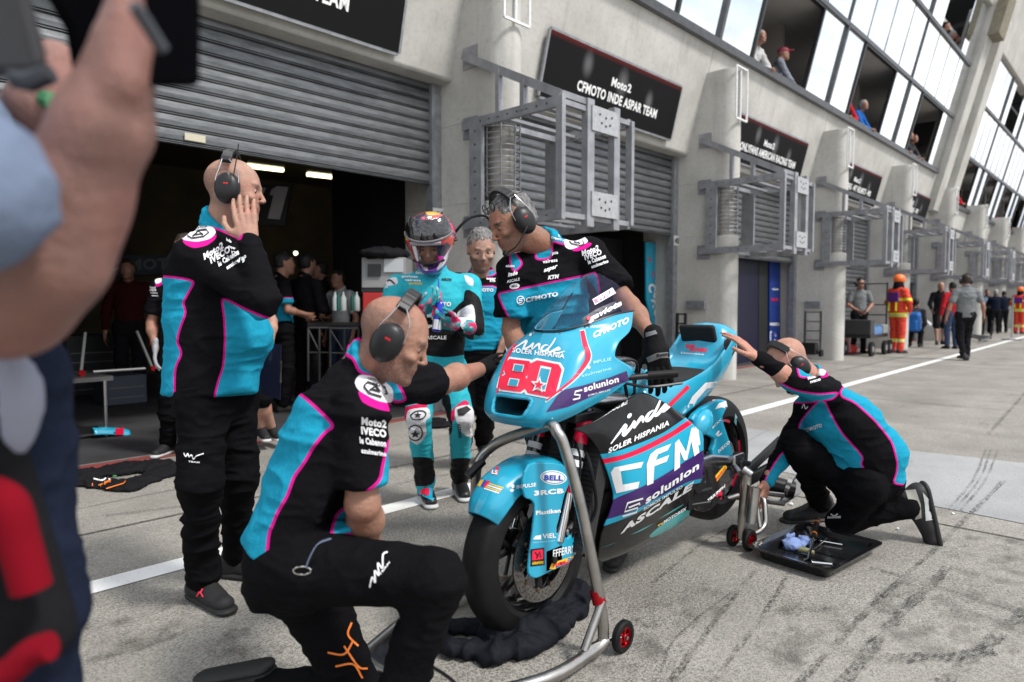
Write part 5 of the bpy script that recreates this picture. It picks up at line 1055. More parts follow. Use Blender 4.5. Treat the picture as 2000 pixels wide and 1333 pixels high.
IT = [(shape2d([(1397, 930), (1417, 906), (1420, 914), (1400, 941)]), D_Y, 1), (txt('PIRELLI', (1400, 939), (17, -23), (-1.5, -4), .05), D_R, 2), (txt('TRIUMPH', (1382, 982), (34, -30), (0, -6), .05), D_W, 1), (shape2d([(1398, 970), (1428, 940), (1420, 958), (1412, 978)]), D_R, 1)]
decal('graphics', [CHG], IT, CHG, .0014, 8)
IT = [(txt('motul', (1003, 1187), (13, 8), (2, -5), .06), D_W, 1), (shape2d([(1024, 1214), (1026, 1210), (1027, 1220), (1025, 1222)]), D_LT, 1), (shape2d([(1030, 1216), (1032, 1213), (1033, 1222), (1031, 1224)]), D_LT, 1), (shape2d([(1436, 808), (1440, 815), (1438, 832), (1434, 825)]), D_LT, 1)]
decal('tyre_marks_white', [ft, rt], IT, ft, .0012, 6)
# ---------------------------------------------------------------- front paddock stand
FS = empty('front_paddock_stand', B(.05, 0, 0), 'brushed steel paddock stand with red trimmed wheel holding up the front of the motorcycle', 'paddock stand')
m = MB(); m.tube(cr([B(.045, .335, .06), B(.043, .325, .17), B(.0, .27, .52), B(-.035, .22, .74), B(-.045, .195, .79), B(-.035, .16, .81), B(.0, .05, .775), B(.01, -.10, .72), B(-.0, -.185, .67), B(-.03, -.225, .60), B(-.02, -.25, .45), B(.03, -.33, .06)], 6), .0205, 14); m.build('arch_tube', STL, FS, True)
m = MB(); m.tube([B(.043, .330, .20), B(-.06, .33, .06)], .015, 10); m.tube([B(-.06, .33, .058), B(.05, .338, .052)], .017, 10); m.tube(cr([B(.052, .338, .06), B(-.02, .335, .045), B(-.27, .33, .045), B(-.60, .20, .05)], 5), .0215, 12); m.tube(cr([B(.04, -.335, .06), B(-.27, -.33, .045), B(-.60, -.20, .05)], 5), .0215, 12); m.tube([B(-.60, .2, .05), B(-.60, -.2, .05)], .02, 12); m.build('base_tube', STL, FS, True)
m = MB(); m.tube([B(.036, .309, .235), B(.040, .320, .19)], .0245, 14); m.build('red_sleeve', REDM, FS, True)
for s in (1, -1):
    c = B(.12, .365*s, .058); ax = np.array([0, -s, 0]); w = empty('stand_wheel', c); w.parent = FS; w.location = c-base(FS); w['_b'] = list(c)
    m = MB(); m.lathe(c, ax, [(-.013, .036), (-.014, .050), (-.008, .0575), (.008, .0575), (.014, .050), (.013, .036)], 32); m.build('wheel_tyre', TYRE, w, True)
    m = MB(); m.lathe(c, ax, [(-.012, .038), (.010, .038), (.010, .031), (-.004, .030)], 32); m.lathe(c, ax, [(-.012, 0), (-.012, .012), (.013, .012), (.013, 0)], 16)
    for k in range(5): t = 2*math.pi*k/5; m.bar(c, c+np.array([math.cos(t)*.034, 0, math.sin(t)*.034]), .008, .012, ax)
    m.build('wheel_rim', REDM, w, True); m = MB(); m.lathe(c, ax, [(.012, .0), (.012, .008), (.02, .007), (.02, 0)], 12); m.tube([c, B(.05, .34*s, .06)], .008, 8); m.build('axle_bolt', CHR, w, True)
m = MB(); m.tube([B(-.02, -.205, .62), B(-.09, -.215, .57)], .018, 12); m.build('lift_pin', DKM, FS, True)
# ---------------------------------------------------------------- rear paddock stand
RS = empty('rear_paddock_stand', G(1465, 1070), 'brushed steel lever paddock stand with two small red wheels under the rear axle', 'paddock stand')
def g2(px, py, z): return G(px, py, z)
wA = G(1437, 1030, .055)*0+np.array([3.23, 1.53, .055]); wB = np.array([3.27, 1.44, .055])
wA = D(1433, 1042, 3.49); wB = D(1464, 1050, 3.42); wA[2] = wB[2] = .055
for c in (wA, wB):
    ax = nrm(np.array([wB[0]-wA[0], wB[1]-wA[1], 0])); w = empty('stand_wheel', c); w.parent = RS; w.location = c-base(RS); w['_b'] = list(c)
    m = MB(); m.lathe(c, ax, [(-.012, .034), (-.013, .047), (-.008, .054), (.008, .054), (.013, .047), (.012, .034)], 28); m.build('wheel_tyre', TYRE, w, True); m = MB(); m.lathe(c, ax, [(-.01, .036), (.008, .036), (.008, .028), (-.004, .028)], 28)
    for k in range(5): t = 2*math.pi*k/5; u_ = np.array([0, 0, 1.]); v_ = np.cross(ax, u_); m.bar(c, c+(u_*math.cos(t)+v_*math.sin(t))*.032, .008, .01, ax)
    m.build('wheel_rim', REDM, w, True)
m = MB(); mid = (wA+wB)/2; m.tube([wA, wB], .007, 8); m.build('wheel_axle', DKM, RS, True)
top = D(1458, 925, 3.40); m = MB(); m.tube([mid+np.array([0, 0, .0]), top], .026, 16); m.build('lift_leg', STL, RS, True)
m = MB(); m.tube([D(1474, 952, 3.36), D(1467, 1022, 3.36)], .026, 16); m.build('damper', STL, RS, True)
m = MB(); m.tube([D(1445, 925, 3.42), B(1.45, .12, .425)], .016, 12); m.tube([D(1452, 905, 3.40)+np.array([0, 0, -.03]), D(1468, 928, 3.38)], .02, 12); m.build('lift_arm', ALM, RS, True)
m = MB(); m.tube(cr([D(1462, 1042, 3.44), D(1478, 1040, 3.46), D(1493, 1025, 3.50), D(1494, 1000, 3.52), D(1490, 975, 3.55), D(1470, 965, 3.60)], 6), .014, 12); m.tube([D(1476, 975, 3.50), D(1484, 1030, 3.47)], .010, 10); m.build('handle_loop', STL, RS, True)
m = MB(); m.tube([D(1380, 985, 3.62), D(1440, 968, 3.62), D(1500, 975, 3.65)], .014, 10); m.tube([D(1430, 955, 3.75), D(1530, 968, 3.8)], .014, 10); m.build('cross_tube', STL, RS, True)
# ---------------------------------------------------------------- the crew
TSH = cloth_mat('team_jersey', BLK, (.014, .26, .40)); TRO = cloth_mat('black_trousers', (.0055, .0055, .0065)); SHOEM = pm('black_shoe', (.012, .012, .013), .7, bump=.001, bscale=300); SOLE = pm('black_sole', (.012, .012, .012), .6); SOLEW = pm('white_sole', (.5, .5, .5), .6); LACE = pm('black_laces', (.01, .01, .01), .8); LACEW = pm('white_laces', (.6, .6, .6), .8)
PRT = pm('print_white', (.74, .74, .76), .7); PRK = pm('print_black', (.01, .01, .012), .7)
def W3(r, f, u): return nrm(RT*r+FW*f+UP*u)
def badge(poly_c, ax, ay, par, tgt, rot=0.):
    o = np.array(poly_c, float); ax = np.array(ax, float); ay = np.array(ay, float); it = []
    hx = [(-1, -.1), (-.72, .6), (.72, .6), (1, -.1), (.55, -.75), (-.55, -.75)]
    it.append((stroke2d([o+ax*x+ay*y for x, y in hx+hx[:1]], np.linalg.norm(ay)*.26, smoothit=False), PRK)); it.append((stroke2d([o+ax*x+ay*y for x, y in ((-.5, -.4), (0, .42), (.5, -.4))], np.linalg.norm(ay)*.3, smoothit=False), PRK)); it.append((stroke2d([o+ax*x+ay*y for x, y in ((-.3, -.15), (.3, -.15))], np.linalg.norm(ay)*.22, smoothit=False), PRK))
    it.append((txt('ASPAR TEAM', o+ax*-.75+ay*1.0, ax*1.5, ay*.30, .02), PRK)); return it
def sleeve_text(p0, ux, dy, h, words=('Moto2', 'IVECO', 'le Cabanon', 'azulmarino'), widths=(1, 1, 1.05, 1.0), dx=(0, .1, .25, .42), hs=(1.1, 1.1, .95, .7)):
    it = []; ux = np.array(ux, float); dy = np.array(dy, float)
    for i, w in enumerate(words): it.append((txt(w, np.array(p0)+dy*i+ux*dx[i], ux*widths[i], np.array(h)*hs[i], .05, .12 if i == 0 else 0.), PRT))
    return it
# ---- standing engineer on the left
J = dict(base=G(415, 1165), head=D(457, 373, 2.70), hf=W3(.97, .15, -.10), hu=W3(.03, 0, 1), neck=D(427, 458, 2.73), pel=D(420, 735, 2.74), shR=D(385, 500, 2.60), shL=D(462, 498, 2.90), elR=D(514, 590, 2.46), wrR=D(486, 468, 2.50), elL=D(468, 620, 2.90), wrL=D(440, 610, 2.80),
    hipR=D(396, 770, 2.67), hipL=D(452, 765, 2.84), knR=D(392, 940, 2.62), knL=D(468, 928, 2.86), anR=G(396, 1132, .092), anL=G(462, 1088, .092), ftR=W3(.75, -.60, -.10)*np.array([1, 1, 0]), ftL=W3(.95, -.25, 0)*np.array([1, 1, 0]), hem=D(414, 752, 2.74), hemd=-UP,
    handR=(W3(-.24, .16, 1), W3(-.15, 1, .05), 1, dict(curl=.28, spread=.03, thumb=.3, sc=1.10, r=.0086)), chest=D(416, 545, 2.73), bellies=[(D(438, 655, 2.73), (.185, .17, .16)), (D(400, 600, 2.74), (.12, .14, .14))])
J['hemd'] = -UP
zt1 = [[(290, 538), (350, 543), (381, 550), (368, 572), (357, 592), (364, 610), (352, 640), (345, 668), (356, 690), (341, 720), (341, 790), (280, 790), (290, 690), (290, 620)], [(432, 580), (470, 600), (520, 622), (560, 626), (560, 800), (415, 800), (425, 748), (437, 715), (440, 660), (438, 620)], [(388, 382), (420, 376), (478, 432), (470, 470), (458, 462), (415, 443), (350, 452), (352, 436), (372, 420)]]
S1 = dict(h=.0062, hsk=.005, hs=1.02, skin=SKIN3(), shirt=TSH, trouser=TRO, shoem=SHOEM, solem=SOLE, lace=LACE, bald=.6, brow=.5, beard=.35, zt=zt1, zw=[[(352, 460), (362, 443), (415, 441), (423, 455), (411, 467), (385, 473), (357, 469)]], zm=[[(355, 468), (385, 473), (411, 467), (424, 455), (422, 467), (405, 480), (378, 486), (361, 478)]], bw=1.08, dp=.95, lw=.98, arm=1.05, slv=1.05, seed=1.3, shs=1.08, hemw=1.08)
f1 = figure('bald man in teal and black long sleeve team top, standing left with hand on headset', J, S1)
headset(f1, 1.04, tilt=.05, side=-1)
m = MB(); h0 = D(458, 330, 2.60); m.tube(cr([D(456, 345, 2.56), D(463, 305, 2.57), D(466, 281, 2.58)], 5), .0022, 6); m.build('antenna', LACE, f1['body'], True)
decal('logo', [f1['shirt']], badge((387, 456), (21, -3), (1, -10), None, None)+sleeve_text((399, 508), (38, -24), (9.5, 9.6), (-3, -10.5))+[(txt('inde', (442, 470), (10, 5), (0, -6), .05), PRT), (txt('aspar', (446, 483), (14, 5), (0, -5), .05), PRT), (txt('KTM', (452, 495), (14, 3), (0, -5), .05), PRT), (ell2d((472, 508), 6, 6), PRT)], f1['shirt'], .0045, 5)
decal('logo', [f1['trousers']], [(stroke2d([(359, 885), (363, 892), (367, 886), (369, 893), (374, 889), (378, 897), (384, 891), (398, 886)], 2.4), PRT), (txt('TEAM', (368, 903), (22, 2), (0, -3), .05), PRT)], f1['trousers'], .005, 5)
decal('logo', [f1['shoeR']], [(stroke2d([(384, 1150), (390, 1158), (396, 1150)], 3.2), D_R), (stroke2d([(384, 1166), (390, 1157), (397, 1166)], 3.2), D_R)], f1['shoeR'], .004, 5)
m = MB(); a_ = D(371, 1140, 2.66); m.obox(a_, RT*.5+FW*.6, UP, RT, (.03, .028, .012)); 
# ---- kneeling mechanic in the foreground
J = dict(base=G(640, 1390), head=D(768, 662, 1.98), hf=W3(.90, .05, -.42), hu=W3(.42, 0, .9), neck=D(700, 728, 2.02), pel=D(566, 1080, 1.97), chest=D(655, 850, 2.0), shR=D(706, 805, 1.86), shL=D(748, 748, 2.16), elR=D(708, 985, 1.87), wrR=D(728, 1090, 2.06), elL=D(866, 745, 2.50), wrL=D(948, 718, 2.80),
    hipR=D(590, 1108, 1.88), hipL=D(585, 1115, 2.06), knR=D(850, 1132, 1.78), knL=D(695, 1345, 2.12), anR=D(770, 1400, 1.86), anL=D(500, 1345, 2.24), ftL=W3(-.93, .2, -.25), fuL=W3(-.2, .2, -1), hem=D(568, 1078, 1.97), hemd=W3(-.42, 0, -.9), bellies=[(D(640, 980, 1.98), (.14, .15, .17))],
    handL=(W3(.30, 1, .05), W3(1, -.3, 0), 1, dict(curl=.2, sc=1.05)), handR=(W3(.1, .3, -1), W3(0, 1, 0), 1, dict(curl=.5)))
zt2 = [[(560, 760), (591, 772), (655, 832), (635, 844), (612, 873), (594, 905), (574, 931), (562, 968), (542, 1001), (534, 1022), (525, 1041), (519, 1110), (430, 1110), (430, 900)], [(760, 853), (830, 840), (830, 1020), (667, 1047), (646, 1044), (655, 1012), (661, 1001), (742, 943), (748, 908)], [(670, 690), (694, 655), (730, 690), (748, 717), (775, 745), (795, 782), (771, 787), (760, 768), (735, 738), (702, 728), (690, 700)]]
S2 = dict(h=.0056, hsk=.0046, hs=.98, skin=SKIN(), shirt=TSH, trouser=TRO, shoem=SHOEM, solem=SOLE, bald=.6, brow=.5, beard=.75, sleeve='short', slen=.74, zt=zt2, zw=[[(692, 746), (702, 731), (742, 738), (769, 760), (767, 789), (736, 783), (699, 762)]], zm=[[(697, 760), (736, 783), (767, 789), (766, 805), (742, 801), (707, 787)]], bw=1.06, dp=.80, lw=1.0, arm=1.18, slv=1.0, seed=5.1, wrt=.014, heml=.0)
f2 = figure('bald mechanic kneeling in the foreground beside the front wheel, short sleeved team shirt', J, S2)
headset(f2, 1.0, tilt=-.10, side=-1)
S = SDF(); S.cap(D(942, 720, 2.77), D(952, 717, 2.82), .033, .034, .01); hand(S, D(948, 718, 2.80), W3(.30, 1, .05), W3(1, -.3, 0), 1, curl=.2, sc=1.14, r=.0095); V, F = S.mesh(.005); mk('work_glove', V, F, cloth_mat('glove_black', (.010, .010, .011), rough=.6), f2['body'], True)
decal('logo', [f2['shirt']], badge((734, 760), (23, 7), (1, -15), None, None)+sleeve_text((706, 829), (49, 7), (0, 18.5), (-1, -13), dx=(0, .0, -.06, 0)), f2['shirt'], .0045, 6)
decal('logo', [f2['trousers']], [(stroke2d([(722, 1148), (727, 1128), (733, 1138), (732, 1115), (740, 1124), (738, 1100), (747, 1110), (748, 1084), (757, 1078)], 3.4), PRT), (txt('TEAM', (742, 1125), (20, -26), (-2, -3), .05), PRT), (stroke2d([(640, 1275), (672, 1278), (690, 1252)], 4), pm('print_orange', (.8, .2, .03), .5)), (stroke2d([(672, 1262), (700, 1302), (718, 1306)], 4), MATS['print_orange']), (stroke2d([(655, 1302), (690, 1298), (708, 1325)], 4), MATS['print_orange']), (stroke2d([(687, 1216), (680, 1240), (700, 1262)], 4), MATS['print_orange'])], f2['trousers'], .005, 6)
kr = empty('key_clip', D(600, 1090, 1.78), 'blue grey strap with a steel key ring hanging at the kneeling mechanic waist', 'key clip')
m = MB(); P_ = cr([D(646, 1052, 1.74), D(622, 1062, 1.72), D(607, 1085, 1.71), D(598, 1108, 1.71)], 6); 
for i in range(len(P_)-1): m.bar(P_[i], P_[i+1], .003, .010, FW)
m.build('strap', pm('strap_blue_grey', (.10, .13, .20), .7), kr); m = MB(); c = D(590, 1115, 1.71); m.tube([c+RT*.022*math.cos(t)+UP*.010*math.sin(t) for t in np.linspace(0, 2*math.pi, 24, endpoint=False)], .0022, 6, closed=True); m.build('key_ring', CHR, kr, True)
# ---- grey haired mechanic leaning over the motorcycle
J = dict(base=G(1190, 1078), head=D(1001, 436, 3.02), hf=W3(-.78, -.42, -.46), hu=W3(-.30, -.10, .95), neck=D(1074, 484, 3.14), pel=D(1095, 745, 3.45), chest=D(1072, 575, 3.2), shR=D(1003, 532, 3.10), shL=D(1150, 498, 3.20), elR=D(998, 645, 3.12), wrR=D(1035, 735, 3.05), elL=D(1232, 598, 3.02), wrL=D(1278, 668, 2.86),
    hipR=D(1070, 765, 3.45), hipL=D(1130, 765, 3.45), knR=D(1100, 900, 3.45), knL=D(1180, 900, 3.45), anR=D(1130, 1052, 3.62), anL=G(1206, 1056, .09), ftL=W3(-.3, -.9, 0)*np.array([1, 1, 0]), ftR=W3(-.3, -.9, 0)*np.array([1, 1, 0]), hem=D(1095, 745, 3.45), hemd=-UP,
    handR=(W3(.3, -.3, -.8), W3(0, 1, 0), 1, dict(curl=.5)))
zt3 = [[(970, 574), (989, 570), (1105, 546), (1145, 538), (1170, 530), (1180, 780), (1020, 780), (1003, 640)], [(1036, 432), (1054, 430), (1067, 436), (1109, 446), (1130, 455), (1103, 480), (1078, 470), (1079, 505), (1044, 509), (1050, 470)], [(996, 488), (1008, 496), (1022, 516), (1004, 533), (996, 515)]]
S3 = dict(h=.0062, hsk=.0046, hs=1.03, skin=SKIN2(), shirt=TSH, trouser=TRO, shoem=SHOEM, solem=SOLE, brow=1., beard=.55, sleeve='short', slen=.72, zt=zt3, zw=[[(1102, 466), (1122, 457), (1141, 462), (1151, 473), (1115, 489), (1103, 483)]], zm=[[(1113, 489), (1151, 473), (1157, 477), (1147, 486), (1126, 492)]], bw=1.12, dp=.72, arm=1.05, slv=1.08, seed=9.2, opencol=True, hair=cloth_mat('hair_grey', (.07, .068, .068), rough=.6))
g = NG('grey_hair', .55); n = g.noise(1, 5, g.map(scale=(60, 60, 14)), .7); g.bump(n, .006, 1.); S3['hair'] = g.out(g.mix(g.mr(n, .35, .68), (.022, .02, .02), (.25, .245, .24)))
f3 = figure('grey haired mechanic with headset leaning over the motorcycle in a short sleeved team polo', J, S3)
headset(f3, 1.06, mic=1, tilt=-.12, side=1)
m = MB(); P_ = f3['P']; 
for s in (-1, 1): m.tube([P_(.075+.004*math.cos(t), s*.034+.026*math.cos(t), .100+.02*math.sin(t)) for t in np.linspace(0, 2*math.pi, 18, endpoint=False)], .0022, 6, closed=True)
m.tube([P_(.078, -.01, .10), P_(.078, .01, .10)], .002, 6); m.tube([P_(.075, .06, .10), P_(0, .092, .105), P_(-.05, .1, .10)], .0018, 6); m.tube([P_(.075, -.06, .10), P_(0, -.092, .105), P_(-.05, -.1, .10)], .0018, 6); tag(m.build('eyeglasses', LACE, None, True, loc=P_(.07, 0, .1)), 'dark framed glasses pushed up on the grey haired mechanic forehead', 'glasses')
decal('logo', [f3['shirt']], badge((1126, 472), (15, 4), (2, -8), None, None)+sleeve_text((1137, 500), (33, -12), (4, 9), (-2, -8.5), dx=(0, .05, .12, .2))+[(txt('CFMOTO', (1027, 591), (63, -13), (-.5, -8.5), .04), PRT), (stroke2d([(1017+7.2*math.cos(t), 587+8*math.sin(t)) for t in np.linspace(0, 6.28, 20)], 1.6), PRT), (stroke2d([(1021, 583), (1014, 585), (1014, 588), (1020, 587), (1019, 591), (1013, 592)], 1.8, smoothit=False), PRT),
    (txt('inde', (992, 541), (19, -5), (0, -8), .05, .2), PRT), (txt('ASCALE', (990, 553), (25, -5), (0, -5.5), .03), PRT), (ell2d((1005, 559.5), 10, 5.5, rot=-.15), PRT), (txt('BELL', (999, 562), (12, -2), (0, -4.2), .06), PRK, 2), (txt('solunion', (988, 522), (17, 0), (0, -5), .05), PRT), (txt('valresa', (1060, 515), (29, -4), (0, -7), .03), PRT), (txt('aspar', (1062, 532), (27, -9), (0, -8), .05, .3), PRT), (txt('KTM', (1070, 546), (22, -3), (0, -7), .07, .2), PRT), (txt('gaviota', (1078, 498), (12, -2), (0, -6), .05), PRT), (ell2d((1094, 460), 4, 4), PRT), (txt('CFMOTO', (1077, 466), (24, 6), (0, -4), .05), PRT)], f3['shirt'], .0045, 5)
# gloved hand on the grip
S = SDF(); d_ = nrm(D(1294, 735, 2.84)-D(1276, 662, 2.86)); gl = D(1282, 688, 2.85); S.cap(D(1276, 652, 2.87), D(1282, 690, 2.85), .040, .046, .02); S.box(D(1284, 695, 2.845), (.046, .028, .045), (RT, FW, UP), .02, .02)
hand(S, D(1281, 678, 2.845), W3(.13, -.10, -1), W3(.1, 1, -.15), -1, curl=.52, sc=1.28, spread=.04, r=.0100, thumb=1.)
V, F = S.mesh(.0038); V = smooth(V, F, 1); GLV = mk('work_glove', V, F, MATS['glove_black'], f3['body'], True)
decal('logo', [GLV], [(shape2d([(1262, 699), (1282, 690), (1303, 688), (1312, 692), (1311, 699), (1290, 700), (1266, 709)]), pm('glove_grey_patch', (.16, .16, .165), .6)), (txt('Beta', (1282, 698), (22, -4), (0, -6), .05), PRK, 2), (shape2d([(1255, 652), (1280, 645), (1284, 652), (1258, 660)]), MATS['glove_grey_patch'])], GLV, .003, 4)
# ---- crouching mechanic at the rear wheel
J = dict(base=G(1640, 1035), head=D(1541, 712, 3.52), hf=W3(-.66, -.12, -.72), hu=W3(-.70, -.1, .66), neck=D(1597, 752, 3.55), pel=D(1700, 925, 3.52), chest=D(1632, 810, 3.54), shL=D(1617, 768, 3.38), shR=D(1575, 800, 3.66), elL=D(1545, 742, 3.24), wrL=D(1478, 700, 3.22), elR=D(1540, 872, 3.66), wrR=D(1497, 940, 3.60),
    hipL=D(1690, 948, 3.44), hipR=D(1665, 945, 3.62), knL=G(1645, 1022, .075), knR=D(1556, 868, 3.52), anL=D(1778, 985, 3.56), anR=G(1602, 985, .09), ftL=W3(.18, -.10, -1), fuL=W3(-1, .15, .1), ftR=W3(-.97, -.2, 0)*np.array([1, 1, 0]), hem=D(1706, 938, 3.52), hemd=W3(.52, 0, -.85), front=W3(-.75, -.25, -.62),
    bellies=[(D(1690, 875, 3.52), (.15, .17, .16)), (D(1645, 825, 3.52), (.15, .17, .14))],
    handL=(W3(-.62, .25, .72), W3(-.7, .5, -.4), 1, dict(curl=.22, sc=1.1, spread=.05)), handR=(W3(-.3, -.2, -.95), W3(-.7, .6, 0), -1, dict(curl=.3, sc=1.1)))
zt4 = [[(1640, 765), (1660, 740), (1730, 760), (1800, 860), (1800, 950), (1743, 946), (1751, 925), (1753, 905), (1743, 864), (1710, 823), (1669, 786), (1644, 776)], [(1599, 781), (1611, 783), (1623, 810), (1644, 847), (1687, 893), (1681, 907), (1691, 920), (1691, 985), (1600, 960), (1560, 850), (1561, 825)], [(1455, 704), (1545, 762), (1600, 771), (1640, 766), (1627, 781), (1560, 790), (1500, 770)], [(1556, 706), (1575, 700), (1612, 716), (1590, 738), (1560, 738)], [(1528, 880), (1550, 890), (1530, 960), (1485, 950)]]
S4 = dict(h=.0066, hsk=.005, hs=1.08, skin=skin_mat('skin_ruddy', (.46, .225, .155)), shirt=TSH, trouser=TRO, shoem=pm('trainer_black', (.014, .014, .015), .6), solem=SOLE, bald=.25, beard=.5, zt=zt4, zw=[[(1580, 732), (1590, 720), (1615, 722), (1610, 735)]], zm=[[(1612, 722), (1625, 724), (1618, 736), (1600, 740)]], bw=1.02, dp=.8, slv=.92, lw=.92, shs=1.18, seed=3.3, fullleg=True, ears=True)
f4 = figure('bald mechanic crouching behind the rear wheel with one hand on the tail', J, S4)
decal('light_panels', [f4['shoeL']], [(shape2d([(1768, 958), (1788, 956), (1798, 985), (1800, 1012), (1788, 1016), (1778, 990)]), pm('panel_bone', (.36, .35, .31), .6)), (shape2d([(1802, 962), (1822, 985), (1826, 1015), (1808, 1018), (1806, 985)]), pm('panel_pale_grey', (.42, .44, .44), .6))], f4['shoeL'], .003, 5); headset(f4, .98, mic=1, tilt=0., side=1)
decal('logo', [f4['shirt']], [(txt('CFMOTO', (1572, 845), (34, -11), (-2, -7), .03), PRT), (txt('Moto2', (1578, 742), (20, -6), (-1, -5), .06), PRT), (txt('IVECO', (1583, 749), (20, -6), (-1, -4), .06), PRT), (stroke2d([(1566, 798), (1570, 790), (1573, 799), (1578, 794)], 2), PRT)], f4['shirt'], .0045, 5)
decal('logo', [f4['trousers']], [(txt('DAINESE', (1616, 1013), (26, -1), (0, -4), .05), PRT), (stroke2d([(1622, 1004), (1629, 1008), (1636, 1004)], 2.4), PRT)], f4['trousers'], .006, 5)
# ---------------------------------------------------------------- standing, crouching and leaning figures further off
def stander(label, x, y, hd, st, A=None, H=1.78, z=0., lean=0., group=None, legs=None, look=None, crouch=0., tip=0.):
    """hd heading in degrees; A = elbow/wrist offsets in the body frame (forward, left, up) as fractions of 1.78 m"""
    k = H/1.78; f = np.array([math.cos(rad(hd)), math.sin(rad(hd)), 0]); l = np.array([-f[1], f[0], 0]); u = np.array([0, 0, 1.]); b = np.array([x, y, z])
    P = lambda a, s, t: b+(f*a+l*s+u*t)*k
    hz = .95-crouch; ln = lean
    T = lambda a, s, t: P(a*math.cos(ln)+(t-hz)*math.sin(ln), s, hz+(t-hz)*math.cos(ln)-a*math.sin(ln))
    dz = crouch
    N = lambda a, s, t: T(a, s, t-dz)
    A = A or dict(elR=(-.05, -.27, 1.12), wrR=(.03, -.27, .86), elL=(-.05, .27, 1.12), wrL=(.03, .27, .86))
    J = dict(base=b, head=N(.03, 0, 1.665), hf=f if look is None else nrm(f*math.cos(rad(look[0]))+l*math.sin(rad(look[0]))+u*look[1]), hu=u+f*ln*.6, neck=N(-.02, 0, 1.49), pel=N(0, 0, .98), shR=N(-.01, -.185, 1.43), shL=N(-.01, .185, 1.43), hipR=N(0, -.09, .94), hipL=N(0, .09, .94), hem=N(0, 0, .93), hemd=-u)
    for q in ('elR', 'wrR', 'elL', 'wrL'): J[q] = N(*A[q])
    L_ = legs or dict(knR=(.02, -.10, .50), knL=(.02, .10, .50), anR=(-.02, -.11, .085), anL=(-.02, .11, .085))
    for q in L_: J[q] = P(*L_[q])
    J['ftR'] = f-l*.2; J['ftL'] = f+l*.2
    for q in 'RL':
        d = nrm(J['wr'+q]-J['el'+q]); hh = st.get('hand'+q)
        J['hand'+q] = hh or (d, (l if q == 'R' else -l), 1 if q == 'L' else -1, dict(curl=.35))
    st = dict(st); st.setdefault('h', .014); st.setdefault('hs', 1.02*k)
    return figure(label, J, st, 'person', group)
GREYT = cloth_mat('grey_polo', (.17, .18, .185)); BLKT = cloth_mat('black_cloth', (.012, .012, .014)); NAVY = cloth_mat('navy_cloth', (.012, .016, .032)); REDC = cloth_mat('red_cloth', (.40, .02, .03)); BLUEC = cloth_mat('blue_cloth', (.02, .12, .40)); WHT_ = cloth_mat('white_cloth', (.5, .5, .5)); DGREY = cloth_mat('charcoal_cloth', (.05, .05, .055)); CAMO = cloth_mat('olive_cloth', (.09, .09, .05)); OR_ = cloth_mat('orange_red_cloth', (.62, .06, .02)); DENIM = cloth_mat('denim', (.04, .06, .11)); LBLUE = cloth_mat('pale_blue_cloth', (.20, .28, .40))
HBR = pm('hair_brown', (.025, .016, .011), .6, bump=.003, bscale=120); HBK = pm('hair_black', (.010, .009, .009), .6, bump=.003, bscale=120); HGR = pm('hair_white_grey', (.35, .34, .33), .6, bump=.003, bscale=120)
ST = lambda **k: dict(dict(skin=SKIN(), shirt=BLKT, trouser=BLKT, shoem=SHOEM, solem=SOLE, hair=HBR), **k)
def ztband(lo, hi=9.): return lambda V: np.maximum(V[:, 2]-hi, lo-V[:, 2])
# ---- rider
SUIT = cloth_mat('race_suit', (.030, .38, .46), (.012, .012, .013), None, (.62, .62, .64), (.62, .02, .09), rough=.42)
rf = W3(-.10, -.92, -.12)*np.array([1, 1, 0]); rf = nrm(rf)
J = dict(base=G(860, 978), head=D(842, 476, 3.96), hf=nrm(rf*.86+np.array([0, 0, -.5])+RT*.02), hu=nrm(np.array([0, 0, .9])+rf*.45), neck=D(848, 540, 4.08), pel=D(850, 712, 4.12), shR=D(777, 563, 4.05), shL=D(915, 560, 4.12), elR=D(752, 650, 4.0), wrR=D(815, 612, 3.84), elL=D(925, 642, 3.98), wrL=D(897, 636, 3.84),
    hipR=D(825, 728, 4.10), hipL=D(876, 726, 4.14), knR=D(817, 815, 3.98), knL=D(900, 812, 4.04), anR=G(832, 950, .09), anL=G(899, 938, .09), ftR=nrm(RT*.28-FW*.9)*np.array([1, 1, 0]), ftL=nrm(RT*.22-FW*.9)*np.array([1, 1, 0]), hem=D(850, 708, 4.12), hemd=-UP, front=rf)
S5 = dict(h=.0075, hsk=.006, hs=1.0, skin=SKIN3(), shirt=SUIT, trouser=SUIT, shoem=pm('race_boot_black', (.012, .012, .013), .4), solem=SOLEW, brow=1., beard=.2, bw=1.12, dp=.8, lw=.98, slv=1.12, seed=2.2, collar=True, boot=.10, shs=1.06, wr=.010, wrt=.012, heml=.06,
    zt=[[(775, 590), (800, 612), (835, 618), (880, 612), (905, 585), (925, 600), (925, 690), (870, 700), (800, 690), (775, 640), (762, 600)], [(905, 560), (940, 580), (950, 660), (905, 650)]], zw=[[(745, 548), (775, 540), (778, 556), (752, 560)], [(905, 535), (925, 545), (925, 560), (912, 556)], [(888, 612), (925, 590), (930, 632), (905, 650)]],
    tzt=[[(790, 893), (850, 893), (850, 950), (790, 950)], [(872, 895), (935, 895), (935, 955), (872, 955)], [(822, 715), (850, 735), (885, 712), (872, 745), (850, 760), (828, 745)], [(862, 770), (880, 770), (885, 850), (865, 850)]], tzw=[[(795, 800), (838, 795), (842, 815), (830, 822), (834, 850), (815, 872), (795, 855), (793, 825)], [(887, 795), (920, 790), (930, 815), (934, 845), (920, 858), (900, 845), (890, 820)]], tzm=[[(788, 795), (832, 786), (838, 796), (798, 801), (794, 822), (786, 815)], [(882, 800), (908, 780), (920, 790), (888, 800), (888, 825), (880, 822)]])
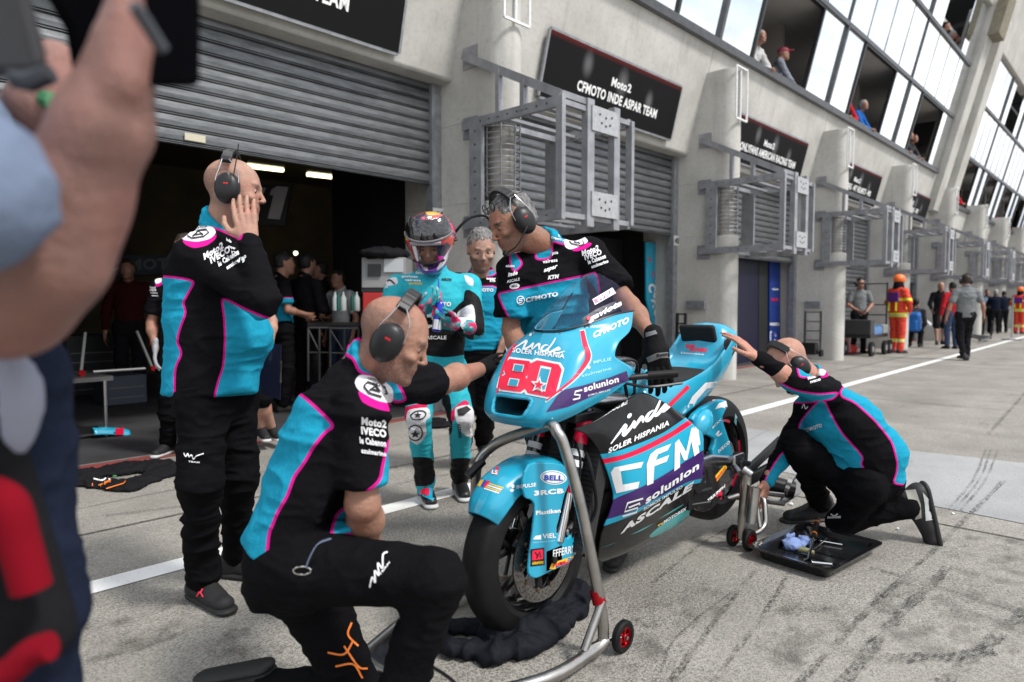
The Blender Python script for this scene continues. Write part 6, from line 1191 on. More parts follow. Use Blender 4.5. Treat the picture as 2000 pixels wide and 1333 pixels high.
f5 = figure('motorcycle rider in a sky blue race suit and open visored helmet holding a drink', J, S5)
P_, (hf, hu, hs) = f5['P'], f5['A']
HELM = NG('helmet_paint', .12); g = HELM; x = g.sep(); 
n = g.noise(9, 2); c = g.mix(g.mr(n, .47, .51), (.015, .018, .05), (.45, .05, .04)); c = g.mix(g.mr(g.noise(13, 1, g.map(loc=(4, 1, 2))), .58, .60), c, (.55, .03, .10)); c = g.mix(g.mr(g.attr('chin'), -.001, .001, 1, 0), c, (.55, .015, .32)); c = g.mix(g.mr(g.attr('low'), -.001, .001, 1, 0), c, (.10, .02, .26)); c = g.mix(g.mr(g.attr('yel'), -.001, .001, 1, 0), c, (.75, .38, .02)); c = g.mix(g.mr(g.attr('wht'), -.001, .001, 1, 0), c, (.7, .7, .72)); g.b.inputs['Coat Weight'].default_value = .8; HM = g.out(c)
S = SDF(); A3 = (hf, hs, hu); S.ell(P_(-.010, 0, .045), (.160, .134, .146), A3, .01); S.ell(P_(.050, 0, -.070), (.112, .100, .092), A3, .05); S.box(P_(-.115, 0, .055), (.05, .04, .02), A3, .015, .03)
S.box(P_(.15, 0, .004), (.095, .098, .056), A3, .03, .01, True); S.ell(P_(.0, 0, -.02), (.108, .09, .118), A3, .01, True); S.ell(P_(-.01, 0, -.14), (.085, .075, .07), A3, .02, True)
V, F = S.mesh(.006); V = smooth(V, F, 1)
HMO = mk('helmet', V, F, HM, f5['body'], True, attrs={'chin': zones(V, [[(812, 500), (878, 500), (880, 520), (812, 520)]]), 'low': zones(V, [[(806, 516), (882, 516), (870, 545), (815, 545)]]), 'yel': zones(V, [[(785, 430), (806, 422), (816, 436), (806, 470), (785, 470)], [(828, 404), (866, 404), (860, 420), (832, 421)]]), 'wht': zones(V, [[(802, 470), (808, 470), (822, 505), (838, 528), (830, 530), (812, 508)], [(884, 478), (889, 480), (870, 515), (855, 530), (852, 526)]])})
g = NG('visor_tint', .04); g.b.inputs['Coat Weight'].default_value = 1.; VM = g.out(g.mix(0, (.012, .012, .014), (0, 0, 0)))
rws = [[P_(-.006+.168*math.cos(rad(e))*math.cos(rad(a_)), .142*math.cos(rad(e))**.5*math.sin(rad(a_)), .046+.154*math.sin(rad(e))) for a_ in np.linspace(-82, 82, 11)] for e in (14, 26, 38, 50, 62)]
m_ = np.array(rws); nr_, nc_ = m_.shape[:2]; vo = mk('visor', m_.reshape(-1, 3), [(i*nc_+j, i*nc_+j+1, (i+1)*nc_+j+1, (i+1)*nc_+j) for i in range(nr_-1) for j in range(nc_-1)], VM, HMO, True); md = vo.modifiers.new('t', 'SOLIDIFY'); md.thickness = .004; md = vo.modifiers.new('s', 'SUBSURF'); md.render_levels = 2
rim = MB(); rim.tube([p + hf*.002 for p in rws[0]], .006, 8); rim.build('visor_rim', pm('rim_grey', (.16, .15, .16), .4), HMO, True)
m = MB(); m.tube(cr([P_(.128, -.085, .062), P_(.150, 0, .068), P_(.128, .085, .062)], 6), .012, 8); m.build('brow_vent', pm('vent_grey', (.28, .25, .27), .4), HMO, True); m = MB(); m.tube(cr([P_(.110, -.090, -.052), P_(.148, 0, -.058), P_(.110, .090, -.052)], 8), .008, 8); m.build('eyeport_seal', D_K, HMO, True)

m = MB(); m.lathe(P_(.0, -.136, .02), -hs, [(0, .022), (.008, .022), (.010, .0001)], 16); m.lathe(P_(.0, .136, .02), hs, [(0, .022), (.008, .022), (.010, .0001)], 16); m.tube([P_(.135, -.03, -.072), P_(.142, 0, -.074), P_(.135, .03, -.072)], .008, 8); m.build('visor_pivot', D_K, HMO, True)
m = MB(); m.tube(cr([P_(-.06, .12, .02), D(905, 436, 4.0), D(925, 424, 4.15), D(948, 423, 4.3), D(965, 440, 4.5)], 6), .008, 8); tag(m.build('air_hose', BLKT, None, True, loc=D(948, 423, 4.3)), 'black hose arching from behind the rider helmet towards the concrete fin', 'hose')
# gloves and can
can = empty('drink_can', D(858, 612, 3.80), 'slim blue and silver drink can with straw in the rider gloved hands', 'drink can'); c0, c1 = D(852, 648, 3.80), D(860, 592, 3.82); ax = nrm(c1-c0); L_ = np.linalg.norm(c1-c0)
m = MB(); m.lathe(c0, ax, [(0, .0001), (0, .020), (.006, .0265), (L_-.012, .0265), (L_, .021), (L_, .0001)], 24); co = m.build('can_body', pm('can_blue', (.03, .05, .42), .2, metal=.6), can, True); m = MB(); m.lathe(c0, ax, [(.01, .0268), (.065, .0268)], 24); m.build('can_band', pm('can_silver', (.6, .6, .62), .2, metal=.6), can, True); m = MB(); m.tube([c1, D(856, 545, 3.84)], .004, 6); m.build('straw', pm('straw_blue', (.03, .04, .5), .4), can, True)
for w_, d_, n_, sd_, cu in ((J['wrR'], nrm(D(862, 588, 3.80)-D(815, 612, 3.84)), W3(.2, .3, .9), 1, .75), (J['wrL'], nrm(D(852, 628, 3.80)-D(897, 636, 3.84)), W3(-.1, .6, .75), -1, .9)):
    S = SDF(); S.cap(w_-d_*.06, w_+d_*.02, .042, .036, .01); hand(S, w_, d_, n_, sd_, curl=cu, sc=1.22, r=.0105); V, F = S.mesh(.005); q = pxl(V)
    mk('race_glove', V, F, cloth_mat('race_glove', (.03, .30, .34), (.60, .60, .62), None, (.012, .012, .013), (.60, .03, .12), rough=.5), f5['body'], True, attrs={'zt': .004+.012*(vnoise(V*48)-.62), 'zw': .02+.0*q[:, 0], 'zm': .010*(vnoise(V*33+9)-.40)})
for q_, cx, cy in (('R', 812, 0), ('L', 0, 0)): pass
IT = [(txt('inde', (784, 535), (22, -2), (0, -5), .05, .2), PRT), (txt('gaviota', (784, 542), (32, 1), (0, -4.5), .04), PRT), (txt('valresa', (790, 549), (32, 1), (0, -4.5), .04), PRT), (txt('MOTOREX', (799, 556), (26, 0), (0, -3.5), .05), D_Y), (txt('CFMOTO', (812, 535), (25, 2), (0, -4), .05), PRT), (txt('AIRON', (862, 548), (20, 1), (0, -5), .05), PRK), (txt('CFMOTO', (833, 600), (48, -2), (0, -8), .05), PRT), (txt('SOLUNION', (834, 620), (34, 0), (0, -5), .05), PRT), (txt('gaviota', (834, 639), (38, 0), (0, -6), .05), PRT), (txt('ASCALE', (832, 663), (40, 0), (0, -7), .03), PRT), (txt('CFMOTO', (742, 565), (16, -2), (0, -4), .05), PRT), (txt('solunion', (904, 640), (18, -14), (0, -6), .05), PRT), (stroke2d([(750, 556), (760, 547), (771, 555)], 3), PRK)]
decal('logo', [f5['shirt']], IT, f5['shirt'], .004, 6)
star = lambda c, r: shape2d([(c[0]+r*math.cos(-1.57+k*math.pi/5)*(1 if k % 2 == 0 else .45), c[1]+r*.8*math.sin(-1.57+k*math.pi/5)*(1 if k % 2 == 0 else .45)) for k in range(10)])
IT = [(stroke2d([(801, 812), (812, 804), (826, 803), (832, 809), (825, 818), (808, 820), (801, 812)], 2.4), PRK), (star((816, 811), 8), PRK), (ell2d((811, 846), 15, 16), PRK), (ell2d((811, 846), 12.5, 13.5), PRT, 2), (star((811, 849), 10), PRK, 3), (shape2d([(893, 800), (912, 793), (920, 800), (905, 812), (895, 812)]), PRK), (ell2d((924, 836), 7, 13), PRT), (txt('ASTARS', (893, 828), (3, 28), (6, 0), .04), PRK)]
decal('knee_graphics', [f5['trousers']], IT, f5['trousers'], .004, 6)
decal('boot_graphics', [f5['shoeR'], f5['shoeL']], [(shape2d([(812, 940), (840, 950), (855, 966), (845, 978), (815, 965)]), FT), (txt('80', (820, 963), (18, 5), (2, -13), .08), D_R, 2), (shape2d([(800, 895), (836, 893), (836, 912), (815, 925), (802, 912)]), PRT), (shape2d([(880, 900), (915, 898), (912, 915), (884, 915)]), PRT)], f5['shoeR'], .004, 6)
# ---- grey bearded man with hands on hips
J = dict(base=G(925, 886), head=D(940, 488, 4.72), hf=W3(.16, -.95, -.38), hu=W3(0, -.3, 1), neck=D(938, 545, 4.86), pel=D(936, 690, 4.92), shR=D(895, 556, 4.86), shL=D(986, 552, 4.90), elR=D(868, 640, 4.9), wrR=D(884, 692, 4.80), elL=D(1012, 625, 4.9), wrL=D(982, 668, 4.80),
    hipR=D(914, 702, 4.92), hipL=D(960, 702, 4.92), knR=D(908, 795, 4.95), knL=D(950, 795, 4.95), anR=D(904, 868, 5.3), anL=D(944, 862, 5.35), ftR=W3(-.3, -.9, 0)*np.array([1, 1, 0]), ftL=W3(.15, -.95, 0)*np.array([1, 1, 0]), hem=D(936, 676, 4.92), hemd=-UP, handR=(W3(.2, .1, -.9), W3(.6, .3, 0), -1, dict(curl=.4)), handL=(W3(-.25, .1, -.9), W3(-.6, .3, 0), 1, dict(curl=.4)))
zt6 = [[(908, 560), (990, 558), (1010, 700), (880, 700), (905, 620)], [(905, 498), (925, 502), (938, 528), (965, 528), (975, 512), (975, 500), (985, 515), (965, 540), (930, 540), (905, 520)]]
f6 = figure('grey bearded man in a team polo standing with hands on hips behind the rider', J, dict(h=.0078, hsk=.006, hs=1.16, skin=SKIN3(), shirt=TSH, trouser=TRO, shoem=SHOEM, solem=SOLEW, lace=LACEW, hair=S3['hair'], brow=.6, beard=1., sleeve='short', zt=zt6, bw=1.1, dp=.8, seed=7.7, slv=1.05))
decal('logo', [f6['shirt']], [(txt('CFMOTO', (922, 569), (42, 1), (0, -6), .05), PRT), (stroke2d([(914.5+4*math.cos(t), 566+4*math.sin(t)) for t in np.linspace(0, 6.28, 14)], 1.2), PRT), (txt('solunion', (896, 526), (20, 1), (0, -4), .04), PRT), (txt('inde', (902, 535), (16, 1), (0, -4), .05), PRT), (txt('ASCALE', (906, 544), (15, 1), (0, -4), .04), PRT), (txt('aspar', (950, 546), (18, 1), (0, -5), .05), PRT), (txt('KTM', (957, 551), (10, 0), (0, -4), .05), PRT)], f6['shirt'], .005, 5)
# ---- half hidden team members at the garage mouth
zt = [[(325, 560), (345, 540), (380, 560), (370, 740), (318, 740), (330, 640)], [(310, 540), (330, 520), (340, 530), (325, 548)]]
J = dict(base=G(340, 885), head=D(362, 490, 5.35), hf=W3(.2, -.95, -.1), neck=D(358, 545, 5.4), pel=D(352, 715, 5.45), shR=D(314, 562, 5.4), shL=D(402, 560, 5.45), elR=D(296, 632, 5.4), wrR=D(304, 680, 5.35), elL=D(410, 632, 5.5), wrL=D(405, 690, 5.4), hipR=D(335, 730, 5.45), hipL=D(372, 730, 5.45), knR=D(331, 808, 5.5), knL=D(372, 808, 5.5), anR=D(328, 866, 5.6), anL=D(372, 866, 5.6), ftR=W3(-.1, -.95, 0)*np.array([1, 1, 0]), ftL=W3(.2, -.9, 0)*np.array([1, 1, 0]), hem=D(352, 715, 5.45), hemd=-UP, handR=(W3(-.05, 0, -1), W3(.6, .3, 0), -1, dict(curl=.35, sc=1.1)))
f7 = figure('team member with a pale work glove half hidden behind the standing engineer', J, dict(h=.010, hs=1.05, skin=SKIN(), shirt=TSH, trouser=TRO, shoem=SHOEM, solem=SOLEW, lace=LACEW, hair=HBR, sleeve='short', zt=zt, zw=[[(302, 545), (312, 537), (318, 550), (304, 556)]], zm=[[(303, 555), (318, 550), (317, 557), (304, 562)]], seed=4.4, bw=1.05))
S = SDF(); hand(S, D(304, 676, 5.35), W3(-.05, 0, -1), W3(.6, .3, 0), -1, curl=.35, sc=1.22, r=.0105); V, F = S.mesh(.007); mk('work_glove', V, F, pm('glove_pale_grey', (.32, .33, .36), .8), f7['body'], True)
decal('logo', [f7['shirt']], sleeve_text((291, 563), (13, 1), (0, 5), (0, -3.5)), f7['shirt'], .005, 5)
J = dict(base=G(520, 858), head=D(478, 470, 5.7), hf=W3(.7, -.6, 0), neck=D(480, 530, 5.72), pel=D(496, 705, 5.75), shR=D(470, 560, 5.6), shL=D(512, 560, 5.8), elR=D(478, 620, 5.6), wrR=D(500, 660, 5.6), elL=D(532, 628, 5.6), wrL=D(528, 676, 5.5), hipR=D(482, 725, 5.7), hipL=D(508, 725, 5.75), knR=D(492, 778, 5.75), knL=D(512, 778, 5.75), anR=D(512, 838, 5.9), anL=D(532, 838, 5.95), ftR=W3(.5, -.8, 0)*np.array([1, 1, 0]), ftL=W3(.6, -.7, 0)*np.array([1, 1, 0]), hem=D(496, 705, 5.75), hemd=-UP, handL=(W3(-.1, 0, -1), W3(-.3, .6, 0), 1, dict(curl=.5)))
f8 = figure('team member in shorts half hidden behind the engineer, holding a clipboard', J, dict(h=.010, hs=1.0, skin=SKIN3(), shirt=TSH, trouser=TRO, shoem=SHOEM, solem=SOLEW, lace=LACEW, hair=HBR, sleeve='short', shorts=True, seed=8.4, bw=.9))
cb = empty('clipboard', D(525, 725, 5.40), 'dark navy clipboard held low behind the standing engineer', 'clipboard'); m = MB(); P4 = [D(508, 668, 5.4), D(549, 674, 5.25), D(547, 782, 5.3), D(500, 765, 5.45)]; m.prism(P4, FW*.012); m.build('board', pm('clipboard_navy', (.006, .009, .03), .35, coat=.3), cb); m = MB(); m.bar(D(549, 705, 5.24), D(548, 748, 5.27), .012); m.build('clip', CHR, cb)
# ---- people deeper in the garage
zz = dict(sleeve='short', shirt=TSH, trouser=TRO)
ARMF = dict(elR=(.02, -.25, 1.15), wrR=(.24, -.12, 1.10), elL=(.02, .25, 1.15), wrL=(.26, .10, 1.08))
def gpt(px, t): p = D(px, 592, t); return p[0], p[1]
for lab, px, t, hd, st_, A_, H in (('young mechanic in teal and black top facing right inside the garage', 552, 7.7, -20, dict(zz, ztf=ztband(-1, 1.3), hair=HBK), ARMF, 1.80), ('bearded man in black standing inside the dark garage', 598, 8.2, 10, dict(beard=1., hair=HBK), ARMF, 1.82), ('man with a dark cap deep in the garage', 628, 9.3, 150, dict(hair=HBK), None, 1.8), ('woman in a white tee behind the garage bottles', 664, 9.0, 190, dict(shirt=WHT_, sleeve='short', trouser=DENIM, hair=HBK, beard=0, bw=.9), None, 1.66), ('man in dark clothes raising one arm deep in the garage', 682, 10.2, 200, dict(shirt=DGREY, sleeve='short'), dict(elR=(-.05, -.27, 1.12), wrR=(.03, -.27, .86), elL=(.10, .32, 1.55), wrL=(.12, .45, 1.75)), 1.8), ('person in a faded red jacket at the left end of the garage', 252, 8.6, 240, dict(shirt=cloth_mat('shaded_red_cloth', (.045, .008, .009)), hair=HBR), None, 1.78)):  # jacket red is darkened so its colour carries the garage shade
    x_, y_ = gpt(px, t); stander(lab, x_, y_, hd, ST(h=.016, seed=px*.1, **st_), A_, H)
# ---- pit lane beyond
def at_feet(px, py): p = G(px, py); return p[0], p[1]
x_, y_ = at_feet(1882, 704); AT = lambda px, t: (D(px, 592, t)[0], D(px, 592, t)[1]); w1 = stander('man in grey polo and black trousers walking away along the white line', x_, y_, 30, ST(h=.012, shirt=GREYT, sleeve='short', bw=1.14, hair=HBR, seed=1.), dict(elR=(-.03, -.31, 1.16), wrR=(.05, -.36, .93), elL=(-.06, .31, 1.14), wrL=(-.02, .36, .90)), 1.84, legs=dict(knR=(.06, -.07, .50), knL=(.0, .09, .50), anR=(-.03, -.04, .085), anL=(-.14, .06, .12)))
headset(w1, 1.03, tilt=0, side=-1)
x_, y_ = at_feet(1676, 690); w2 = stander('man in grey shirt and sunglasses standing behind the loaded cart', x_, y_, 215, ST(shirt=GREYT, sleeve='short', hair=HBK, seed=2.), dict(elR=(.02, -.27, 1.16), wrR=(.22, -.10, 1.02), elL=(.02, .27, 1.16), wrL=(.22, .10, 1.02)), 1.84); headset(w2, 1.03, tilt=0, mic=1, side=-1)
P_ = w2['P']; m = MB(); m.obox(P_(.098, 0, .006), w2['A'][0], w2['A'][1], w2['A'][2], (.006, .062, .020)); m.build('sunglasses', D_K, w2['body'], bevel=.004)
FIRE = NG('fire_suit', .7); g = FIRE; x = g.sep(); z_ = x[2]; bnd = lambda a, b: g.math('MULTIPLY', g.mr(z_, a-.005, a+.005, 0, 1), g.mr(z_, b-.005, b+.005, 1, 0))
c = g.mix(0, (.66, .045, .018), (.66, .045, .018)); yb = g.math('MAXIMUM', g.math('MAXIMUM', bnd(.90, 1.00), bnd(.28, .36)), bnd(1.30, 1.36)); c = g.mix(yb, c, (.75, .80, .03)); c = g.mix(g.math('MAXIMUM', bnd(.93, .955), bnd(.305, .33)), c, (.5, .5, .48)); FS_ = g.out(c)
def fireman(lab, px, py, hd, H):
    x_, y_ = AT(px, py); w = stander(lab, x_, y_, hd, ST(shirt=FS_, trouser=FS_, bw=1.25, lw=1.25, slv=1.3, hair=None, seed=px*.01, heml=.02), dict(elR=(-.0, -.30, 1.18), wrR=(.12, -.22, .98), elL=(-.0, .30, 1.18), wrL=(.12, .22, .98)), H); P_ = w['P']; A_ = w['A']; k = H/1.78
    S = SDF(); S.ell(P_(-.01, 0, .05), np.array((.138, .118, .118))*k, A_, .01); S.ell(P_(.10, 0, -.05), np.array((.09, .085, .085))*k, A_, .01, True); S.box(P_(0, 0, -.12), (.3, .3, .10), A_, .01, .01, True); V, F = S.mesh(.01); mk('fire_helmet', V, F, pm('helmet_orange', (.85, .16, .02), .35, coat=.3), w['body'], True)
    S = SDF(); S.cap(P_(-.03, 0, -.03), P_(-.03, 0, -.14), .10*k, .12*k); V, F = S.mesh(.014); mk('neck_guard', V, F, BLKT, w['body'], True)
    f = np.array([math.cos(rad(hd)), math.sin(rad(hd)), 0]); l = np.array([-f[1], f[0], 0]); b = np.array([x_, y_, 0]); m = MB()
    for s in (-1, 1): m.bar(b+f*.13*k+l*.12*s*k+np.array([0, 0, .98*k]), b+f*.125*k+l*.12*s*k+np.array([0, 0, 1.28*k]), .012, .05, f); m.bar(b-f*.16*k+l*.10*s*k+np.array([0, 0, .98*k]), b-f*.16*k+l*.10*s*k+np.array([0, 0, 1.28*k]), .012, .05, f)
    m.build('reflective_strip', pm('hi_vis', (.78, .82, .04), .5), w['body']); m = MB(); m.obox(b-f*.17*k+np.array([0, 0, 1.30*k]), f, l, (0, 0, 1), (.02*k, .17*k, .11*k)); m.build('purple_tabard', pm('tabard_purple', (.12, .02, .20), .7), w['body'], bevel=.01); return w
fireman('fireman in orange helmet and red suit with yellow bands beside the cart', 1754, 16.9, -30, 1.90); fireman('second fireman in orange helmet at the right edge of the frame', 1992, 27.5, -20, 1.85)
CR = dict(knR=(.30, -.12, .42), knL=(.10, .14, .08), anR=(.22, -.12, .085), anL=(-.32, .14, .06)); AP = dict(elR=(.16, -.22, 1.16), wrR=(.26, -.08, 1.36), elL=(.18, .20, 1.20), wrL=(.34, .05, 1.36))
x_, y_ = AT(1787, 19.2); w3 = stander('crouching photographer with a bright blue rucksack and a white lens', x_, y_, 5, ST(shirt=DGREY, hair=HBK, seed=6.), dict(elR=(.10, -.24, 1.12), wrR=(.26, -.14, .95), elL=(.12, .24, 1.12), wrL=(.30, .10, .95)), 1.82, crouch=.42, legs=CR, lean=.25)
bp = empty('rucksack', (x_-.25, y_, .6), 'bright blue rucksack on the back of the crouching photographer', 'rucksack'); S = SDF(); S.box((x_-.22, y_, .72), (.14, .21, .27), ((.97, 0, .25), (0, 1, 0), (-.25, 0, .97)), .08, .03); S.box((x_-.34, y_, .62), (.07, .16, .15), None, .05, .03); V, F = S.mesh(.015); mk('bag', V, F, pm('rucksack_blue', (.01, .12, .42), .6), bp, True)
m = MB(); m.tube([(x_+.35, y_-.15, .78), (x_+.50, y_-.22, .66)], [.05, .06], 14); m.tube([(x_+.50, y_-.22, .66), (x_+.56, y_-.25, .62)], [.065, .065], 14); tag(m.build('camera_lens', WHITE, None, True, loc=(x_+.4, y_-.2, .7)), 'white telephoto lens held by the crouching photographer', 'lens')
x_, y_ = AT(1836, 20.5); stander('bald man in black shorts with a maroon framed bib leaning by the wall', x_, y_, 205, ST(shirt=BLKT, trouser=BLKT, shorts=True, hair=None, seed=3.), dict(elR=(.05, -.27, 1.16), wrR=(.20, -.25, 1.0), elL=(.02, .27, 1.16), wrL=(.05, .28, .9)), 1.86, legs=dict(knR=(.10, -.10, .50), knL=(.02, .10, .50), anR=(.22, -.10, .085), anL=(-.10, .12, .085)))
x_, y_ = AT(1860, 18.5); stander('person in red top and dark jeans half hidden by the walking man', x_, y_, 40, ST(shirt=REDC, trouser=DENIM, hair=HBK, seed=5.), None, 1.80)
for lab, px, py, hd, s_, H in (('white haired photographer in a navy striped jacket', 1942, 652, 20, dict(shirt=NAVY, hair=HGR), 1.78), ('photographer in dark clothes and cap beside the white haired one', 1958, 650, 30, dict(shirt=NAVY, hair=HBK), 1.74), ('bystander in dark clothing behind the walking man', 1925, 650, 200, dict(shirt=DGREY, hair=HBR), 1.8), ('bystander in a pale top behind the walking man', 1912, 655, 160, dict(shirt=LBLUE, hair=HBR), 1.75)):
    x_, y_ = at_feet(px, py); stander(lab, x_, y_, hd, ST(h=.018, seed=px*.1, **s_), AP, H, group='bystanders far down the pit lane')
x_, y_ = at_feet(1968, 640); stander('crouching photographer in olive trousers near the second fireman', x_, y_, 20, ST(h=.018, shirt=DENIM, trouser=CAMO, hair=HBK, seed=9.), AP, 1.8, crouch=.42, legs=CR, lean=.2)
# ---- spectators leaning out of the windows
LN = dict(elR=(.24, -.25, 1.14), wrR=(.40, -.06, 1.12), elL=(.24, .25, 1.14), wrL=(.40, .08, 1.12))
spec = [('white haired man with glasses and hand on chin at the first open window', 12.35, 0, WHT_, HGR, -35, 1.0), ('man in grey shirt and red white and blue cap at the first open window', 13.35, 0, cloth_mat('grey_blue_shirt', (.20, .22, .26)), None, 5, 1.0), ('second spectator in black cap at the second open window', 17.15, 0, REDC, HBK, -60, 1.), ('spectator in a dark jacket with raised hands at the second open window', 16.75, 0, BLKT, HBK, -50, 1.), ('grey haired man in blue shirt at the second open window', 18.25, 0, BLUEC, HGR, -30, 1.), ('woman with dark hair at the third open window', 21.7, 0, BLKT, HBK, -40, 1.), ('spectator holding a phone at the third open window', 22.4, 0, NAVY, HBR, -20, 1.), ('spectator looking down at the third open window', 23.0, 0, DGREY, HBR, -40, 1.),
    ('spectator in black at the first window beyond the rib', 28.8, 1, BLKT, HBK, -60, 1.), ('spectator in maroon at the first window beyond the rib', 29.6, 1, REDC, HBR, -40, 1.), ('spectator in dark top at the second window beyond the rib', 32.8, 1, DGREY, HBR, -60, 1.), ('spectator in bright blue at the second window beyond the rib', 33.5, 1, BLUEC, HBK, -40, 1.), ('spectator in red at the third window beyond the rib', 36.9, 1, REDC, HBK, -60, 1.), ('spectator in black at the fourth window beyond the rib', 41.0, 1, BLKT, HBR, -50, 1.)]
for lab, x, k, sh, hr, hd, sc_ in spec:
    zf, ys = ((4.45, 5.72) if k == 0 else (3.85, 5.85)); x_, y_ = x, ys; w = stander(lab, x_, y_, hd-60, ST(h=.016, shirt=sh, hair=hr, sleeve='long', seed=x), LN, 1.78, z=zf, lean=.28, group='spectators leaning out of the upper windows')
    if hr is None:
        P_ = w['P']; A_ = w['A']; S = SDF(); S.ell(P_(-.012, 0, .05), (.11, .088, .085), A_, .01); S.box(P_(.11, 0, .055), (.07, .065, .008), A_, .006, .02); S.box(P_(0, 0, -.07), (.3, .3, .10), A_, .01, .01, True); V, F = S.mesh(.01); mk('cap', V, F, pm('cap_red_white_blue', (.30, .04, .07), .7), w['body'], True)
for lab, x, hr, sh in (('spectator with a pale cap at the top floor window', 24.0, HGR, REDC), ('dark haired spectator at the top floor window', 23.1, HBK, WHT_), ('third spectator leaning from the top floor window', 24.5, HBR, NAVY)): stander(lab, x, 5.05, -80, ST(h=.018, shirt=sh, hair=hr, seed=x), LN, 1.78, z=7.55, lean=.3, group='spectators at the top floor window')
# ---------------------------------------------------------------- cameraman close to the lens
t_ = .62; S = SDF(); sk = skin_mat('skin_close', (.25, .125, .10)); K = lambda x, y, t=t_: D(x, y, t)
ARM = empty('person', K(-60, 1500, .8), 'cameraman bare forearm, pale blue sleeve and dark trousers, out of focus at the left edge', 'person')
S.cap(K(-160, 380, .70), K(10, 570, .62), .054, .050, .03); S.cap(K(10, 575, .62), K(95, 500, .60), .052, .045, .04); S.cap(K(90, 500, .60), K(202, 250, .58), .044, .036, .03); S.cap(K(202, 250, .58), K(244, 100, .57), .035, .026, .02); S.ell(K(140, 385, .60), (.042,)*3, None, .03)
hand(S, K(244, 100, .57), W3(-.15, .3, 1), W3(.8, .5, 0), 1, curl=.5, sc=1.0)
V, F = S.mesh(.004); mk('forearm', V, F, sk, ARM, True, attrs={'stubble': np.zeros(len(V))})
S = SDF(); S.cap(K(-220, 300, .62), K(-68, 372, .49), .080, .054, .03); S.cap(K(-260, 300, .85), K(-260, 900, .9), .16, .16, .05); V, F = S.mesh(.006); V = wrinkle(V, F, .012); mk('sleeve', V, F, cloth_mat('pale_blue_shirt', (.14, .175, .25)), ARM, True)
S = SDF(); S.cap(K(-60, 760, .80), K(-40, 1480, .82), .10, .10, .04, None); S.cap(K(-10, 760, .78), K(62, 1200, .80), .045, .052, .04); V, F = S.mesh(.007); V = wrinkle(V, F, .012); mk('trousers', V, F, NAVY, ARM, True)
bag = empty('belt_bag', K(0, 1100, .72), 'blurred bag with red piping hanging at the cameraman hip', 'bag'); S = SDF(); S.cap(K(-20, 900, .70), K(70, 1230, .72), .035, .038, .03); V, F = S.mesh(.005); mk('bag', V, F, BLKT, bag, True)
m = MB(); m.tube(cr([K(-30, 960, .66), K(15, 985, .655), K(38, 1060, .66), K(62, 1140, .66), K(40, 1160, .66)], 6), [.020]*25, 10) if False else m.tube(cr([K(-30, 960, .655), K(15, 985, .65), K(38, 1060, .655), K(62, 1150, .66)], 6), .018, 10); m.tube(cr([K(-30, 1330, .66), K(20, 1310, .66), K(60, 1275, .66), K(98, 1262, .66)], 6), .014, 10); m.build('red_piping', pm('piping_red', (.17, .003, .010), .9, spec=.1), bag, True)
m = MB(); m.tube(cr([K(20, 700, .70), K(42, 760, .70), K(40, 830, .70), K(30, 880, .70)], 5), [.014, .015, .018, .018, .020, .020, .020, .020, .02, .018, .017, .016, .015, .014, .012, .010], 10); m.build('towel', pm('towel_grey', (.24, .25, .31), .8), bag, True)
cam_o = empty('video_camera', K(260, 60, .60), 'large black shoulder video camera held up at the upper left, out of focus', 'video camera')
m = MB(); m.prism([K(262, -60, .56), K(392, -60, .58), K(390, 172, .58), K(262, 170, .56)], ray(320, 60)*.12); m.build('camera_body', pm('camera_black', (.003, .003, .004), .9, spec=.0), cam_o, bevel=.006)
m = MB(); m.tube([K(262, 10, .50), K(318, 98, .53)], .005, 10); m.build('handle', pm('camera_grey', (.05, .055, .065), .5), cam_o, True); m = MB(); m.prism([K(60, -60, .66), K(300, -60, .66), K(270, 150, .66), K(150, 185, .66), K(128, 60, .66)], ray(150, 50)*.1); m.build('lens_hood', MATS['camera_black'], cam_o, bevel=.01); m = MB(); m.prism([K(-40, -60, .55), K(48, -60, .55), K(98, 135, .56), K(70, 150, .56), K(-40, 155, .56)], ray(50, 50)*.05); m.build('battery_pack', pm('camera_dark_grey', (.03, .03, .033), .7), cam_o, bevel=.01)
m = MB(); m.tube([K(30, 150, .57), K(60, 158, .57), K(98, 140, .57)], .010, 8); m.build('bracket', pm('camera_grey', (.05, .055, .065), .5), cam_o, True)
S = SDF(); S.cap(K(105, 130, .95), K(95, 210, .95), .035, .036); S.cap(K(95, 210, .95), K(30, 330, 1.1), .05, .08, .03); V, F = S.mesh(.008); o = mk('person', V, F, sk, None, True, loc=K(60, 300, 1.), attrs={'stubble': np.zeros(len(V))}); tag(o, 'blurred hand and wrist with a green beaded band under the video camera', 'person')
m = MB(); m.tube([K(78, 190, .92), K(100, 200, .90), K(128, 198, .92)], .012, 8); m.build('green_band', pm('band_green', (.03, .16, .06), .6), o, True); S = SDF(); S.cap(K(110, 225, .98), K(-30, 300, 1.1), .045, .09, .03); V, F = S.mesh(.01); mk('dark_sleeve', V, F, DGREY, o, True)
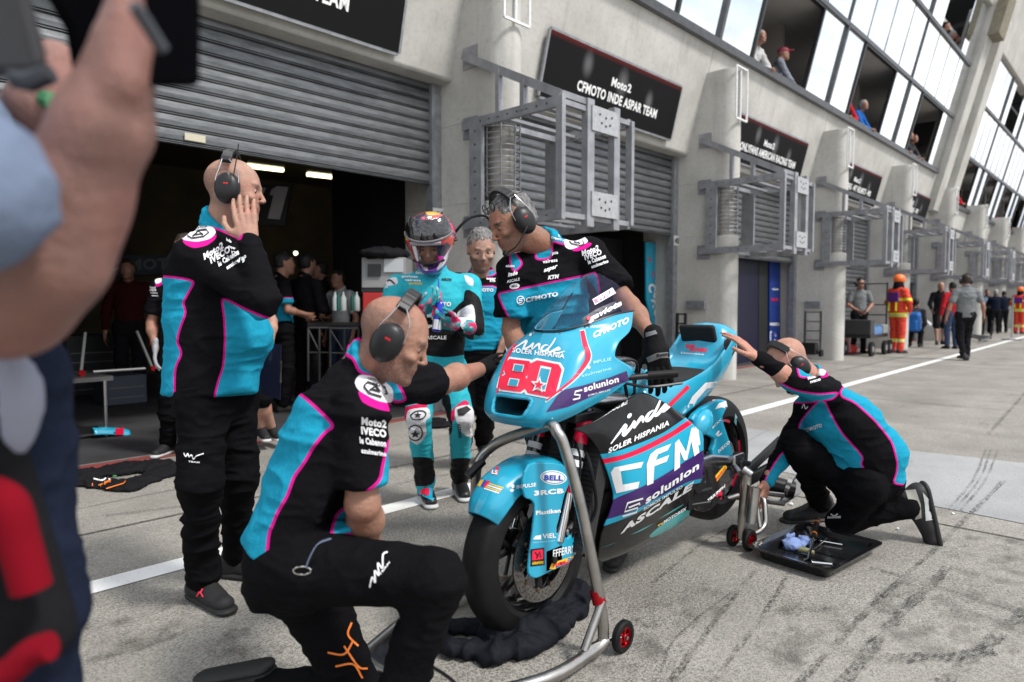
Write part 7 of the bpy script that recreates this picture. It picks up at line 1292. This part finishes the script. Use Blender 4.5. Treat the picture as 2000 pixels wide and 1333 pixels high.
# ---------------------------------------------------------------- loose things round the motorcycle
S = SDF()
def gp(px, py, z=0.): return G(px, py, z)
pts = [(830, 1235), (890, 1262), (960, 1275), (1030, 1262), (1085, 1225), (1120, 1190), (1128, 1165)]
for i in range(len(pts)-1): S.cap(gp(*pts[i], .03), gp(*pts[i+1], .03), .036, None, .03, (0, 0, 1), .6)
S.cap(gp(1060, 1210, .05), gp(1105, 1165, .06), .045, .05, .03); S.cap(gp(1128, 1165, .06), gp(1100, 1150, .07), .055, .05, .03); S.cap(gp(900, 1225, .01), gp(1060, 1225, .01), .05, .05, .04, (0, 0, 1), .4); S.cap(gp(990, 1190, .02), gp(1090, 1180, .04), .05, .05, .04, (0, 0, 1), .6); S.cap(gp(830, 1240, .02), gp(700, 1300, .02), .07, .05, .03, (0, 0, 1), .4); S.cap(gp(960, 1240, .03), gp(1050, 1235, .04), .05, .05, .03)
S.box((2, 1.5, -.5), (3, 3, .5), None, .001, .001, True); V, F = S.mesh(.007); V = wrinkle(V, F, .035, (14, 14, 14), 2.); tag(mk('tyre_warmer', V, F, cloth_mat('warmer_black', (.012, .013, .017), rough=.6), None, True, loc=gp(1000, 1230)), 'crumpled black tyre warmer lying round the foot of the front wheel', 'tyre warmer')
m = MB(); m.tube(cr([gp(820, 1292, .006), gp(850, 1305, .006), gp(880, 1325, .006), gp(900, 1345, .006)], 6), .004, 6); tag(m.build('power_cable', LACE, None, True, loc=gp(850, 1305)), 'thin black cable on the ground below the tyre warmer', 'cable')
# drip tray with tools
C4 = [np.array(gp(*p, .062))*np.array([1, 1, 0]) for p in ((1493, 1070), (1545, 1018), (1703, 1052), (1640, 1122))]; c = sum(C4)/4; TR = empty('drip_tray', c, 'shallow black plastic tray with tools on the concrete right of the stand', 'tray'); ex = nrm(C4[3]-C4[0]+C4[2]-C4[1]); ey = nrm(np.cross((0, 0, 1), ex)); hx, hy = np.linalg.norm(C4[3]-C4[0])/2*.5+np.linalg.norm(C4[2]-C4[1])/2*.5, np.linalg.norm(C4[1]-C4[0])/4+np.linalg.norm(C4[2]-C4[3])/4; print('tray', hx, hy)
def tray_ring(sx, sy, z, n=5, r=.04):
    out = []
    for (qx, qy, a0) in ((1, 1, 0), (-1, 1, 90), (-1, -1, 180), (1, -1, 270)):
        for k in range(n): a = rad(a0+90*k/(n-1)); out.append(c+ex*(qx*(sx-r)+r*math.cos(a))+ey*(qy*(sy-r)+r*math.sin(a))+np.array([0, 0, z]))
    return out
R_ = [tray_ring(hx-.035, hy-.035, .002), tray_ring(hx-.02, hy-.02, .055), tray_ring(hx+.012, hy+.012, .062), tray_ring(hx+.010, hy+.010, .054), tray_ring(hx-.016, hy-.016, .05), tray_ring(hx-.028, hy-.028, .008)]; n_ = len(R_[0]); V = sum(R_, []); F = []
for i in range(5): F += [(i*n_+k, i*n_+(k+1) % n_, (i+1)*n_+(k+1) % n_, (i+1)*n_+k) for k in range(n_)]
F += [tuple(range(n_))[::-1], tuple(5*n_+k for k in range(n_))]; m = MB(); m.add(V, F); m.build('tray_body', pm('tray_plastic', (.010, .010, .011), .18, coat=.3, bump=.002, bscale=30), TR, True)
m = MB(); q = lambda a, b, z: c+ex*a+ey*b+np.array([0, 0, z])
for b in (-.06, .03): m.bar(q(-hx*.7, b, .010), q(hx*.7, b+.01, .010), .006)
m.build('tray_ribs', MATS['tray_plastic'], TR)
t0 = empty('ratchet_wrench', q(-.03, -.03, .06), 'chrome ratchet wrench with black and orange handle leaning across the tray', 'wrench'); a = D(1604, 1098, 3.10); a = gp(1578, 1098, .03); b = gp(1596, 1016, .07); bb = b+(b-a)*-.45
m = MB(); m.tube([a, bb], .007, 10); m.lathe(a, (0, 0, 1), [(-.008, .0001), (-.008, .019), (.010, .019), (.012, .0001)], 18); m.build('shaft', CHR, t0, True); m = MB(); m.tube([bb, b], [.013, .016], 12); m.build('handle', TYRE, t0, True); m = MB(); d = b-bb; m.tube([bb+d*.78, bb+d*.84], .0168, 12); m.tube([bb+d*.15, bb+d*.20], .0150, 12); m.build('orange_ring', MATS['print_orange'], t0, True)
m = MB(); m.tube([gp(1578, 1098, .03), gp(1625, 1103, .03)], .009, 10); tag(m.build('socket_extension', CHR, None, True, loc=gp(1600, 1100, .03)), 'short chrome socket lying at the foot of the ratchet', 'socket')
m = MB(); m.tube([gp(1582, 1080, .018), gp(1614, 1052, .018)], .005, 8); m.tube([gp(1578, 1052, .018), gp(1645, 1064, .018)], .005, 8); tag(m.build('t_bar_wrench', CHR, None, True, loc=gp(1620, 1060, .02)), 'thin steel T bar lying in the tray', 'wrench')
m = MB(); m.tube(cr([gp(1560, 1073, .03), gp(1575, 1076, .03), gp(1590, 1080, .028)], 3), [.012, .014, .015, .015, .014, .012, .009], 12); tag(m.build('screwdriver', pm('handle_olive', (.22, .21, .10), .4), None, True, loc=gp(1575, 1076, .03)), 'olive handled screwdriver beside the blue cloth in the tray', 'screwdriver')
S = SDF(); S.ell(gp(1548, 1062, .035), (.045, .04, .028), None, .02); S.ell(gp(1568, 1058, .03), (.05, .025, .018), None, .02); S.ell(gp(1540, 1050, .03), (.03, .03, .022), None, .02); V, F = S.mesh(.0045); V = wrinkle(V, F, .026, (26, 26, 26), 1.); tag(mk('shop_cloth', V, F, pm('cloth_blue', (.18, .25, .48), .9), None, True, loc=gp(1548, 1062)), 'crumpled pale blue cloth in the tray', 'cloth')
for i, (px, py) in enumerate(((1545, 985), (1862, 1003), (1752, 1033), (1540, 988))):
    S = SDF(); p = gp(px, py, .006); S.ell(p, (.012, .009, .006), None, .01); V, F = S.mesh(.003); V = wrinkle(V, F, .010, (60, 60, 60)); 
    if i < 3: tag(mk('paper_scrap', V, F, WHITE, None, True, loc=p), ('white paper scrap beside the crouching mechanic front shoe', 'white paper scrap farthest right on the concrete', 'small white scrap between tray and trailing shoe')[i], 'scrap')
# starter roller frame behind the stand
RM = empty('starter_ramp', G(1560, 985), 'black and grey metal starter roller frame behind the rear stand', 'starter frame'); dk = pm('ramp_black', (.012, .012, .013), .4, metal=.3)
m = MB(); m.bar(D(1452, 928, 3.75), D(1524, 860, 4.05), .025, .05); m.bar(D(1458, 940, 3.72), D(1530, 900, 4.0), .03, .06); m.build('side_rail', dk, RM, bevel=.004)
m = MB(); m.prism([D(1520, 985, 3.85), D(1562, 922, 4.05), D(1588, 948, 3.98), D(1530, 988, 3.85)], FW*.02); m.build('gusset_plate', pm('plate_grey', (.12, .12, .125), .45, metal=.6), RM, bevel=.004); m = MB(); m.tube([D(1500, 945, 3.95), D(1550, 958, 3.92)], .05, 18); m.build('roller', dk, RM, True); m = MB(); m.tube([D(1535, 950, 3.93), D(1543, 953, 3.92)], .056, 18); m.tube([D(1440, 972, 3.7), D(1530, 984, 3.85)], .014, 10); m.build('steel_tube', STL, RM, True)
# jacket on the ground
S = SDF(); P5 = [(100, 942), (160, 930), (230, 918), (300, 912), (335, 918)]; 
for i in range(4): S.cap(gp(*P5[i], .02), gp(*P5[i+1], .02), .10 if i else .05, .14, .06, (0, 0, 1), .22)
S.cap(gp(150, 940, .015), gp(250, 950, .015), .08, .10, .05, (0, 0, 1), .25); S.cap(gp(250, 950, .015), gp(320, 925, .015), .10, .08, .05, (0, 0, 1), .25); S.box((2, 5, -.5), (4, 4, .5), None, .001, .001, True)
V, F = S.mesh(.010); V = wrinkle(V, F, .035, (12, 12, 12), 4.); JK = mk('tyre_warmer', V, F, BLKT, None, True, loc=gp(220, 940)); tag(JK, 'black folded tyre warmer with orange print on the ground by the garage threshold', 'tyre warmer')
decal('logo', [JK], [(stroke2d([(181, 944), (180, 958), (200, 957), (242, 944), (246, 938)], 2., smoothit=False), MATS['print_orange']), (stroke2d([(183, 935), (200, 938), (210, 932), (215, 938)], 3), PRT), (txt('T', (192, 955), (9, -3), (0, -8), .06), MATS['print_orange']), (txt('gmt', (203, 945), (14, -4), (0, -6), .05), MATS['print_orange']), (ell2d((224, 930), 4, 2), pm('print_green', (.1, .4, .15), .6))], JK, .008, 8)
m = MB(); [m.add(*shape3) for shape3 in []]
for k, (px, py) in enumerate(((845, 822), (862, 830), (180, 990))):
    S = SDF(); S.ell(gp(px, py, .02), (.16, .10, .02) if k < 2 else (.03, .012, .006), None, .02); V, F = S.mesh(.010 if k < 2 else .004); V = wrinkle(V, F, .02, (12, 12, 12))
    if k < 2: tag(mk('floor_cloth', V, F, BLKT, None, True, loc=gp(px, py)), ('dark cloth on the ground behind the rider knee', 'second dark cloth partly under the first behind the rider')[k], 'cloth')
# ---------------------------------------------------------------- garage contents
TB = empty('work_table', gp(150, 845), 'black topped folding table with aluminium legs at the left of the garage', 'table'); Yt = 7.1
def TQ(px, py, Y): return PY(px, py, Y)
a, b = TQ(62, 750, 7.0), TQ(220, 744, 7.0); zt_ = a[2]; m = MB(); m.box((a[0], 7.0, zt_-.02), (b[0], 7.6, zt_+.02)); m.build('table_top', pm('table_black', (.02, .02, .022), .5), TB); m = MB(); m.bar((a[0], 6.99, zt_), (b[0], 6.99, zt_), .025, .04); m.build('table_edge', ALM, TB)
for x, y in ((a[0]+.12, 7.02), (b[0]-.06, 7.02), (a[0]+.3, 7.55), (b[0]-.3, 7.55)): m = MB(); m.tube([(x, y, 0), (x, y, zt_-.02)], .016, 8); m.build('leg', ALM, TB, True)
SR_ = empty('small_stand', (a[0]+.5, 7.25, zt_+.02), 'small aluminium stand with red feet on the garage table', 'stand'); m = MB(); x0 = a[0]+.42
m.tube([(x0, 7.2, zt_+.04), (x0+.06, 7.25, zt_+.42)], .014, 8); m.tube([(x0+.62, 7.2, zt_+.04), (x0+.5, 7.25, zt_+.42)], .014, 8); m.tube([(x0+.1, 7.2, zt_+.05), (x0+.55, 7.2, zt_+.05)], .014, 8); m.build('tubes', pm('bench_tube_pale', (.16, .16, .16), .5, metal=.5), SR_, True); m = MB(); [m.lathe((x, 7.18, zt_+.05), (0, -1, 0), [(0, .0), (0, .028), (.02, .028), (.02, 0)], 14) for x in (x0, x0+.62)]; m.build('red_feet', REDM, SR_, True)
MG = empty('spare_mudguard', gp(155, 862), 'spare sky blue front mudguard lying on the garage floor under the table', 'mudguard'); rows = []
for t in np.linspace(-1, 1, 9):
    cx = gp(155, 862)+np.array([t*.42*.95, -.0, 0]); rows.append([cx+np.array([0, dy, .05+.06*(1-t*t)+dz]) for dy, dz in ((-.09, -.05), (-.05, 0), (.05, 0), (.09, -.05))])
for s in (-1, 1): patch('shell', [rows[i] for i in ((0, 1, 2, 3) if s < 0 else (5, 6, 7, 8))], FT, MG, False, 5, .006)
m = MB(); p = gp(155, 862); [m.box(p+np.array([s*.30-.035, -.105, .03]), p+np.array([s*.30+.035, -.098, .09])) for s in (-1, 1)]; m.build('red_sticker', D_R, MG); m = MB(); m.bar(p+np.array([-.15, 0, .09]), p+np.array([.15, 0, .09]), .05, .06); m.build('bracket', DKM, MG)
# ceiling tubes (lit)
TL = pm('tube_light', (.9, .85, .5), .5, emit=(1, .92, .55), es=3.0)
for i, (a_, b_) in enumerate((((6.03, 10.49, 3.4), (7.05, 10.33, 3.4)), ((5.0, 10.54, 3.4), (5.58, 10.46, 3.4)))):
    r = empty('strip_light', a_, ('lit yellowish strip light nearest the door edge on the garage ceiling', 'lit strip light partly hidden behind the standing engineer head')[i], 'strip light'); m = MB(); m.bar(a_, b_, .07, .05); m.build('tube', TL, r); m = MB(); m.bar(np.array(a_)+[0, 0, .06], np.array(b_)+[0, 0, .06], .14, .04); m.build('housing', pm('housing_grey', (.2, .2, .2), .5), r)
p = D(577, 495, 11.); m = MB(); m.lathe(p, (0, -1, 0), [(0, .0001), (0, .035), (.03, .03), (.05, .0001)], 16); tag(m.build('round_lamp', pm('lamp_glow', (1, .95, .8), .5, emit=(1, .95, .75), es=2.), None, True, loc=p), 'small round lit lamp deep in the garage', 'lamp')
# number sign hanging in the garage
r = empty('number_board', D(540, 400, 8.), 'black slanted board with a grey number hanging inside the garage', 'number board'); m = MB(); m.prism([D(500, 362, 8), D(571, 360, 8), D(556, 440, 8), D(498, 440, 8)], FW*.05); m.build('board', pm('board_black', (.012, .012, .013), .4), r)
m = MB(); m.prism([D(q[0], q[1], 7.98) for q in ((541, 364), (563, 366), (546, 429), (523, 427), (534, 382), (527, 381), (530, 371))], FW*.01); m.prism([D(q[0], q[1], 7.98) for q in ((507, 366), (519, 367), (508, 392), (502, 392))], FW*.01); m.build('digits', pm('digit_grey', (.26, .25, .26), .5), r)
# equipment cabinet, red drawers, benches
EQ = empty('equipment_cabinet', D(745, 640, 6.9), 'grey electronics cabinet standing on red drawers at the right of the garage mouth', 'cabinet'); A_, B_ = D(706, 503, 6.9), D(790, 562, 6.9)
def fbx(x0, y0, x1, y1, t, dp): return [D(x0, y1, t), D(x1, y1, t), D(x1, y0, t), D(x0, y0, t)], FW*np.array([1, 1, 0])*dp
m = MB(); m.prism(*fbx(706, 503, 792, 563, 6.9, .5)); eo = m.build('cabinet_case', pm('cabinet_grey', (.23, .23, .235), .5), EQ, bevel=.01); m = MB(); m.prism(*fbx(718, 516, 744, 540, 6.88, .01)); m.build('display', D_K, eo); m = MB(); m.prism(*fbx(750, 506, 788, 532, 6.88, .01)); m.build('white_panel', pm('panel_white', (.4, .42, .44), .5), eo); m = MB(); m.prism(*fbx(708, 572, 760, 700, 6.9, .5)); m.build('red_drawers', pm('drawer_red', (.36, .012, .012), .4), EQ, bevel=.01); m = MB(); m.prism(*fbx(706, 564, 795, 571, 6.92, .5)); m.build('dark_shelf', D_K, EQ)
S = SDF(); S.ell(D(752, 497, 7.0), (.28, .2, .06), None, .03); V, F = S.mesh(.02); V = wrinkle(V, F, .03); tag(mk('coiled_cover', V, F, BLKT, None, True, loc=D(752, 497, 7)), 'black crumpled cover with a red tag on top of the grey cabinet', 'cover')
for lab, x0, x1, yt, yb, t in (('nearest tubular steel bench frame in the garage', 602, 646, 641, 745, 7.6), ('second tubular steel bench frame beside the drawers', 645, 700, 642, 742, 7.4)):
    r = empty('bench_frame', D((x0+x1)/2, yb, t), lab, 'bench'); m = MB()
    for x in (x0, x1, (x0+x1)/2): m.tube([D(x, yt, t), D(x, yb, t)], .014, 8)
    m.tube([D(x0, yt, t), D(x1, yt, t)], .014, 8); m.tube([D(x0, yt+48, t), D(x1, yt+48, t)], .010, 8); m.tube([D(x0, yt+2, t), D((x0+x1)/2, yt+46, t)], .010, 8); m.build('tubes', pm('bench_tube', (.10, .10, .10), .4, metal=.7), r, True); m = MB(); m.prism([D(x0-2, yt-3, t), D(x1+2, yt-3, t), D(x1+4, yt-9, t+.5), D(x0, yt-9, t+.5)], (0, 0, .02)); m.build('bench_top', D_K, r)
for k, px in enumerate((655, 662, 671, 690, 697)):
    p = D(px, 607, 7.7); m = MB(); m.lathe(p, (0, 0, 1), [(0, .0001), (0, .034), (.14, .034), (.18, .012), (.21, .012), (.21, .0001)], 12); tag(m.build('bottle', pm('bottle_green', (.02, .10, .08), .15) if k % 2 else pm('bottle_white', (.42, .45, .45), .3), None, True, loc=p), 'bottle on the bench behind the bench frames', 'bottle', 'bottles on the garage bench')
# dim lettering on the garage rear wall, stored boxes and shelves
m = MB(); m.prism([D(190, 500, 10.5), D(345, 498, 11.4), D(345, 535, 11.4), D(190, 538, 10.5)], (0, .02, 0)); ws = m.build('wall_banner', pm('banner_navy', (.008, .015, .04), .5), None, loc=D(260, 520, 11)); tag(ws, 'dim navy banner with pale team lettering on the rear wall of the garage', 'banner')
bt = bvh_of([ws]); decal('lettering', bt, [(txt('CFMOTO', (208, 528), (150, -4), (0, -20), .05), pm('banner_text', (.10, .12, .16), .6))], ws, .01, 30)
for k, (px, py, w, h, t, mat, lab) in enumerate(((470, 690, .5, .9, 8.5, 'shelf_dark', 'dark tool cupboard at the middle of the garage'), (180, 660, .6, .8, 9.0, 'shelf_dark', 'tool chest with pale drawer lines left in the garage'), (245, 660, .45, .35, 8.2, 'cloth_greyblue', 'grey blue cloth covered box at the left of the garage'), (25, 690, .8, 1.4, 9.5, 'shelf_dark', 'tall dark cabinet at the far left of the garage'))):
    c_ = D(px, py, t); r = empty('storage_unit', (c_[0], c_[1], .014), lab, 'cabinet'); mt = pm(mat, (.018, .018, .02) if 'dark' in mat else (.07, .08, .11), .5); m = MB(); m.box((c_[0]-w/2, c_[1], .02), (c_[0]+w/2, c_[1]+.5, .02+h)); m.build('carcass', mt, r, bevel=.01); m = MB(); [m.box((c_[0]-w*.42, c_[1]-.012, .1+j*.12), (c_[0]+w*.42, c_[1]-.002, .112+j*.12)) for j in range(int((h-.1)/.12))]; m.build('drawer_handles', pm('handle_pale', (.18, .18, .19), .4, metal=.5), r)
# ---------------------------------------------------------------- second and third garage mouths
r = empty('display_board', (10.3, 6.4, 0), 'tall sky blue display board with red stripe and white lettering in the second garage', 'display board'); m = MB(); P6 = [PY(x, y, 6.35) for x, y in ((1262, 474), (1297, 476), (1298, 720), (1293, 720), (1284, 680), (1263, 585))]; m.prism(P6, (0, .03, 0)); bo = m.build('board', FT, r); m = MB(); m.prism([PY(x, y, 6.42) for x, y in ((1258, 472), (1264, 473), (1264, 700), (1258, 700))], (0, .03, 0)); m.build('board_edge', D_K, r)
decal('graphics', [bo], [(shape2d([(1266, 502), (1270, 505), (1298, 610), (1298, 628), (1294, 625)]), D_R), (txt('CFMOTO', (1266, 556), (22, 102), (13, -3), .05), D_W)], bo, .004, 20)
m = MB(); m.box((8.4, 6.9, .02), (10.05, 6.95, 2.35)); tag(m.build('dark_partition', INT, None, loc=(9, 6.9, 0)), 'black partition panel inside the second garage', 'partition')
m = MB(); m.box((10.02, 6.34, 1.82), (10.12, 6.37, 2.05)); p6 = PY(1303, 505, 6.5); m = MB(); m.prism([PY(x, y, 6.6) for x, y in ((1299, 497), (1306, 498), (1306, 520), (1299, 520))], (0, .08, 0)); tag(m.build('fire_point', pm('fire_red', (.35, .02, .02), .5), None, loc=p6), 'small dark red box on the wall inside the second garage', 'wall box')
r = empty('partition', (13.5, 6.3, 0), 'near black navy garage panel in the third door opening', 'partition'); m = MB(); m.prism([PY(x, y, 6.2) for x, y in ((1424, 480), (1497, 488), (1497, 735), (1424, 735))], (0, .05, 0)); m.build('panel', pm('panel_navy', (.004, .004, .022), .5), r); m = MB(); m.prism([PY(x, y, 6.19) for x, y in ((1482, 480), (1499, 484), (1499, 735), (1482, 735))], (0, .05, 0)); m.build('panel_post', INT, r)
r = empty('display_board', PY(1514, 700, 6.25), 'blue and red display board numbered 16 in the third door opening', 'display board'); m = MB(); m.prism([PY(x, y, 6.25) for x, y in ((1503, 511), (1524, 512), (1524, 735), (1503, 735))], (0, .04, 0)); bo = m.build('board', pm('board_blue', (.012, .035, .19), .4), r)
decal('graphics', [bo], [(shape2d([(1503, 511), (1524, 512), (1524, 520), (1515, 525), (1503, 522)]), D_R), (shape2d([(1504, 541), (1523, 541), (1523, 551), (1504, 551)]), pm('decal_ice', (.45, .62, .72), .5)), (txt('TEAM', (1508, 567), (12, 0), (0, -3), .04), D_W), (shape2d([(1505, 592), (1508, 578), (1522, 580), (1520, 597), (1511, 596)]), D_W), (txt('NCX', (1507, 588), (13, 0), (0, -5), .05), D_R, 2), (txt('ROBERTS', (1504, 636), (18, 0), (0, -5), .05), D_W), (txt('16', (1504, 668), (15, 0), (0, -20), .06), D_W), (txt('16', (1506, 665.5), (11, 0), (0, -16), .02), D_BL, 2), (txt('ARRC', (1504, 684), (18, 0), (0, -6), .05), D_W)], bo, .006, 20)
m = MB(); m.box((15.6, 6.02, .9), (15.9, 6.04, 1.9))
# hand trucks
def truck(px0, px1, yt, yb, X, lab, mat, solid=True):
    r = empty('hand_truck', PX((px0+px1)/2, yb, X), lab, 'hand truck'); tp = lambda a, y: PX(a, y, X); m = MB()
    for a in (px0+3, px1-5): m.bar(tp(a, yb-4), tp(a+2, yt), .05, .03)
    m.build('side_rail', mat, r)
    m = MB(); [m.bar(tp(px0+4, y), tp(px1-4, y), .025) for y in np.linspace(yt+2, yb-30, 4)]; m.build('rung', mat, r)
    if solid: m = MB(); m.prism([tp(px0-2, yb-2), tp(px1-8, yb-2), tp(px1-8, yb-26), tp(px0+1, yb-26)], (-.18, 0, 0)); m.build('black_box', D_K, r, bevel=.02)
    for a in (px0, px1-2): m = MB(); c_ = tp(a, yb-5); m.lathe(c_-np.array([.05, 0, 0]), (0, 1, 0), [(-.03, .0001), (-.03, .075), (.03, .075), (.03, .0001)], 18); m.build('wheel', TYRE, r, True)
    return r
truck(1568, 1607, 608, 695, 15.0, 'aluminium hand truck with black base against the fin', ALM); truck(1318, 1342, 612, 700, 9.9, 'black folding trolley behind the motorcycle tail', D_K, False)
# equipment cart
cx_, cy_ = AT(1698, 16.6); r = empty('equipment_cart', (cx_, cy_, 0), 'black equipment cart with bottles and tall handle beside the fireman', 'cart'); m = MB(); m.box((cx_-.9, cy_-.3, .42), (cx_+.5, cy_+.3, .50)); m.build('deck', D_K, r, bevel=.01)
q = lambda a, b, z: (cx_+a, cy_+b, z); m = MB(); m.tube([q(.5, -.25, .5), q(.5, -.25, 1.75)], .02, 8); m.tube([q(.5, .25, .5), q(.5, .25, 1.75)], .02, 8); [m.tube([q(.5, -.25, z), q(.5, .25, z)], .014, 8) for z in (.7, .95, 1.2, 1.72)]; m.tube([q(.5, .2, 1.73), q(-.2, .6, 1.73)], .02, 8); m.build('frame', D_K, r, True)
m = MB(); m.box(q(-.9, -.3, .5), q(-.6, .3, .85)); m.build('front_box', pm('box_charcoal', (.03, .03, .033), .5), r, bevel=.02); m = MB(); m.box(q(.05, -.32, .5), q(.45, .1, .72)); m.build('grey_case', pm('case_grey', (.22, .24, .24), .5), r, bevel=.03)
for a, b in ((-.8, -.3), (-.8, .3), (.1, -.34), (.48, -.34)): m = MB(); m.lathe(q(a, b, .17), (0, 1, 0), [(-.035, .0001), (-.035, .17), (.035, .17), (.035, .0001)], 22); w = m.build('wheel', TYRE, r, True); m = MB(); m.lathe(q(a, b-.036, .17), (0, -1, 0), [(0, .0), (0, .07), (.008, .07), (.008, .0)], 16); m.build('wheel_hub', GALV, w, True)
for k in range(6): p = q(-.45+.10*k, -.25, .50); m = MB(); m.lathe(p, (0, 0, 1), [(0, .0001), (0, .035), (.15, .035), (.19, .014), (.23, .014), (.23, .0001)], 12); tag(m.build('water_bottle', pm('bottle_blue', (.10, .22, .42), .2), None, True, loc=p), 'blue water bottle standing on the equipment cart', 'bottle', 'bottles on the cart')
bx, by = at_feet(1640, 692); m = MB(); m.box((bx-.2, by+.1, .02), (bx+.25, by+.5, .75)); tag(m.build('red_crate', pm('crate_red', (.38, .02, .02), .5), None, loc=(bx, by, 0), bevel=.02), 'red crate behind the fin left of the cart', 'crate'); m = MB(); m.box((bx+.1, by-.25, .02), (bx+.5, by+.05, .22)); tag(m.build('red_bag', pm('bag_red', (.55, .03, .02), .6), None, loc=(bx+.3, by, 0), bevel=.05), 'small red bag on the ground beside the cart wheel', 'bag')
m = MB(); m.obox((bx-.1, by-.1, .28), (1, 0, .5), (0, 1, 0), (-.5, 0, 1), (.03, .15, .24)); tag(m.build('striped_board', pm('board_pink', (.6, .25, .3), .5), None, loc=(bx, by, .1)), 'leaning pink and white board at the foot of the fin', 'board')
# bike stand lying on the lane and the tall post
bx, by = at_feet(1905, 668); r = empty('paddock_stand', (bx, by, 0), 'dark paddock stand lying beside the white line in the distance', 'paddock stand'); m = MB(); m.tube([(bx-1.2, by+.3, .35), (bx+.2, by, .2), (bx+1.3, by-.2, .12)], .03, 8); m.tube([(bx-1.2, by-.3, .1), (bx+.3, by-.3, .12), (bx+1.3, by-.2, .12)], .03, 8); m.tube([(bx+1.3, by-.2, .05), (bx+1.35, by-.25, .6), (bx+1.55, by-.2, .62)], .03, 8); [m.tube([(bx-1+.5*k, by+.3, .3-.05*k), (bx-.7+.5*k, by-.3, .1)], .022, 8) for k in range(4)]; m.build('tubes', D_K, r, True)
bx, by = at_feet(1975, 665); m = MB(); m.tube([(bx, by, 0), (bx, by, 1.45)], .02, 8); m.tube([(bx-.2, by-.3, .02), (bx, by, .03), (bx+.2, by+.3, .02)], .02, 8); m.tube([(bx-.4, by, .05), (bx, by, .05)], .03, 8); tag(m.build('signal_post', GALV, None, True, loc=(bx, by, 0)), 'thin grey metal post standing on the white line far right', 'post')
for o_ in bpy.data.objects:
    if '_b' in o_: del o_['_b']
print('objects', len(bpy.data.objects))
